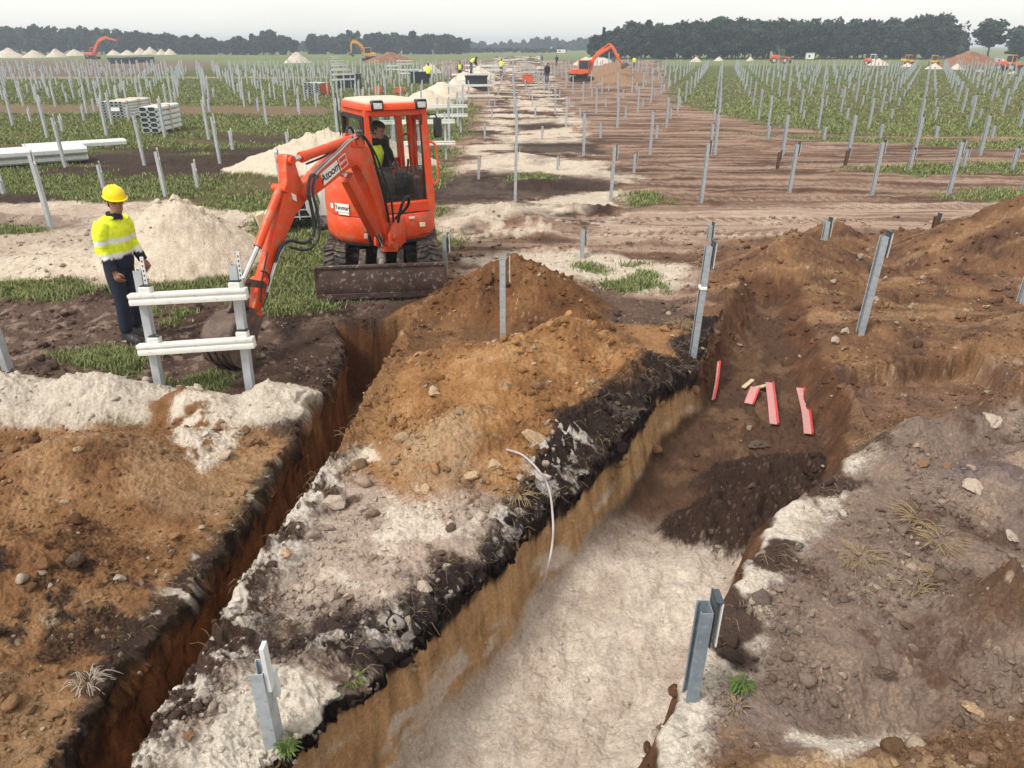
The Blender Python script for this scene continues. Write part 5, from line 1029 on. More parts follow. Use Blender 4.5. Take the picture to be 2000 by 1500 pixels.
for k in range(5):
    p = at(672 - 4 * k, 178 - 14 * k); frame_far(p.x, p.y, ['white rail frame nearest of the line left of the cab', 'second white rail frame of the line left of the cab', 'third white rail frame of the line left of the cab', 'fourth white rail frame of the line left of the cab', 'last white rail frame of the line left of the cab'][k], 1.8, (1.15, 0.8), 2, 0.6)
# ---- bundles of steel profiles on the grass
def bundle(name, label, loc, rz, nx, nz, L, cw=0.2, ch=0.14, straps=(), paint='galv_light', round_=False, cover=None):
    r = empty(name, loc, rz); tag(r, label, 'profile bundle', 'bundles of steel profiles on the grass')
    for iz in range(nz):
        row = MB()
        for ix in range(nx):
            cx = (ix - (nx - 1) / 2) * cw + (0.5 * cw if round_ and iz % 2 else 0); cz = ch * (iz + 0.5)
            a, b = cw * 0.47, ch * 0.46; t = 0.008
            o = [(-a, -b * 0.5), (-a * 0.6, -b), (a * 0.6, -b), (a, -b * 0.5), (a, b * 0.5), (a * 0.6, b), (-a * 0.6, b), (-a, b * 0.5)]
            n = len(o); inn = [(p * 0.88, q * 0.86) for p, q in o]
            vs = [(cx + p, y, cz + q) for y in (-L / 2, L / 2) for p, q in o] + [(cx + p, y, cz + q) for y in (-L / 2, L / 2) for p, q in inn]
            fs = [(i, (i + 1) % n, n + (i + 1) % n, n + i) for i in range(n)] + [(2 * n + i, 2 * n + (i + 1) % n, 3 * n + (i + 1) % n, 3 * n + i) for i in range(n)] + [(i, (i + 1) % n, 2 * n + (i + 1) % n, 2 * n + i) for i in range(n)] + [(n + i, n + (i + 1) % n, 3 * n + (i + 1) % n, 3 * n + i) for i in range(n)]
            row.add(vs, fs)
            row.add([(cx + p, s * (L / 2 - 0.10), cz + q) for s in (-1,) for p, q in inn], [tuple(range(n))])
        row.build('profile_row', M[paint], r)
    W, Ht = nx * cw, nz * ch
    for y in straps: MB().box((0, y, Ht / 2), (W + 0.03, 0.09, Ht + 0.03)).build('strap', M['wood'], r)
    for y in (-L * 0.3, L * 0.3): MB().box((0, y, -0.03), (W + 0.1, 0.1, 0.09)).build('bearer', M['wood'], r)
    # dark sheet set inside the open ends, standing in for the shade there
    for s in (-1,): MB().box((0, s * (L / 2 - 0.06), Ht / 2), (W * 0.96, 0.01, Ht * 0.95)).build('end_shade_sheet', M['galv_dark'], r)
    return r
p = at(228, 232); bundle('profile_bundle', 'long strapped bundle of white profiles with a white tag on its dark end', (p.x, p.y + 1.3, gz(p.x, p.y) + 0.05), R(0), 5, 6, 3.0, 0.20, 0.125, (-1.0, 0.1, 0.3, 1.3))
e_ = COL.objects[-1].parent; MB().box((0.08, -1.52, 0.40), (0.50, 0.02, 0.16)).build('paper_tag', M['label'], e_)
p = at(303, 262); bundle('profile_bundle', 'stack of five rows of white open profiles with a timber strap', (p.x, p.y + 0.8, gz(p.x, p.y) + 0.05), R(2), 2, 5, 2.4, 0.33, 0.19, (0.15,))
p = at(75, 322); bundle('profile_bundle', 'low loose bundle of white profiles, long ends spread, at the left edge', (p.x - 0.5, p.y, gz(p.x, p.y) + 0.02), R(-55), 5, 2, 3.4, 0.24, 0.2, (), round_=True)
p = at(150, 292); bundle('profile_bundle', 'two flat white profiles lying beyond the loose bundle at the left edge', (p.x, p.y, gz(p.x, p.y)), R(-55), 2, 1, 3.0, 0.3, 0.22, ())
p = at(616, 186); bundle('profile_bundle', 'small grey pallet stack with an orange side, out in the left field', (p.x, p.y + 0.6, gz(p.x, p.y) + 0.05), R(-14), 4, 5, 1.6, 0.28, 0.16, (), paint='grey_paint'); MB().box((0.60, 0.1, 0.42), (0.02, 1.3, 0.72)).build('orange_side', M['crate_orange'], COL.objects[-1].parent)
for k, (px, py, w) in enumerate([(240, 124, 5.0), (275, 122, 5.0)]):
    p = at(px, py); bundle('profile_bundle', ['long dark stack of panels behind the left field posts, left one', 'long dark stack of panels behind the left field posts, right one'][k], (p.x, p.y, gz(p.x, p.y)), R(90), 3, 3, w, 0.5, 0.35, (), paint='charcoal')
# ================================================================= PEOPLE
def skin_mesh(vs, es, rad, sub=2, root=0, name='figure'):
    me = bpy.data.meshes.new(name); me.from_pydata([tuple(v) for v in vs], es, []); o = bpy.data.objects.new(name, me); COL.objects.link(o)
    md = o.modifiers.new('skin', 'SKIN'); md.use_smooth_shade = True
    for i, r_ in enumerate(rad):
        d = me.skin_vertices[0].data[i]; d.radius = r_ if isinstance(r_, tuple) else (r_, r_); d.use_root = (i == root); d.use_loose = False
    sb = o.modifiers.new('sub', 'SUBSURF'); sb.levels = sub; sb.render_levels = sub
    dg = bpy.context.evaluated_depsgraph_get(); dg.update(); m2 = bpy.data.meshes.new_from_object(o.evaluated_get(dg)); m2.name = name
    bpy.data.objects.remove(o); bpy.data.meshes.remove(me)
    return m2
def join_mb(me, mb):
    """add the shapes of a builder to a mesh"""
    bm = bmesh.new(); bm.from_mesh(me); vs = [bm.verts.new(v) for v in mb.v]; 
    for f in mb.f:
        try: bm.faces.new([vs[i] for i in f]).smooth = True
        except ValueError: pass
    bmesh.ops.recalc_face_normals(bm, faces=bm.faces); bm.to_mesh(me); bm.free()
def head_mb(mtx):
    """a head looking along +x, centre at the origin: skull, jaw, nose, lips, brow, ears, neck"""
    mb = MB(); rings = []
    for k, (z, fx, bx, w) in enumerate([(-0.120, 0.050, 0.030, 0.020), (-0.112, 0.072, -0.005, 0.036), (-0.095, 0.086, -0.030, 0.050), (-0.070, 0.090, -0.062, 0.060), (-0.040, 0.088, -0.085, 0.067), (-0.010, 0.090, -0.096, 0.072), (0.015, 0.089, -0.100, 0.075), (0.045, 0.090, -0.100, 0.076), (0.075, 0.080, -0.092, 0.070), (0.100, 0.058, -0.070, 0.055), (0.114, 0.028, -0.040, 0.032)]):
        c, hx = (fx + bx) / 2, (fx - bx) / 2; ring = []
        for i in range(24):
            t = 2 * math.pi * i / 24; x = c + hx * math.cos(t); y = w * math.sin(t)
            if math.cos(t) > 0.75 and -0.02 < z < 0.02 and abs(math.sin(t)) > 0.2: x -= 0.010            # eye sockets
            ring.append((x, y, z))
        rings.append(ring)
    mb.loft(rings, True, mtx)
    mb.loft([[(0.080, -0.004, 0.012), (0.080, 0.004, 0.012), (0.092, 0.004, 0.010), (0.092, -0.004, 0.010)], [(0.078, -0.014, -0.030), (0.078, 0.014, -0.030), (0.112, 0.010, -0.030), (0.112, -0.010, -0.030)], [(0.080, -0.015, -0.042), (0.080, 0.015, -0.042), (0.104, 0.010, -0.042), (0.104, -0.010, -0.042)]], True, mtx)
    mb.sphere((0.086, 0, -0.066), (0.010, 0.024, 0.006), 10, 6, mtx); mb.sphere((0.085, 0, -0.076), (0.011, 0.020, 0.007), 10, 6, mtx)
    for s in (-1, 1): mb.sphere((-0.008, s * 0.077, -0.012), (0.020, 0.009, 0.032), 8, 6, mtx); mb.sphere((0.080, s * 0.032, 0.024), (0.012, 0.022, 0.006), 8, 5, mtx)
    mb.cyl((-0.015, 0, -0.08), (-0.03, 0, -0.20), 0.056, 0.062, n=16, mtx=mtx)
    return mb
def hand_mb(mtx, curl=0.5, side=1):
    """palm hanging along -z from the wrist at the origin, thumb forward (+x)"""
    mb = MB(); mb.loft([[(x * a, y * b, z) for x, y in ((-1, -1), (-.4, -1.15), (.4, -1.15), (1, -1), (1, 1), (.4, 1.15), (-.4, 1.15), (-1, 1))] for a, b, z in ((0.024, 0.018, 0.02), (0.028, 0.016, -0.02), (0.040, 0.015, -0.055), (0.041, 0.013, -0.085))], True, mtx)
    for k, (x, l) in enumerate(((0.031, 0.072), (0.011, 0.080), (-0.010, 0.074), (-0.030, 0.058))):
        p = [Vector((x, 0, -0.075))]; a = 0.25 * curl
        for seg in range(3):
            a += curl * 0.75; p.append(p[-1] + Vector((0.0, side * math.sin(a), -math.cos(a))) * l * (0.42, 0.32, 0.26)[seg])
        mb.tube(p, [0.0095, 0.009, 0.008, 0.006], 8, mtx)
    mb.tube([Vector((0.028, 0, -0.018)), Vector((0.052, side * 0.012, -0.042)), Vector((0.055, side * 0.026, -0.066)), Vector((0.046, side * 0.036, -0.086))], [0.013, 0.012, 0.010, 0.007], 8, mtx)
    return mb
def frame_to(p, d, fwd):
    """matrix at p whose -z runs along d and whose x leans towards fwd"""
    z = -Vector(d).normalized(); x = Vector(fwd); x = (x - z * x.dot(z)).normalized(); y = z.cross(x)
    m_ = Matrix((x, y, z)).transposed().to_4x4(); m_.translation = p; return m_
def person(label, loc, yaw, J, top, pants='navy', head_gear=None, skin='skin', hair='hair', sub=2, scale=1.0, head_look=(1, 0, -0.1), group=None, boots='boot', shoes=True, curl=0.6, vest_over=None):
    """J: joints in the figure's own frame (x forward, y left, z up)"""
    V = {k: Vector(v) * scale for k, v in J.items()}
    vs = []; es = []; rad = []; ix = {}
    def v(k, p, r): ix[k] = len(vs); vs.append(p); rad.append(r if isinstance(r, tuple) else (r, r)); return ix[k]
    def e(a, b): es.append((ix[a], ix[b]))
    S = scale
    def build_body(tr, parts):
        vs.clear(); es.clear(); rad.clear(); ix.clear()
    # --- skin body: slim figure under the clothes
    v('pel', V['pel'], (0.10 * S, 0.13 * S)); v('wai', V['wai'], (0.09 * S, 0.12 * S)); v('che', V['che'], (0.085 * S, 0.11 * S)); v('nec', V['nec'], 0.055 * S)
    e('pel', 'wai'); e('wai', 'che'); e('che', 'nec')
    for s in 'LR':
        for a, b, r_ in (('che', 'sho' + s, 0.040), ('sho' + s, 'elb' + s, 0.036), ('elb' + s, 'wri' + s, 0.030), ('pel', 'hip' + s, 0.085), ('hip' + s, 'kne' + s, 0.058), ('kne' + s, 'ank' + s, 0.040)):
            v(b, V[b], r_ * S); e(a, b)
    body = skin_mesh(vs, es, rad, sub, 0, 'person')
    up = (V['hea'] - V['nec']).normalized(); HF = Vector(head_look); hx = (HF).normalized(); hy = Vector((0, 0, 1)).cross(hx).normalized(); hz = hx.cross(hy)
    Hm = Matrix((hx, hy, hz)).transposed().to_4x4(); Hm.translation = V['hea']; Hm = Hm @ Matrix.Scale(S, 4)
    join_mb(body, head_mb(Hm))
    for s, sd in (('L', -1), ('R', 1)): join_mb(body, hand_mb(frame_to(V['wri' + s], V['wri' + s] - V['elb' + s], V.get('thumb' + s, Vector((1, 0, 0)))) @ Matrix.Scale(S, 4), curl, sd))
    root = link('person', body, None, M[skin]); root.location = loc; root.rotation_euler = (0, 0, yaw); tag(root, label, 'person', group)
    # --- face and hair
    for s in (-1, 1):
        MB().sphere((0.079, s * 0.031, 0.006), (0.008, 0.014, 0.0055), 8, 5, Hm).build('eye', M['ink'], root); MB().box((0.093, s * 0.032, 0.028), (0.006, 0.032, 0.006), Hm).build('eyebrow', M[hair], root)
    hr = MB(); hr.loft([[(-0.012 + (0.098 if math.cos(t) < 0.35 else 0.03) * s_ * math.cos(t), 0.0805 * s_ * math.sin(t), z) for t in [2 * math.pi * i / 24 for i in range(24)]] for z, s_ in ((-0.055, 0.86), (-0.02, 0.98), (0.04, 1.06), (0.06, 1.06))], False, Hm); hr.loft([[(-0.004 + 0.103 * s_ * math.cos(t), 0.082 * s_ * math.sin(t), z) for t in [2 * math.pi * i / 24 for i in range(24)]] for z, s_ in ((0.055, 1.0), (0.085, 0.93), (0.108, 0.70), (0.121, 0.35))], True, Hm); hr.build('hair', M[hair], root)
    if head_gear:
        hm_ = MB(); rr = []
        for z, s_ in ((0.058, 0.96), (0.085, 0.96), (0.118, 0.90), (0.146, 0.74), (0.164, 0.50), (0.172, 0.2)): rr.append([(0.0 + 0.132 * s_ * math.cos(t), 0.112 * s_ * math.sin(t), z) for t in [2 * math.pi * i / 32 for i in range(32)]])
        hm_.loft(rr, True, Hm)
        hm_.loft([[((0.02 if math.cos(t) > 0 else 0.0) + (0.168 if math.cos(t) > 0 else 0.138) * s_ * math.cos(t), 0.120 * s_ * math.sin(t), z) for t in [2 * math.pi * i / 32 for i in range(32)]] for z, s_ in ((0.052, 0.98), (0.060, 0.98), (0.064, 0.88), (0.056, 0.84))], True, Hm)
        for y in (-0.03, 0.0, 0.03): hm_.tube([(0.10 * math.cos(a), y, 0.095 + 0.083 * math.sin(a)) for a in [R(15 + 15 * q) for q in range(11)]], 0.006, 6, Hm)
        he = hm_.build('helmet', M[head_gear], root, smooth=R(50)); text_mesh('VRM', 0.022, M['ink'], depth=0.0005, parent=he, mtx=Hm @ Matrix.Translation((0.120, 0.0, 0.088)) @ Matrix.Rotation(R(90), 4, 'Z') @ Matrix.Rotation(R(78), 4, 'X'))
    # --- trousers
    vs.clear(); es.clear(); rad.clear(); ix.clear()
    v('pel', V['pel'] + Vector((0, 0, 0.02 * S)), (0.125 * S, 0.165 * S)); wz = V['wai'].lerp(V['pel'], 0.35); v('top', wz, (0.12 * S, 0.155 * S)); e('pel', 'top')
    for s in 'LR':
        v('hip' + s, V['hip' + s] - Vector((0, 0, 0.02 * S)), 0.108 * S); e('pel', 'hip' + s); mid = V['hip' + s].lerp(V['kne' + s], 0.5); v('mid' + s, mid, 0.096 * S); e('hip' + s, 'mid' + s)
        v('kne' + s, V['kne' + s], 0.080 * S); e('mid' + s, 'kne' + s); cal = V['kne' + s].lerp(V['ank' + s], 0.5); v('cal' + s, cal, 0.078 * S); e('kne' + s, 'cal' + s); v('ank' + s, V['ank' + s] + Vector((0, 0, 0.0)), 0.074 * S); e('cal' + s, 'ank' + s)
    tr = skin_mesh(vs, es, rad, sub, 0, 'trousers'); link('trousers', tr, root, M[pants])
    # --- shoes
    for s in 'LR':
        a, t = V['ank' + s], V['toe' + s]; d = (t - a); d.z = 0; d.normalize(); Q = Matrix((d, Vector((0, 0, 1)).cross(d), Vector((0, 0, 1)))).transposed().to_4x4(); Q.translation = Vector((a.x, a.y, t.z)); Q = Q @ Matrix.Scale(S, 4)
        sh = MB(); sh.loft([[(c + l * math.cos(q), w * math.sin(q) * (1 + 0.12 * math.cos(q)), z) for q in [2 * math.pi * i / 18 for i in range(18)]] for z, c, l, w in ((0.0, 0.055, 0.150, 0.048), (0.018, 0.055, 0.152, 0.050), (0.05, 0.045, 0.140, 0.047), (0.080, 0.015, 0.100, 0.044), (0.105, -0.012, 0.068, 0.043), (0.15, -0.015, 0.060, 0.046))], True, Q)
        so = sh.build('shoe', M[boots], root, smooth=R(60)); MB().loft([[(0.055 + l * math.cos(q), w * math.sin(q) * (1 + 0.12 * math.cos(q)), z) for q in [2 * math.pi * i / 18 for i in range(18)]] for z, l, w in ((-0.012, 0.154, 0.051), (0.012, 0.158, 0.054))], True, Q).build('sole', M['sole'], so)
    # --- jacket or sweater: torso and sleeves as one cloth mesh, coloured by height or one colour
    up_ = (V['che'] - V['pel']).normalized(); hem = V['pel'] - up_ * 0.055 * S; sm = (V['shoL'] + V['shoR']) / 2; lat = (V['shoL'] - V['shoR']).normalized()
    cl = MB(); na, nr = (40, 34) if callable(top) else (24, 14)
    keys = [(hem, 0.132, 0.176), (hem.lerp(V['wai'], 0.35), 0.140, 0.184), (V['wai'], 0.140, 0.180), (V['wai'].lerp(V['che'], 0.5), 0.142, 0.184), (V['che'], 0.138, 0.194), (sm - up_ * 0.02 * S, 0.115, 0.190), (sm + up_ * 0.035 * S, 0.092, 0.150), (V['nec'] - up_ * 0.02 * S, 0.072, 0.085), (V['nec'], 0.066, 0.070)]
    rings = []
    for k in range(nr + 1):
        t = k / nr * (len(keys) - 1); i = min(int(t), len(keys) - 2); f = t - i; c = keys[i][0].lerp(keys[i + 1][0], f); a_ = keys[i][1] * (1 - f) + keys[i + 1][1] * f; b_ = keys[i][2] * (1 - f) + keys[i + 1][2] * f
        fx = lat.cross(up_); rings.append([c + fx * (a_ * S * math.cos(q) * (1 + 0.020 * math.sin(5 * q + 9 * k / nr * 4) + 0.015 * math.sin(26 * k / nr + 2 * q))) + lat * (b_ * S * math.sin(q)) for q in [2 * math.pi * j / na for j in range(na)]])
    cl.loft(rings, True)
    for s in 'LR':
        a0 = V['sho' + s] * 0.8 + sm * 0.2 - up_ * 0.01 * S; end = V['elb' + s].lerp(V['wri' + s], 0.93); pth = smooth_path([a0, V['sho' + s].lerp(V['elb' + s], 0.33), V['sho' + s].lerp(V['elb' + s], 0.75), V['elb' + s], V['elb' + s].lerp(end, 0.5), end], 7 if callable(top) else 3)
        n_ = len(pth); rr = [S * (np.interp(k / (n_ - 1), [0, 0.15, 0.45, 0.65, 0.85, 1], [0.080, 0.086, 0.070, 0.066, 0.056, 0.048]) * (1 + (0.035 * math.sin(k * 1.9) if 0.2 < k / n_ < 0.9 else 0))) for k in range(n_)]; cl.tube(pth, [float(q) for q in rr], 20 if callable(top) else 12)
    jk = cl.mesh('jacket', [], smooth=R(60))
    if callable(top):
        n = len(jk.vertices); co = np.empty(n * 3, np.float32); jk.vertices.foreach_get('co', co); co = co.reshape(-1, 3); cl_ = top(co, V, S)
        a = jk.attributes.new('Col', 'FLOAT_COLOR', 'POINT'); a.data.foreach_set('color', np.concatenate([cl_, np.ones((n, 1))], 1).astype(np.float32).ravel()); link('jacket', jk, root, M['cloth'])
    else: link('jacket', jk, root, M[top])
    cb = MB(); cb.loft([[(V['nec'].x + 0.0 + r_ * math.cos(q) * S, V['nec'].y + r_ * math.sin(q) * S, V['nec'].z + z * S) for q in [2 * math.pi * i / 20 for i in range(20)]] for z, r_ in ((-0.055, 0.085), (-0.02, 0.080), (0.015, 0.076), (0.010, 0.068))], False); cb.build('collar', M['navy' if callable(top) else top], root)
    if vest_over:
        vm = MB(); vr = []
        for (c, a_, b_) in keys[1:7]: vr.append([c + fx * ((a_ + 0.014) * S * math.cos(q)) + lat * ((b_ * (0.94 if c is not keys[6][0] else 0.8) + 0.012) * S * math.sin(q)) for q in [2 * math.pi * j / 28 for j in range(28)]])
        vm.loft(vr, False); ve = vm.build('vest', M[vest_over], root)
        if vest_over == 'vest': MB().loft([[c + fx * ((a_ + 0.019) * S * math.cos(q)) + lat * ((b_ * 0.94 + 0.016) * S * math.sin(q)) for q in [2 * math.pi * j / 28 for j in range(28)]] for c, a_, b_ in ((keys[2][0], 0.140, 0.180), (keys[2][0] + up_ * 0.05 * S, 0.140, 0.180))], False).build('silver_band', M['galv_light'], ve)
    return root
STAND = dict(pel=(.02, 0, .93), wai=(.035, 0, 1.07), che=(.05, 0, 1.30), nec=(.09, 0, 1.47), hea=(.145, 0, 1.60), shoL=(.05, .175, 1.39), shoR=(.045, -.175, 1.39), elbL=(.06, .205, 1.12), elbR=(.02, -.205, 1.11), wriL=(.20, .18, .90), wriR=(.12, -.20, .86), hipL=(0, .09, .88), hipR=(0, -.09, .88), kneL=(.02, .10, .49), kneR=(.03, -.095, .49), ankL=(-.05, .12, .10), ankR=(.0, -.10, .10), toeL=(.12, .15, .012), toeR=(.18, -.12, .012))
def hivis(co, V, S):
    z = co[:, 2] / S; n = len(z); c = np.empty((n, 3), np.float32); c[:] = (0.72, 0.84, 0.035)
    c[(z > 1.165) & (z < 1.215)] = (0.74, 0.76, 0.76); c[(z > 1.015) & (z < 1.068)] = (0.74, 0.76, 0.76); c[z < 1.015] = (0.012, 0.015, 0.032); c[z > 1.455] = (0.012, 0.015, 0.032)
    return c
MAN_P = at(247, 664)
MAN = person('man in a yellow helmet and yellow jacket with silver bands, looking down at the trench', (MAN_P.x + 0.10, MAN_P.y, gz(MAN_P.x, MAN_P.y) + 0.005), R(-14), STAND, hivis, head_gear='helmet', head_look=(0.80, -0.50, -0.16), sub=2, group='people on the site', scale=1.0)
# the operator in the cab: his frame is the cab's, forward is -y there
def hseat():
    A = Matrix.Rotation(R(-90), 4, 'Z')                       # figure frame x forward -> cab -y
    J = dict(pel=(-.18, -.10, 1.40), wai=(-.16, -.08, 1.53), che=(-.10, -.03, 1.76), nec=(-.04, .01, 1.93), hea=(.0, .045, 2.05), shoL=(-.10, .14, 1.83), shoR=(-.08, -.21, 1.83), elbL=(.0, .22, 1.56), elbR=(.02, -.34, 1.60), wriL=(.20, .18, 1.58), wriR=(.22, -.37, 1.66), hipL=(-.16, .01, 1.36), hipR=(-.16, -.20, 1.36), kneL=(.26, .04, 1.44), kneR=(.26, -.22, 1.44), ankL=(.36, .04, 1.13), ankR=(.36, -.22, 1.13), toeL=(.48, .04, 1.05), toeR=(.48, -.22, 1.05))
    return person('digger operator in a dark jumper and yellow vest, seated in the cab watching the bucket', (DIG_C.x, DIG_C.y, 0), R(28) - math.pi / 2, J, 'dark_cloth', pants='dark_cloth', skin='skin_pale', hair='hair_brown', head_look=(0.55, 0.55, -0.25), sub=2, group='people on the site', vest_over='vest')
hseat()
BEND = dict(STAND); BEND.update(wai=(.06, 0, 1.05), che=(.26, 0, 1.20), nec=(.42, 0, 1.27), hea=(.53, 0, 1.32), shoL=(.34, .18, 1.24), shoR=(.34, -.18, 1.24), elbL=(.40, .21, .96), elbR=(.42, -.21, .96), wriL=(.50, .16, .74), wriR=(.52, -.16, .74))
WALK = dict(STAND); WALK.update(ankL=(-.22, .1, .12), kneL=(-.02, .1, .50), toeL=(-.07, .11, .02), ankR=(.20, -.1, .10), kneR=(.14, -.1, .50), toeR=(.37, -.11, .012), wriL=(.25, .22, .95), elbL=(.05, .25, 1.12))
for lab, px, py, yaw, J, top, pants, vest, gear in [
    ('worker in a yellow vest and black trousers walking by the sand ridge', 899, 155, -90, WALK, 'dark_cloth', 'dark_cloth', 'vest', None),
    ('stooping worker in black with a yellow vest beside the white rails', 921, 161, 20, BEND, 'dark_cloth', 'jeans', 'vest', None),
    ('worker in a yellow jacket farther along the middle track', 979, 146, 80, STAND, 'vest', 'jeans', None, None),
    ('worker in a pale yellow jacket low behind the sand ridge', 837, 166, 70, STAND, 'vest', 'dark_cloth', None, None),
    ('person in dark clothes standing before the orange digger on the right', 1068, 163, -80, STAND, 'dark_cloth', 'jeans', None, None),
    ('person in a blue jacket left of the far digger', 1058, 126, 90, STAND, 'blue', 'dark_cloth', None, None),
    ('person in black just left of the far digger cab', 1087, 130, 90, STAND, 'dark_cloth', 'dark_cloth', None, None),
    ('person in blue-grey under the far digger boom', 1197, 133, 60, WALK, 'jeans', 'dark_cloth', None, None),
    ('worker in a yellow jacket below the far digger bucket', 1238, 135, 90, STAND, 'vest', 'dark_cloth', None, None),
    ('distant figure with a white helmet before the sand cones on the left', 36, 112, 0, STAND, 'dark_cloth', 'dark_cloth', None, 'label'),
]:
    p = at(px, py); person(lab, (p.x, p.y, gz(p.x, p.y)), R(yaw), J, top, pants, gear, sub=1, group='people on the site', vest_over=vest)
# ================================================================= HEAPS, MACHINES AND SMALL THINGS
def cone_mesh(name, seed, rx, ry, h, m_, peaks=1, n=56, k=22):
    rg = random.Random(seed); ox, oy = rg.uniform(0, 90), rg.uniform(0, 90)
    pk = [(0, 0, 1.0)] + [(rg.uniform(-0.45, 0.45), rg.uniform(-0.25, 0.25), rg.uniform(0.65, 0.92)) for _ in range(peaks - 1)]
    t = np.linspace(0, 2 * np.pi, n, endpoint=False); r = np.linspace(1, 0, k)
    T, Q = np.meshgrid(t, r); x = (np.cos(T) * Q).ravel(); y = (np.sin(T) * Q).ravel()
    z = np.zeros_like(x)
    for a, b, s in pk: z = np.maximum(z, s * np.clip(1 - np.sqrt((x - a) ** 2 + (y - b) ** 2) / (1 - 0.75 * math.hypot(a, b)), 0, 1) ** 0.95)
    nz = fbm(x + ox, y + oy, 2.2, 4, seed % 9) * 0.20 + fbm(x + ox, y + oy, 8.0, 3, 4) * 0.06
    z = np.clip(z * (1 + nz) + nz * 0.2 * (z > 0.03), 0, None); top = z > 0.93; z[top] = 0.93 + (z[top] - 0.93) * 0.3
    w = 1 + 0.10 * fbm(np.cos(T).ravel() + ox, np.sin(T).ravel() + oy, 1.5, 2, 3)
    vs = [(float(a * rx * ww), float(b * ry * ww), float(c * h) - (0.06 if q > 0.99 else 0)) for a, b, c, ww, q in zip(x, y, z, w, Q.ravel())]
    fs = [(i * n + j, i * n + (j + 1) % n, (i + 1) * n + (j + 1) % n, (i + 1) * n + j) for i in range(k - 1) for j in range(n)]
    me = bpy.data.meshes.new(name); me.from_pydata(vs, [], fs); me.materials.append(m_); me.polygons.foreach_set('use_smooth', np.ones(len(fs), bool)); me.update(); return me
def heap(name, label, px, py, wpx, hpx, m_, peaks=1, depth=0.8, seed=1, cat='sand heap', group=None):
    p = at(px, py); k = (p.y * CP + EYE * SP) / FPX; rx = wpx * k / 2
    o = link(name, cone_mesh(name, seed, rx, rx * depth, hpx * k * 0.9, m_, peaks)); o.location = (p.x, p.y + rx * depth * 0.5, gz(p.x, p.y) - 0.03); o.rotation_euler = (0, 0, 0.3 * (seed % 5))
    tag(o, label, cat, group); return o
GH = 'sand cones along the far edge of the left field'
LEFTC = [(12, 113, 60, 21, 1, 'sand cone cut by the left frame edge'), (62, 113, 46, 17, 2, 'twin-topped sand cone second from the left edge'), (107, 112, 42, 18, 1, 'sand cone with a low white lump, left of the big left digger'), (143, 109, 44, 14, 1, 'sand cone half hidden behind the big left digger'), (220, 108, 30, 12, 1, 'small sand cone right behind the left digger bucket'), (247, 108, 34, 11, 2, 'wide low sand cone right of the left digger'), (272, 107, 30, 15, 1, 'rounded sand cone left of the tallest in the row'), (292, 107, 36, 17, 2, 'tallest sand cone of the far row on the left'), (314, 107, 26, 12, 1, 'sand cone just right of the tallest of the far row'), (330, 107, 28, 13, 1, 'pointed sand cone in the middle of the far row'), (352, 106, 24, 11, 1, 'sand cone in the right half of the far row'), (372, 105, 22, 10, 1, 'small sand cone near the right end of the far row'), (395, 105, 22, 10, 2, 'small twin sand cone near the right end of the far row'), (418, 104, 22, 9, 1, 'small sand cone next to last of the far row'), (445, 103, 20, 8, 1, 'last small sand cone of the far row'), (490, 102, 22, 5, 2, 'very low sand heap beyond the end of the far row')]
for i, (px, py, w, h, pk, lab) in enumerate(LEFTC): heap('sand_heap', lab, px, py, w, h, M['sand'], pk, 0.8, 11 + i, group=GH)
heap('sand_heap', 'lone pale sand cone at the far end of the left field', 578, 123, 62, 23, M['sand'], 1, 0.7, 3)
heap('sand_heap', 'rounded sand heap just left of the sand ridge', 838, 143, 50, 22, M['sand'], 2, 0.8, 5)
GR = 'sand cones along the far edge of the right field'
for i, (px, py, w, h, pk, lab) in enumerate([(1360, 121, 26, 11, 1, 'leftmost small sand cone at the far edge of the right field'), (1405, 119, 22, 9, 1, 'second small sand cone at the far edge of the right field'), (1466, 119, 20, 9, 1, 'third small sand cone, left of the tractor'), (1720, 128, 54, 15, 2, 'large grey-white sand cone in front of the orange loader'), (1775, 131, 30, 9, 2, 'white cone in front of the left yellow loader'), (1828, 135, 38, 13, 1, 'white cone in front of the right yellow loader'), (1871, 136, 34, 13, 1, 'white cone in front of the big brown mound'), (1916, 140, 18, 6, 1, 'small white cone right of the brown mound middle'), (1980, 144, 22, 6, 1, 'small white cone at the right frame edge')]): heap('sand_heap', lab, px, py, w, h, M['sand'], pk, 0.8, 31 + i, group=GR)
heap('earth_mound', 'reddish brown mound in front of the yellow excavator', 760, 122, 130, 21, M['earth'], 3, 0.6, 8, 'earth mound')
heap('earth_mound', 'big flat-topped brown mound at the far right', 1905, 128, 175, 31, M['earth'], 4, 0.6, 12, 'earth mound')
heap('sand_heap', 'pale sand heap behind the right-hand orange digger', 1165, 128, 90, 20, M['sand'], 3, 0.7, 15)
# ---- far excavators
def pt(px, py): p = at(px, py); return (p.x, p.y, gz(p.x, p.y))
digger_far('large orange excavator with raised boom on the far left', pt(182, 116), R(80), 0.92, [(0.0, 1.6, 0.3), (1.2, 3.2, 0.32), (2.3, 4.4, 0.36), (3.6, 5.0, 0.34), (4.4, 5.0, 0.22)], [(4.2, 5.4, 0.22), (5.2, 5.0, 0.26), (7.4, 4.55, 0.16)], (7.9, 4.1, 60), M['orange_old'])
digger_far('orange excavator with angular boom to the right, beside a brown heap', pt(1136, 160), R(78), 0.67, [(0.0, 1.2, 0.22), (0.5, 2.4, 0.24), (1.1, 3.3, 0.26), (2.0, 3.9, 0.25), (3.3, 4.55, 0.16)], [(3.0, 4.85, 0.14), (3.5, 4.35, 0.22), (4.3, 3.0, 0.18), (4.9, 2.2, 0.12)], (5.3, 2.0, 20), M['orange_old'], body_w=2.2, cab_side=-1)
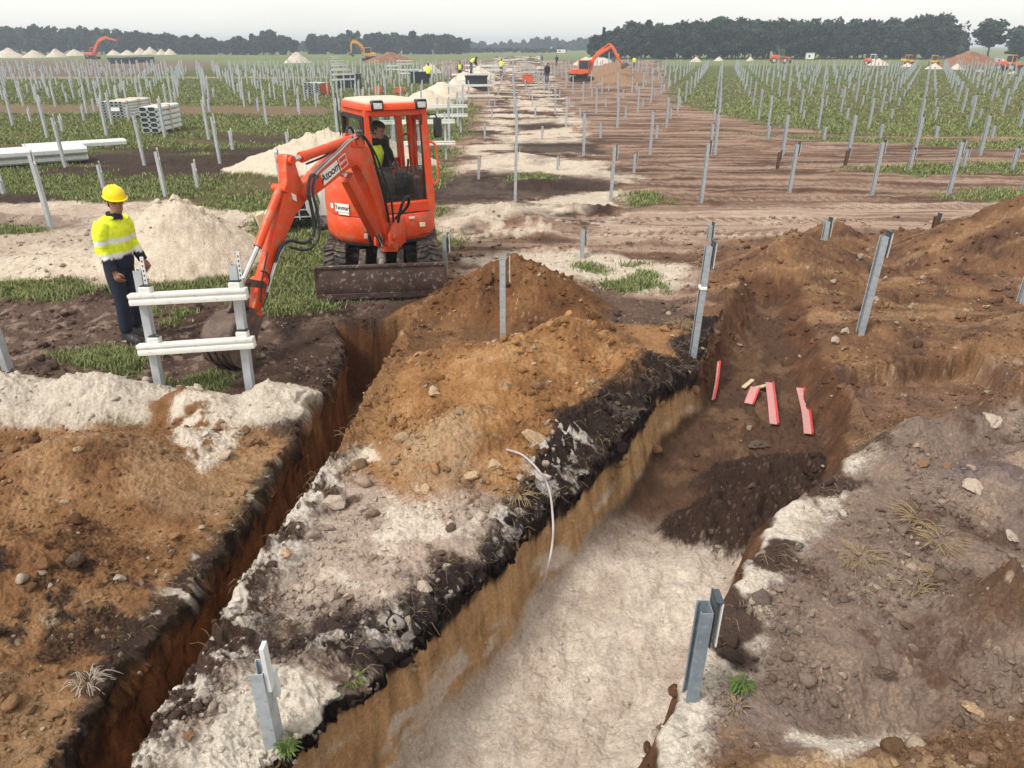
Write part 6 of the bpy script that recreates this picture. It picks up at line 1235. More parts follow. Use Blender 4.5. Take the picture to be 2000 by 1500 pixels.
digger_far('yellow excavator with folded boom by the brown mound', pt(722, 120), R(-75), 0.95, [(0.0, 1.6, 0.25), (0.9, 3.2, 0.28), (1.8, 3.9, 0.28), (2.9, 3.9, 0.2)], [(2.7, 4.2, 0.16), (3.1, 3.4, 0.2), (3.2, 1.8, 0.14)], (3.2, 1.3, 20), M['yellow'], group='yellow machines at the edge of the field')
# the white-armed machine half hidden behind the digger
def grey_rig():
    p = at(612, 418); r = empty('pile_driver', (-4.0, 14.1, gz(-4.0, 14.1)), R(12)); tag(r, 'grey-white steel rig with a black slatted crate, half hidden behind the orange digger', 'machine')
    MB().box((-0.02, 0, 0.52), (0.60, 0.5, 0.62), bev=0.03).build('crate', M['frame_dark'], r)
    sl = MB()
    for k in range(5): sl.box((-0.05, -0.27, 0.26 + 0.13 * k), (0.62, 0.02, 0.02))
    for x in (-0.34, 0.0, 0.26): sl.box((x, -0.275, 0.52), (0.02, 0.02, 0.62))
    sl.build('slats', M['grey_paint'], r)
    MB().prism([(0.22, 1.25), (0.45, 1.15), (0.60, 0.60), (0.42, 0.05), (0.30, 0.10), (0.40, 0.55)], -0.38, -0.30, lambda a, b, t: (a, t, b)).build('white_arm', M['white'], r, bevel=0.01)
    MB().prism([(0.12, 0.85), (0.26, 0.92), (0.34, 0.60), (0.26, 0.18), (0.14, 0.42)], -0.44, -0.39, lambda a, b, t: (a, t, b)).build('link_plate', M['grey_paint'], r, bevel=0.01)
    MB().prism([(0.48, 1.30), (0.66, 1.25), (0.78, 0.6), (0.66, 0.0), (0.55, 0.08)], -0.30, 0.1, lambda a, b, t: (a, t, b)).build('mast', M['grey_paint'], r, bevel=0.02)
    for k, x in enumerate((-0.62, -0.44)): MB().box((x, -0.1, 0.24), (0.17, 0.3, 0.52), Matrix.Rotation(R(-14), 4, 'Y'), bev=0.02).build('counterweight', M['cream' if k else 'wood'], r)
    for sx in (-0.3, 0.45): make_track(r, sx, 0.2, 1.3, 0.3, Matrix.Identity(4), lugs=False)
grey_rig()
# ---- loaders, tractor, cabins
def wheel(parent, c, r, w, m_=None):
    mb = MB(); mb.loft([[(c[0] + dx, c[1] + rr * math.cos(t), c[2] + rr * math.sin(t)) for t in [2 * math.pi * i / 20 for i in range(20)]] for dx, rr in ((-w / 2, r * 0.86), (-w * 0.35, r), (w * 0.35, r), (w / 2, r * 0.86))]); o = mb.build('wheel', M['rubber'], parent)
    MB().cyl((c[0] - w * 0.52, c[1], c[2]), (c[0] + w * 0.52, c[1], c[2]), r * 0.5, n=14).build('rim', m_ or M['grey_paint'], o)
def loader(label, loc, yaw, paint, sc=1.0, cabp=None, name='wheel_loader', cat='loader', group=None, shovel=True):
    r = empty(name, loc, yaw); tag(r, label, cat, group); r.scale = (sc, sc, sc)
    MB().box((0, 0.95, 1.25), (1.7, 2.0, 0.95), bev=0.15).build('engine_hood', paint, r); MB().box((0, -0.9, 0.85), (1.1, 1.9, 0.5), bev=0.08).build('front_frame', paint, r)
    cb = MB()
    for x in (-0.65, 0.65):
        for y in (-0.75, 0.35): cb.box((x, y, 2.05), (0.09, 0.09, 1.3))
    cb.box((0, -0.2, 2.75), (1.5, 1.35, 0.13), bev=0.05).box((0, -0.2, 1.35), (1.4, 1.2, 0.4), bev=0.04); c_ = cb.build('cab', cabp or paint, r)
    for x in (-0.66, 0.66): MB().box((x, -0.2, 2.1), (0.02, 1.0, 1.05)).build('window', M['dark_glass'], c_)
    for y in (-0.76, 0.36): MB().box((0, y, 2.1), (1.2, 0.02, 1.05)).build('window', M['dark_glass'], c_)
    for x in (-0.9, 0.9):
        for y in (-1.1, 1.2): wheel(r, (x, y, 0.62), 0.62, 0.45)
    if shovel:
        a = MB()
        for x in (-0.45, 0.45): a.prism(strip_poly([(-0.8, 1.5, 0.12), (-1.6, 1.25, 0.12), (-2.4, 0.55, 0.1)]), x - 0.07, x + 0.07, lambda p, q, t: (t, p, q))
        a.build('lift_arm', paint, r); MB().prism([(-2.3, 0.1), (-2.3, 0.95), (-2.5, 1.05), (-2.42, 0.35), (-3.1, 0.1), (-3.1, 0.05)], -1.15, 1.15, lambda p, q, t: (t, p, q)).build('shovel', M['rust'], r)
    return r
loader('green and white tractor with an orange front, at the far edge of the right field', pt(1521, 124), R(80), M['crate_orange'], 0.85, M['green_paint'], 'tractor', 'tractor', shovel=True)
loader('orange and white loader behind the large grey-white sand cone', pt(1702, 127), R(50), M['orange_old'], 0.62, M['white'])
loader('yellow loader left of the big brown mound, the left of two', pt(1771, 128), R(20), M['yellow'], 0.6, group='yellow machines at the edge of the field'); loader('yellow loader close to the big brown mound, the right of two', pt(1822, 130), R(-20), M['yellow'], 0.6, group='yellow machines at the edge of the field')
loader('orange machine with a yellow cab at the far right frame edge', pt(1968, 138), R(30), M['orange_old'], 0.7, M['yellow'], 'telehandler', 'telehandler')
def cabin(name, label, px, py, w, h, m_, cat='site cabin'):
    p = at(px, py); r = empty(name, (p.x, p.y, gz(p.x, p.y))); tag(r, label, cat); k = (p.y * CP + EYE * SP) / FPX; W, H = w * k, h * k
    MB().box((0, 0, H / 2 + 0.15), (W, W * 0.7, H), bev=0.04).build('shell', m_, r); MB().box((0, 0, H + 0.19), (W + 0.12, W * 0.7 + 0.12, 0.08)).build('roof', M['grey_paint'], r); MB().box((-W * 0.22, -W * 0.352, H * 0.62), (W * 0.3, 0.03, H * 0.35)).build('window', M['dark_glass'], r); MB().box((W * 0.22, -W * 0.352, H * 0.48), (W * 0.22, 0.03, H * 0.7)).build('door', M['white'], r)
    for x in (-W * 0.4, W * 0.4): MB().box((x, 0, 0.07), (0.2, W * 0.6, 0.2)).build('skid', M['frame_dark'], r)
cabin('site_cabin', 'white site cabin right of the orange container in the distance', 787, 103, 12, 9, M['white']); cabin('site_cabin', 'orange container beyond the brown mound', 759, 101, 12, 10, M['orange_old']); cabin('site_cabin', 'white cabin at the wood edge right of the tractor', 1581, 117, 14, 11, M['white']); cabin('farm_shed', 'low white farm shed before the far trees at mid picture', 1096, 104, 16, 6, M['white'], 'shed'); cabin('site_cabin', 'grey cabin at the foot of the big brown mound', 1950, 127, 16, 12, M['grey_paint'])
# ---- orange tubs and a tarpaulin bundle beside the track
def tub(px, py, label, m_='crate_orange', s=0.5):
    p = at(px, py); r = empty('crate', (p.x, p.y, gz(p.x, p.y))); tag(r, label, 'crate'); MB().box((0, 0, s * 0.3), (s, s * 0.7, s * 0.6), bev=0.03).build('tub', M[m_], r); MB().box((0, 0, s * 0.62), (s * 1.06, s * 0.76, s * 0.06), bev=0.01).build('rim', M[m_], r)
tub(1031, 160, 'orange tub on the middle track before the digger', s=1.0); tub(738, 182, 'small orange tub behind the cab roof, left one', s=0.6); tub(780, 182, 'small orange tub behind the cab roof, right one', s=0.6)
tub(820, 163, 'black wrapped bundle under the white rails left of the sand ridge', 'cloth_tarp', 1.5); tub(931, 178, 'black wrapped bundle under the railed frame by the middle track', 'cloth_tarp', 1.6); tub(684, 172, 'black wrapped bundle at the line of frames left of the cab', 'cloth_tarp', 1.7)
# ---- plastic cable covers lying in the wide trench
def strip(pts, label, w, edge=True):
    P = [Vector(p) for p in pts]; c = sum(P, Vector()) / len(P); r = empty('cover_strip', c); tag(r, label, 'cover strip', 'red and pink cable covers in the wide trench')
    d = (P[-1] - P[0]).normalized(); sd = Vector((0, 0, 1)).cross(d).normalized()
    Q = smooth_path([p - c for p in P], 4); mb = MB(); mb.loft([[q - sd * w / 2, q + sd * w / 2, q + sd * w / 2 + Vector((0, 0, 0.007)), q - sd * w / 2 + Vector((0, 0, 0.007))] for q in Q]); mb.build('cover', M['plastic_pink'], r)
    mb = MB(); mb.loft([[q + sd * (-w / 2 - 0.006), q + sd * (-w / 2 + 0.012), q + sd * (-w / 2 + 0.010) + Vector((0, 0, 0.024)), q + sd * (-w / 2 - 0.008) + Vector((0, 0, 0.022))] for q in Q]); mb.build('red_edge', M['plastic_red'], r)
def tz(px, py, up=0.02, z=-0.42):
    p = at(px, py, z)
    for _ in range(4): p = at(px, py, gz(p.x, p.y))
    p.z += up; return p
strip([tz(1511, 832, 0.02), tz(1506, 795, 0.05), tz(1501, 757, 0.06)], 'long pink cable cover lying along the trench, the left of two long ones', 0.085)
strip([tz(1578, 851, 0.02), tz(1572, 812, 0.05), tz(1561, 768, 0.06)], 'long pink cable cover with a bent red edge, the right of two long ones', 0.085)
strip([tz(1462, 792, 0.02), tz(1468, 778, 0.04), tz(1474, 765, 0.05)], 'short broken pink cover left of the long ones', 0.10)
strip([tz(1392, 785, 0.02), tz(1397, 764, 0.10), tz(1400, 738, 0.2)], 'red plastic strip leaning at the trench corner below the taped post', 0.03)
for (a, b, lab) in (((1478, 762), (1497, 757), 'pale timber peg lying left of the long pink cover'), ((1453, 760), (1468, 748), 'short grey board end by the broken pink cover')):
    p, q = tz(*a, 0.03), tz(*b, 0.03); c = (p + q) / 2; o = MB().box((0, 0, 0), ((q - p).length + 0.05, 0.05, 0.02), (q - p).to_track_quat('X', 'Z').to_matrix().to_4x4(), bev=0.004).build('timber_peg', M['wood']); o.location = c; tag(o, lab, 'timber peg')
# ---- plastic hose coming out of the heap and hanging into the wide trench
hp_ = [at(986, 884, 0.24), tz(1020, 899, 0.05, 0.1), tz(1052, 932, 0.06, 0.1), tz(1072, 970, 0.07, 0.0), at_y(1080, 1015, 4.40), at_y(1079, 1060, 4.30), at_y(1070, 1110, 4.24), at(1055, 1165, -0.80)]
hp_[0] = tz(988, 884, 0.03, 0.2)
o = MB().tube(smooth_path(hp_, 7), 0.0085, 10).build('plastic_hose', M['hose']); tag(o, 'pale plastic hose curving out of the heap down into the wide trench', 'hose')
# ---- big stones and clods one can point at
def rock_mesh(seed, rough=0.34, sub=4):
    bm = bmesh.new(); bmesh.ops.create_icosphere(bm, subdivisions=sub, radius=1.0); rg = np.random.default_rng(seed); o = rg.random(3) * 50
    pl = rg.normal(size=(15, 3)); pl /= np.linalg.norm(pl, axis=1)[:, None]; dd = rg.uniform(0.42, 0.82, 15)
    for v in bm.verts:
        p = np.array(v.co); s = 1.0
        for q, d in zip(pl, dd):
            k = p @ q
            if k > d: p = p - q * (k - d) * 0.9
        n = float(fbm(np.array([p[0] * 1.3 + o[0] + p[2]]), np.array([p[1] * 1.3 + o[1] - p[2]]), 1.6, 4, seed % 7)[0]); v.co = Vector(p * (1 + rough * n))
    me = bpy.data.meshes.new('stone'); bm.to_mesh(me); bm.free(); return me
M['clod_tan'] = mat('sandy_clod', (0.40, 0.285, 0.18), 0.95, var=0.25, scale=9, dirt=(0.28, 0.17, 0.09), dirt_amt=0.45, dirt_scale=6, bump=0.6, spec=0.1); M['clod_pale'] = mat('pale_clod', (0.38, 0.315, 0.26), 0.95, var=0.2, scale=9, dirt=(0.30, 0.22, 0.16), dirt_amt=0.4, dirt_scale=5, bump=0.6, spec=0.1); M['clod_dark'] = mat('dark_clod', (0.085, 0.058, 0.045), 0.95, var=0.35, scale=9, dirt=(0.20, 0.14, 0.11), dirt_amt=0.35, dirt_scale=6, bump=0.7, spec=0.1); M['clod_brown'] = mat('brown_clod', (0.19, 0.105, 0.06), 0.95, var=0.3, scale=9, dirt=(0.30, 0.19, 0.12), dirt_amt=0.35, dirt_scale=6, bump=0.6, spec=0.1)
for i, (px, py, w, hh, m_, lab) in enumerate([(1042, 860, 62, 0.7, 'tan', 'large pale clod at the right foot of the brown heap'), (878, 880, 52, 0.7, 'tan', 'tall sandy clod in the middle front of the brown heap'), (848, 770, 44, 0.6, 'tan', 'sandy clod on the front slope of the brown heap'), (1168, 795, 44, 0.7, 'tan', 'rounded sandy clod low on the right side of the brown heap'), (968, 914, 42, 0.7, 'tan', 'sandy clod just left of where the hose comes out'), (918, 935, 40, 0.8, 'tan', 'second clod left of the hose end'), (832, 957, 34, 0.7, 'tan', 'small pale clod at the front foot of the brown heap'), (1075, 780, 30, 0.8, 'tan', 'small clod on the right slope of the brown heap'), (1010, 658, 30, 0.6, 'pale', 'white stone on the heap beside the tall post'), (1115, 648, 55, 0.6, 'tan', 'broad clod on the second crest of the brown heap'), (655, 985, 62, 0.6, 'pale', 'white crusted block on the lip of the narrow trench'), (560, 1085, 40, 0.7, 'tan', 'brown-topped clod on the lip of the narrow trench'), (150, 880, 34, 0.5, 'tan', 'greyish stone on the brown spoil at the left'), (235, 1132, 36, 0.6, 'pale', 'cracked grey stone on the brown spoil lower left'), (283, 722, 0.1, 0.5, 'dark', None), (145, 1092, 42, 0.6, 'dark', 'dark clod on the brown spoil at the left'), (370, 1440, 34, 0.7, 'brown', 'brown clod lying by the white block at the bottom'), (495, 868, 52, 0.7, 'brown', 'round brown clod overhanging the narrow trench'), (1935, 825, 80, 0.5, 'pale', 'flat grey slab of soil at the right frame edge'), (1900, 955, 70, 0.5, 'pale', 'ribbed grey clod on the right bank'), (1975, 1050, 40, 0.6, 'pale', 'small grey clod at the right frame edge'), (1905, 1390, 62, 0.6, 'tan', 'big rounded tan clod at the lower right'), (1800, 906, 34, 0.5, 'brown', 'flat brown stone behind the right bank'), (1850, 912, 26, 0.7, 'brown', 'angular brown stone behind the right bank'), (1480, 870, 60, 0.4, 'dark', 'dark slab of peat in the bottom of the wide trench'), (1655, 860, 60, 0.5, 'clodp', None), (1725, 1316, 60, 0.5, 'dark', 'dark peat clod in the hollow of the right bank'), (1650, 650, 30, 0.8, 'pale', 'white stone at the foot of the leaning post'), (1632, 668, 24, 0.9, 'pale', 'lower white stone left of the leaning post'), (1888, 683, 46, 0.5, 'pale', 'pale block half buried in the brown ground at the right'), (765, 1270, 14, 0.8, 'brown', None), (950, 1258, 16, 0.9, 'brown', 'small round stone at the foot of the trench wall'), (1600, 940, 30, 0.5, 'brown', None), (830, 1150, 50, 0.6, 'pale', 'white crumbling block at the edge of the peat'), (880, 1035, 36, 0.6, 'dark', 'dark turf lump in front of the brown heap'), (690, 890, 0.1, 0.5, 'dark', None)]):
    if lab is None: continue
    p = tz(px, py, 0.0, 0.1); k = (p.y * CP + (EYE - p.z) * SP) / FPX; r_ = w * k / 2 * 0.86
    o = link('clod' if m_ != 'pale' else 'stone', rock_mesh(100 + i), None, M['clod_' + m_]); o.location = (p.x, p.y, p.z + r_ * hh * 0.35); o.scale = (r_, r_ * 0.85, r_ * hh); o.rotation_euler = (0.2 * math.sin(i), 0.2 * math.cos(i * 1.7), i * 1.3); tag(o, lab, 'clod' if m_ != 'pale' else 'stone', 'clods and stones lying on the spoil')
# ---- dry roots and straw
def straw(name, label, px, py, n, rad, hgt, col, seed, flat=0.5, group=None):
    rg = random.Random(seed); p = tz(px, py, 0.0, 0.0); mb = MB()
    for _ in range(n):
        a = rg.uniform(0, 6.28); r_ = rad * rg.random() ** 0.6; b = Vector((r_ * math.cos(a) * 0.5, r_ * math.sin(a) * 0.5, -0.01)); d = a + rg.uniform(-1.2, 1.2); l = rad * rg.uniform(0.6, 1.3); top = hgt * rg.uniform(0.3, 1)
        mb.tube(smooth_path([b, b + Vector((math.cos(d) * l * 0.4, math.sin(d) * l * 0.4, top)), b + Vector((math.cos(d) * l, math.sin(d) * l, top * flat + rg.uniform(-0.02, 0.02)))], 3), [0.0024] * 6 + [0.0009], 4)
    o = mb.build(name, col); o.location = p; tag(o, label, 'dry grass' if name != 'root_tuft' else 'roots', group)
M['straw'] = mat('dry_straw', (0.27, 0.195, 0.105), 0.9, var=0.25, scale=30); M['root'] = mat('pale_roots', (0.36, 0.31, 0.26), 0.9, var=0.2, scale=30); M['blade'] = mat('grass_tuft', (0.10, 0.16, 0.035), 0.8, var=0.35, scale=30)
straw('root_tuft', 'tangle of pale dry roots hanging at the lip of the narrow trench, lower left', 172, 1335, 60, 0.10, 0.07, M['root'], 1, 0.2)
for i, (px, py, n, r_, h_, mm, lab) in enumerate([(1795, 1010, 70, 0.16, 0.04, 'straw', 'largest clump of flattened straw on the right bank'), (1838, 1058, 70, 0.15, 0.045, 'straw', 'tangled straw clump below the largest on the right bank'), (1680, 1086, 50, 0.14, 0.04, 'straw', 'thin straw patch nearest the trench on the right bank'), (1790, 1152, 46, 0.10, 0.05, 'straw', 'small straw tuft low on the right bank'), (1840, 1130, 40, 0.10, 0.04, 'straw', 'faint straw tuft right of the small one'), (1448, 1345, 70, 0.06, 0.07, 'blade', 'green grass tuft beside the short near post'), (1436, 1382, 40, 0.06, 0.04, 'straw', 'orange dry tuft under the green one'), (690, 1330, 40, 0.06, 0.04, 'blade', 'small green sprig on the corner of the white block'), (560, 1465, 50, 0.05, 0.06, 'blade', 'grass at the foot of the near post in the white block'), (1010, 965, 46, 0.14, 0.05, 'straw', 'thin dry stalks on the peat beside the hose'), (1330, 640, 60, 0.16, 0.10, 'straw', 'dry stalks left of the taped post')]): straw('grass_tuft', lab, px, py, n, r_, h_, M[mm], 50 + i, 0.6, 'tufts on the bare banks')
# ================================================================= TREES
def leaf_material(name, rgb, var=0.35):
    m = bpy.data.materials.new(name); t, b = nodes(m); N = t.nodes.new; K = t.links.new
    a = N('ShaderNodeAttribute'); a.attribute_name = 'Col'; K(a.outputs['Color'], b.inputs['Base Color']); b.inputs['Roughness'].default_value = 0.75; b.inputs['Specular IOR Level'].default_value = 0.15
    return m
M_LEAF = leaf_material('leaves', None)
def crown_cards(rg, c, rad, n_cl, n_leaf, size, tint):
    """leaf clumps through the crown's volume -> quad corners (n,4,3) and colours (n,3)"""
    P = []; Cc = []
    for k in range(n_cl):
        while True:
            q = rg.uniform(-1, 1, 3)
            if 0.25 < np.linalg.norm(q) < 1: break
        cc = c + q * rad * 0.78; cr = rad.mean() * rg.uniform(0.26, 0.46)
        m = int(n_leaf * rg.uniform(0.7, 1.3)); d = rg.normal(size=(m, 3)); d /= np.linalg.norm(d, axis=1)[:, None]
        P.append(cc + d * cr * (rg.random((m, 1)) ** 0.4) * np.array([1, 1, 0.8])); Cc.append(np.tile(np.asarray(tint) * rg.uniform(0.62, 1.35) * np.array([rg.uniform(0.9, 1.15), 1.0, rg.uniform(0.85, 1.1)]), (m, 1)) * rg.uniform(0.75, 1.25, (m, 1)))
    P = np.concatenate(P); Cc = np.concatenate(Cc); n = len(P)
    a = rg.normal(size=(n, 3)); a /= np.linalg.norm(a, axis=1)[:, None]; b = np.cross(a, rg.normal(size=(n, 3))); b /= np.linalg.norm(b, axis=1)[:, None]; s = (size * rg.uniform(0.6, 1.3, n))[:, None]
    return np.stack([P - a * s - b * s * 0.6, P + a * s - b * s * 0.6, P + a * s * 0.7 + b * s * 0.6, P - a * s * 0.7 + b * s * 0.6], 1), Cc
def cards_mesh(name, Q, Cc):
    n = len(Q); me = bpy.data.meshes.new(name); me.vertices.add(n * 4); me.vertices.foreach_set('co', Q.astype(np.float32).ravel()); me.loops.add(n * 4); me.loops.foreach_set('vertex_index', np.arange(n * 4, dtype=np.int32)); me.polygons.add(n); me.polygons.foreach_set('loop_start', np.arange(0, n * 4, 4, dtype=np.int32)); me.polygons.foreach_set('loop_total', np.full(n, 4, np.int32))
    a = me.attributes.new('Col', 'FLOAT_COLOR', 'POINT'); a.data.foreach_set('color', np.concatenate([np.repeat(Cc, 4, 0), np.ones((n * 4, 1))], 1).astype(np.float32).ravel()); me.update(); me.materials.append(M_LEAF); return me
def trunk_mb(rg, h, r, limbs=5, lean=0.03, mb=None, at0=(0, 0, 0)):
    mb = mb or MB(); o = Vector(at0); tx, ty = rg.uniform(-lean, lean), rg.uniform(-lean, lean)
    pts = [o + Vector((tx * z + 0.02 * h * math.sin(z * 3), ty * z, z * h)) for z in (-0.02, 0.2, 0.45, 0.7, 0.9)]; mb.tube(pts, [r * 1.25, r, r * 0.75, r * 0.45, r * 0.2], 7)
    for k in range(limbs):
        z = rg.uniform(0.3, 0.8); a = rg.uniform(0, 6.28); b = o + Vector((tx * z, ty * z, z * h)); l = h * rg.uniform(0.18, 0.34); mb.tube([b, b + Vector((math.cos(a) * l * 0.5, math.sin(a) * l * 0.5, l * 0.35)), b + Vector((math.cos(a) * l, math.sin(a) * l, l * 0.8))], [r * 0.45, r * 0.3, r * 0.1], 5)
    return mb
def wood(label, prof, Y0, rows, gap, ncl, nleaf, size, tint, seed, base=0.16, jitter=1.0):
    """a far wood that reads as one mass; prof is its skyline as (pixel x, pixel y)"""
    rg = np.random.default_rng(seed); Qs, Cs = [], []; tb = MB()
    for r_ in range(rows):
        Y = Y0 + r_ * gap * 1.2; kx = (Y * CP + EYE * SP) / FPX; px = prof[0][0] - 8; top = None
        while px < prof[-1][0] + 8:
            py = np.interp(px, [p[0] for p in prof], [p[1] for p in prof]) + rg.normal() * 2.2 * jitter + (2.5 if r_ == 0 else 0)
            t = at_y(px, py, Y); h = t.z * rg.uniform(0.90, 1.03) if r_ else t.z * rg.uniform(0.72, 1.0); h = max(h, 2.0); w = h * rg.uniform(0.30, 0.42); x = t.x; y = Y + rg.uniform(-0.4, 0.4) * gap
            q, c = crown_cards(rg, np.array([x, y, h * 0.49]), np.array([w, w, h * 0.51]), ncl, nleaf, size, np.asarray(tint) * rg.uniform(0.6, 1.5) * np.array([rg.uniform(0.85, 1.35), 1.0, rg.uniform(0.8, 1.1)])); Qs.append(q); Cs.append(c)
            trunk_mb(rg, h * 0.8, h * 0.016, 0, 0.02, tb, (x, y, 0)); px += gap * rg.uniform(0.7, 1.2) / kx
    o = link('woodland', cards_mesh('woodland', np.concatenate(Qs), np.concatenate(Cs))); tag(o, label, 'wood', kind='stuff')
    tb.build('trunks', M['bark'], o)
    return o
DG, DG2 = (0.022, 0.040, 0.024), (0.034, 0.050, 0.030)
wood('dense dark wood closing the field along the right horizon', [(1172, 66), (1185, 60), (1200, 50), (1240, 36), (1300, 33), (1380, 27), (1440, 22), (1500, 30), (1560, 24), (1620, 32), (1680, 30), (1740, 28), (1800, 26), (1850, 20), (1868, 34), (1880, 60)], 205, 4, 3.6, 13, 60, 0.46, DG, 1)
wood('hazy long wood on the left horizon', [(-300, 55), (-100, 45), (0, 44), (60, 40), (120, 48), (200, 53), (240, 57), (300, 63), (380, 66), (440, 72), (470, 76)], 300, 3, 4.4, 10, 45, 0.75, DG, 2)
wood('rounded group of trees left of the horizon middle', [(462, 70), (490, 60), (520, 58), (545, 62), (566, 72)], 290, 3, 4.2, 11, 50, 0.7, DG, 3)
wood('low far trees between two groups on the left horizon', [(566, 78), (590, 77), (615, 72)], 420, 2, 5, 9, 40, 1.0, DG2, 4)
wood('broad dark wood left of the horizon middle', [(616, 66), (650, 62), (672, 56), (700, 62), (740, 57), (800, 60), (850, 60), (880, 64), (906, 74)], 310, 3, 4.4, 11, 50, 0.75, DG, 5)
wood('faint bluish far trees at the middle of the horizon', [(906, 80), (935, 78), (950, 88), (985, 82), (1010, 84), (1040, 74), (1070, 70), (1100, 78), (1130, 73), (1160, 70), (1175, 72)], 520, 3, 6, 10, 40, 1.2, DG2, 6)
hd = MB()
p0, p1 = at(905, 103), at(1120, 103)
# front edge of the right-hand wood: trees of their own
rgt = np.random.default_rng(77); proto = []
for k in range(4):
    q, c = crown_cards(rgt, np.array([0, 0, 4.8]), np.array([2.9, 2.9, 5.0]), 18, 62, 0.38, DG); proto.append((cards_mesh('crown', q, c), trunk_mb(rgt, 7.6, 0.17, 4).mesh('trunk', M['bark'])))
def tree(label, x, y, h, k, wide=1.0, group=None, name='tree'):
    r = empty(name, (x, y, gz(x, y)), rgt.uniform(0, 6.28)); r.scale = (h / 9.8 * wide, h / 9.8 * wide, h / 9.8); tag(r, label, 'tree', group); link('crown', proto[k][0], r); link('trunk', proto[k][1], r); return r
for i, px in enumerate(np.linspace(1192, 1856, 24)):
    py = np.interp(px, [1172, 1240, 1440, 1560, 1700, 1850], [62, 46, 34, 36, 40, 32]); Y = 197 + rgt.uniform(-3, 3); t = at_y(px + rgt.uniform(-8, 8), py + rgt.uniform(0, 14), Y); tree('dark broadleaf tree in the front edge of the right-hand wood', t.x, Y, t.z, i % 4, rgt.uniform(0.95, 1.25), 'trees along the front edge of the right-hand wood')
def spruce(px, py, Y):
    t = at_y(px, py, Y); h = t.z; rg = np.random.default_rng(9); Qs, Cs = [], []
    for z in np.linspace(0.14, 0.98, 15):
        q, c = crown_cards(rg, np.array([0, 0, z * h]), np.array([h * 0.17 * (1.05 - z), h * 0.17 * (1.05 - z), h * 0.05]), 6, 40, 0.30, (0.022, 0.036, 0.024)); Qs.append(q); Cs.append(c)
    r = empty('spruce_tree', (t.x, Y, 0)); tag(r, 'dark pointed spruce at the left end of the right-hand wood', 'tree'); link('crown', cards_mesh('crown', np.concatenate(Qs), np.concatenate(Cs)), r); trunk_mb(rg, h, h * 0.015, 0).build('trunk', M['bark'], r)
spruce(1180, 56, 198)
t = at_y(1948, 34, 190); r = tree('solitary round oak on the right horizon beyond the brown mound', t.x, 190, t.z, 1, 1.45, name='oak_tree')
q, c = crown_cards(np.random.default_rng(5), np.array([0, 0, 6.2]), np.array([3.4, 3.4, 3.4]), 26, 62, 0.34, DG); r.children[0].data = cards_mesh('crown', q, c)
t = at_y(2010, 38, 200); tree('tree at the right frame edge beside the round oak', t.x, 200, t.z, 2, 1.5)
t = at_y(1990, 92, 185); tree('low dark bush under the tree at the right frame edge', t.x, 185, 3.4, 3, 2.2, name='bush')
def birch():
    Y = 192; t = at_y(1886, 42, Y); h = t.z; rg = np.random.default_rng(21); r = empty('birch_tree', (t.x, Y, 0)); tag(r, 'thin half-bare tree between the wood and the round oak', 'tree'); mb = MB(); mb.tube([(0, 0, -0.1), (0.1, 0, h * 0.4), (0.0, 0, h * 0.75), (0.1, 0, h)], [0.13, 0.10, 0.06, 0.02], 6); Qs, Cs = [], []
    for k in range(26):
        z = rg.uniform(0.35, 0.98) * h; a = rg.uniform(0, 6.28); l = (1.1 - z / h) * 2.6 + 0.5; e = Vector((math.cos(a) * l, math.sin(a) * l, z + 0.2 * l)); mb.tube([(0.05, 0, z), e.lerp(Vector((0, 0, z)), 0.5) + Vector((0, 0, 0.1)), e], [0.035, 0.025, 0.012], 4)
        q, c = crown_cards(rg, np.array(e) * 0.9 + np.array([0, 0, 0.1 * z * 0]), np.array([0.5, 0.5, 0.3]), 2, 12, 0.16, (0.06, 0.06, 0.035)); q[:, :, 2] += z * 0.09; Qs.append(q); Cs.append(c)
    mb.build('trunk', M['bark'], r); link('crown', cards_mesh('crown', np.concatenate(Qs), np.concatenate(Cs)), r)
birch()
# long clipped hedge in front of the far trees
rg = np.random.default_rng(31); a, b = at(905, 103), at(1110, 104); Qs, Cs = [], []
for k in range(60):
    f = k / 59; q, c = crown_cards(rg, np.array([a.x + (b.x - a.x) * f, a.y, 1.0]), np.array([1.0, 0.8, 1.1]), 4, 26, 0.4, DG); Qs.append(q); Cs.append(c)
o = link('hedge', cards_mesh('hedge', np.concatenate(Qs), np.concatenate(Cs))); tag(o, 'long low clipped hedge before the far trees at mid picture', 'hedge')
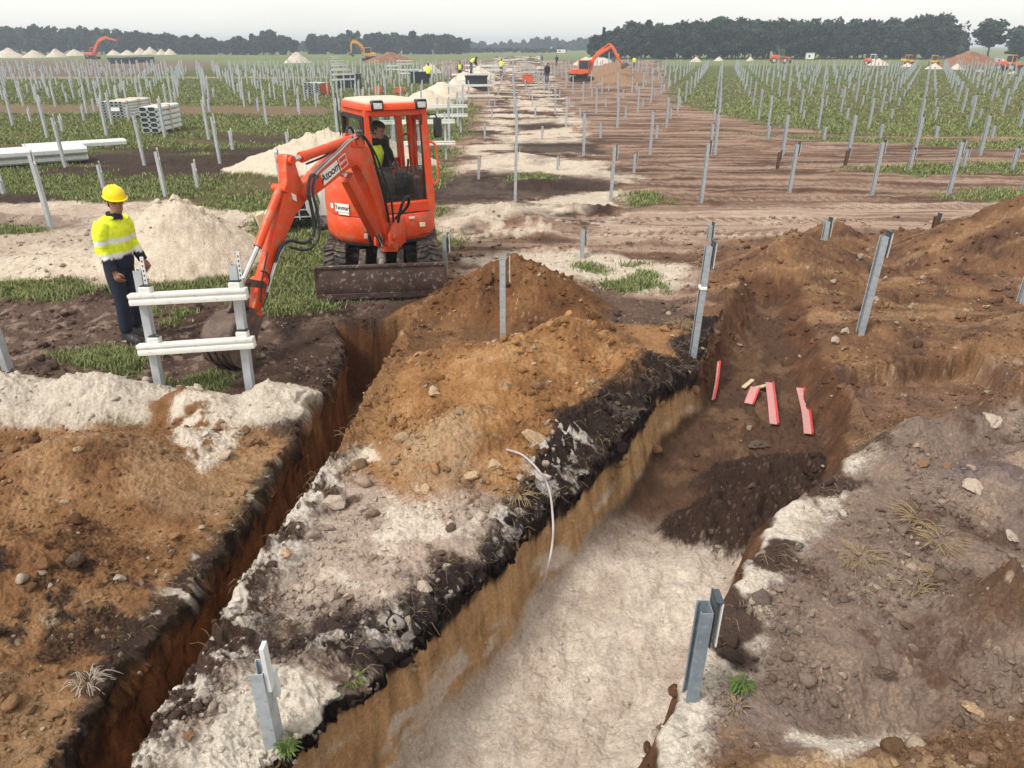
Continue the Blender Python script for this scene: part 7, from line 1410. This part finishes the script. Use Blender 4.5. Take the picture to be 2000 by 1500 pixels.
# ================================================================= GRASS AND CRUMBS
rg = np.random.default_rng(123)
def grass():
    w = np.clip(G_ - 0.25, 0, 1) * ((GY > 5.5) & (GY < 95)) * (np.abs(GX) < 0.75 * GY + 2)
    patch = sstep(-0.35, 0.25, fbm(GX, GY, 1.1, 3, 131) + 0.15); w = w * (0.15 + patch)
    w = w / w.sum(); n = 230000; k = rg.choice(len(w), n, p=w)
    x = GX[k] + rg.normal(size=n).astype(np.float32) * 0.006 * GY[k]; y = GY[k] + rg.normal(size=n).astype(np.float32) * 0.006 * GY[k]; z = H_[k]
    d = y; hgt = (0.032 + 0.0008 * np.minimum(d, 60)) * rg.uniform(0.5, 1.5, n) * (0.7 + 0.6 * patch[k]); wid = 0.0025 + 0.0005 * np.minimum(d, 60)
    a = rg.uniform(0, 2 * np.pi, n); lean = hgt * rg.uniform(0.2, 1.0, n); dx, dy = np.cos(a), np.sin(a); px, py = -dy * wid, dx * wid
    V = np.empty((n, 5, 3), np.float32)
    V[:, 0] = np.stack([x - px, y - py, z - 0.01], 1); V[:, 1] = np.stack([x + px, y + py, z - 0.01], 1)
    V[:, 2] = np.stack([x + px * 0.7 + dx * lean * 0.35, y + py * 0.7 + dy * lean * 0.35, z + hgt * 0.6], 1); V[:, 3] = np.stack([x - px * 0.7 + dx * lean * 0.35, y - py * 0.7 + dy * lean * 0.35, z + hgt * 0.6], 1); V[:, 4] = np.stack([x + dx * lean, y + dy * lean, z + hgt], 1)
    b = (np.arange(n) * 5)[:, None]; loops = np.concatenate([b + np.array([0, 1, 2, 3]), b + np.array([3, 2, 4])], 1).astype(np.int32).ravel()
    me = bpy.data.meshes.new('grass'); me.vertices.add(n * 5); me.vertices.foreach_set('co', V.ravel()); me.loops.add(len(loops)); me.loops.foreach_set('vertex_index', loops); me.polygons.add(2 * n)
    st = (np.arange(n) * 7)[:, None] + np.array([0, 4]); me.polygons.foreach_set('loop_start', st.astype(np.int32).ravel()); me.polygons.foreach_set('loop_total', np.tile([4, 3], n).astype(np.int32))
    c = np.array([0.165, 0.200, 0.075]) * rg.uniform(0.6, 1.5, (n, 1)); dry = rg.random(n) < 0.18; c[dry] = np.array([0.30, 0.25, 0.13]) * rg.uniform(0.6, 1.2, (dry.sum(), 1))
    at_ = me.attributes.new('Col', 'FLOAT_COLOR', 'POINT'); at_.data.foreach_set('color', np.concatenate([np.repeat(c, 5, 0), np.ones((n * 5, 1))], 1).astype(np.float32).ravel()); me.update(); me.materials.append(M_LEAF)
    tag(link('grass', me), 'rough green grass of the field', 'grass', kind='stuff')
grass()
def crumbs_mesh():
    """loose crumbs and small stones, thrown over the bare soil"""
    bm = bmesh.new(); bmesh.ops.create_icosphere(bm, subdivisions=2, radius=1); bv = np.array([v.co for v in bm.verts], np.float32); bf = np.array([[v.index for v in f.verts] for f in bm.faces], np.int32); bm.free()
    n = 19000
    slope_ok = np.ones(len(GX), bool)
    floor2 = (H_ < -0.35)
    w = (1 - np.clip(G_, 0, 1)) * ((GY > 1.9) & (GY < 15)) * (np.abs(GX) < 0.72 * GY + 1.0) * np.where(floor2, 0.12, 1.0) * np.where(np.isin(np.round(C_[:, 0], 1), [0.5, 0.6, 0.7]), 0.5, 1.0) * sstep(-0.25, 0.35, fbm(GX, GY, 1.7, 3, 133)) ; w = w * np.where((GX < -2.0) & (GY < 6), 0.6, 1.0); w = w / w.sum()
    k = rg.choice(len(w), n, p=w); d = GY[k]
    s = (0.0040 + 0.0013 * d) * np.exp(rg.normal(size=n) * 0.72); s = np.clip(s, 0.003, 0.09)
    A = rg.uniform(0, 2 * np.pi, (n, 3)); sc = np.stack([s, s * rg.uniform(0.6, 1, n), s * rg.uniform(0.45, 0.8, n)], 1)
    def rot(a, ax):
        c, q = np.cos(a), np.sin(a); m = np.zeros((n, 3, 3)); i, j = [(1, 2), (0, 2), (0, 1)][ax]; m[:, ax, ax] = 1; m[:, i, i] = c; m[:, j, j] = c; m[:, i, j] = -q; m[:, j, i] = q; return m
    nv = len(bv); B = np.broadcast_to(bv, (n, nv, 3)).copy()
    for _ in range(9):                                     # knock flats and corners into every lump
        q = rg.normal(size=(n, 1, 3)); q /= np.linalg.norm(q, axis=2, keepdims=True); dd = rg.uniform(0.30, 0.75, (n, 1)); t = (B * q).sum(2); B -= q * np.maximum(0, t - dd)[:, :, None] * 0.95
    B *= 1 + rg.normal(size=(n, nv, 1)) * 0.07
    B = B * sc[:, None, :]; B = np.einsum('nij,nvj->nvi', rot(A[:, 0], 2) @ rot(A[:, 1] * 0.12, 0), B)
    P = np.stack([GX[k] + SX_[k], GY[k] + SY_[k], H_[k] + s * 0.25], 1); B = B + P[:, None, :]
    F = (bf[None] + (np.arange(n) * nv)[:, None, None]).reshape(-1, 3).astype(np.int32)
    me = bpy.data.meshes.new('soil_crumbs'); me.vertices.add(n * nv); me.vertices.foreach_set('co', B.astype(np.float32).ravel()); me.loops.add(F.size); me.loops.foreach_set('vertex_index', F.ravel()); me.polygons.add(len(F)); me.polygons.foreach_set('loop_start', np.arange(0, F.size, 3, dtype=np.int32)); me.polygons.foreach_set('loop_total', np.full(len(F), 3, np.int32))
    c = C_[k] * rg.uniform(0.75, 1.25, (n, 1)); pale = rg.random(n) < 0.07; c[pale] = np.array([0.36, 0.285, 0.215]) * rg.uniform(0.7, 1.2, (pale.sum(), 1)); c = np.clip(c, 0.01, 0.8)
    a = me.attributes.new('Col', 'FLOAT_COLOR', 'POINT'); a.data.foreach_set('color', np.concatenate([np.repeat(c, nv, 0), np.ones((n * nv, 1))], 1).astype(np.float32).ravel()); me.update(); me.materials.append(M_SOIL)
    tag(link('soil_crumbs', me), 'loose crumbs and small stones strewn over the bare soil', 'soil crumbs', kind='stuff')
crumbs_mesh()

def roots():
    """fine roots and stalks poking out of the peat at the trench lips"""
    mb = MB(); r_ = random.Random(8)
    def along_line(pts):
        segs = [math.hypot(b[0] - a[0], b[1] - a[1]) for a, b in zip(pts[:-1], pts[1:])]; t = r_.uniform(0, sum(segs))
        for (a, b), l in zip(zip(pts[:-1], pts[1:]), segs):
            if t <= l: return a[0] + (b[0] - a[0]) * t / l, a[1] + (b[1] - a[1]) * t / l
            t -= l
        return pts[-1]
    S = []
    for _ in range(900):
        ln, (nx, ny), off = r_.choice([(T2L[2:9], (0.843, -0.538), 0.02), (T2L[2:9], (0.843, -0.538), 0.02), (T1L[2:], (1, 0), 0.0), (T1R[2:9], (-1, 0), -0.03), (T2R[2:8], (-0.8, 0.5), -0.05)])
        x, y = along_line(ln); q = off - abs(r_.gauss(0, 0.13)); S.append((x + nx * q, y + ny * q, nx, ny))
    z = gzs([q[0] for q in S], [q[1] for q in S])
    for (x, y, nx, ny), zz_ in zip(S, z):
        a = r_.uniform(-1.2, 1.2); dx, dy = nx * math.cos(a) - ny * math.sin(a), nx * math.sin(a) + ny * math.cos(a); l = r_.uniform(0.04, 0.15); u = r_.uniform(0.0, 0.05)
        mb.tube([Vector((x, y, zz_ - 0.005)), Vector((x + dx * l * 0.5, y + dy * l * 0.5, zz_ + u)), Vector((x + dx * l, y + dy * l, zz_ + u - l * r_.uniform(0.1, 0.6)))], [0.0016, 0.0014, 0.0007], 3)
    tag(mb.build('loose_roots', M['straw']), 'fine dry roots and stalks along the trench lips', 'roots', kind='stuff')
roots()
# ================================================================= AIR
m = bpy.data.materials.new('hazy_air'); m.use_nodes = True; t = m.node_tree; t.nodes.remove(t.nodes['Principled BSDF'])
v = t.nodes.new('ShaderNodeVolumePrincipled'); v.inputs['Color'].default_value = (0.70, 0.80, 0.93, 1); v.inputs['Density'].default_value = 0.0009; v.inputs['Anisotropy'].default_value = 0.0
t.links.new(v.outputs[0], t.nodes['Material Output'].inputs['Volume'])
hz = MB().box((0, 840, 6.5), (11200, 1720, 18)).build('haze', m); hz['kind'] = 'stuff'; hz['label'] = 'thin bluish haze over the field'; hz['category'] = 'haze'
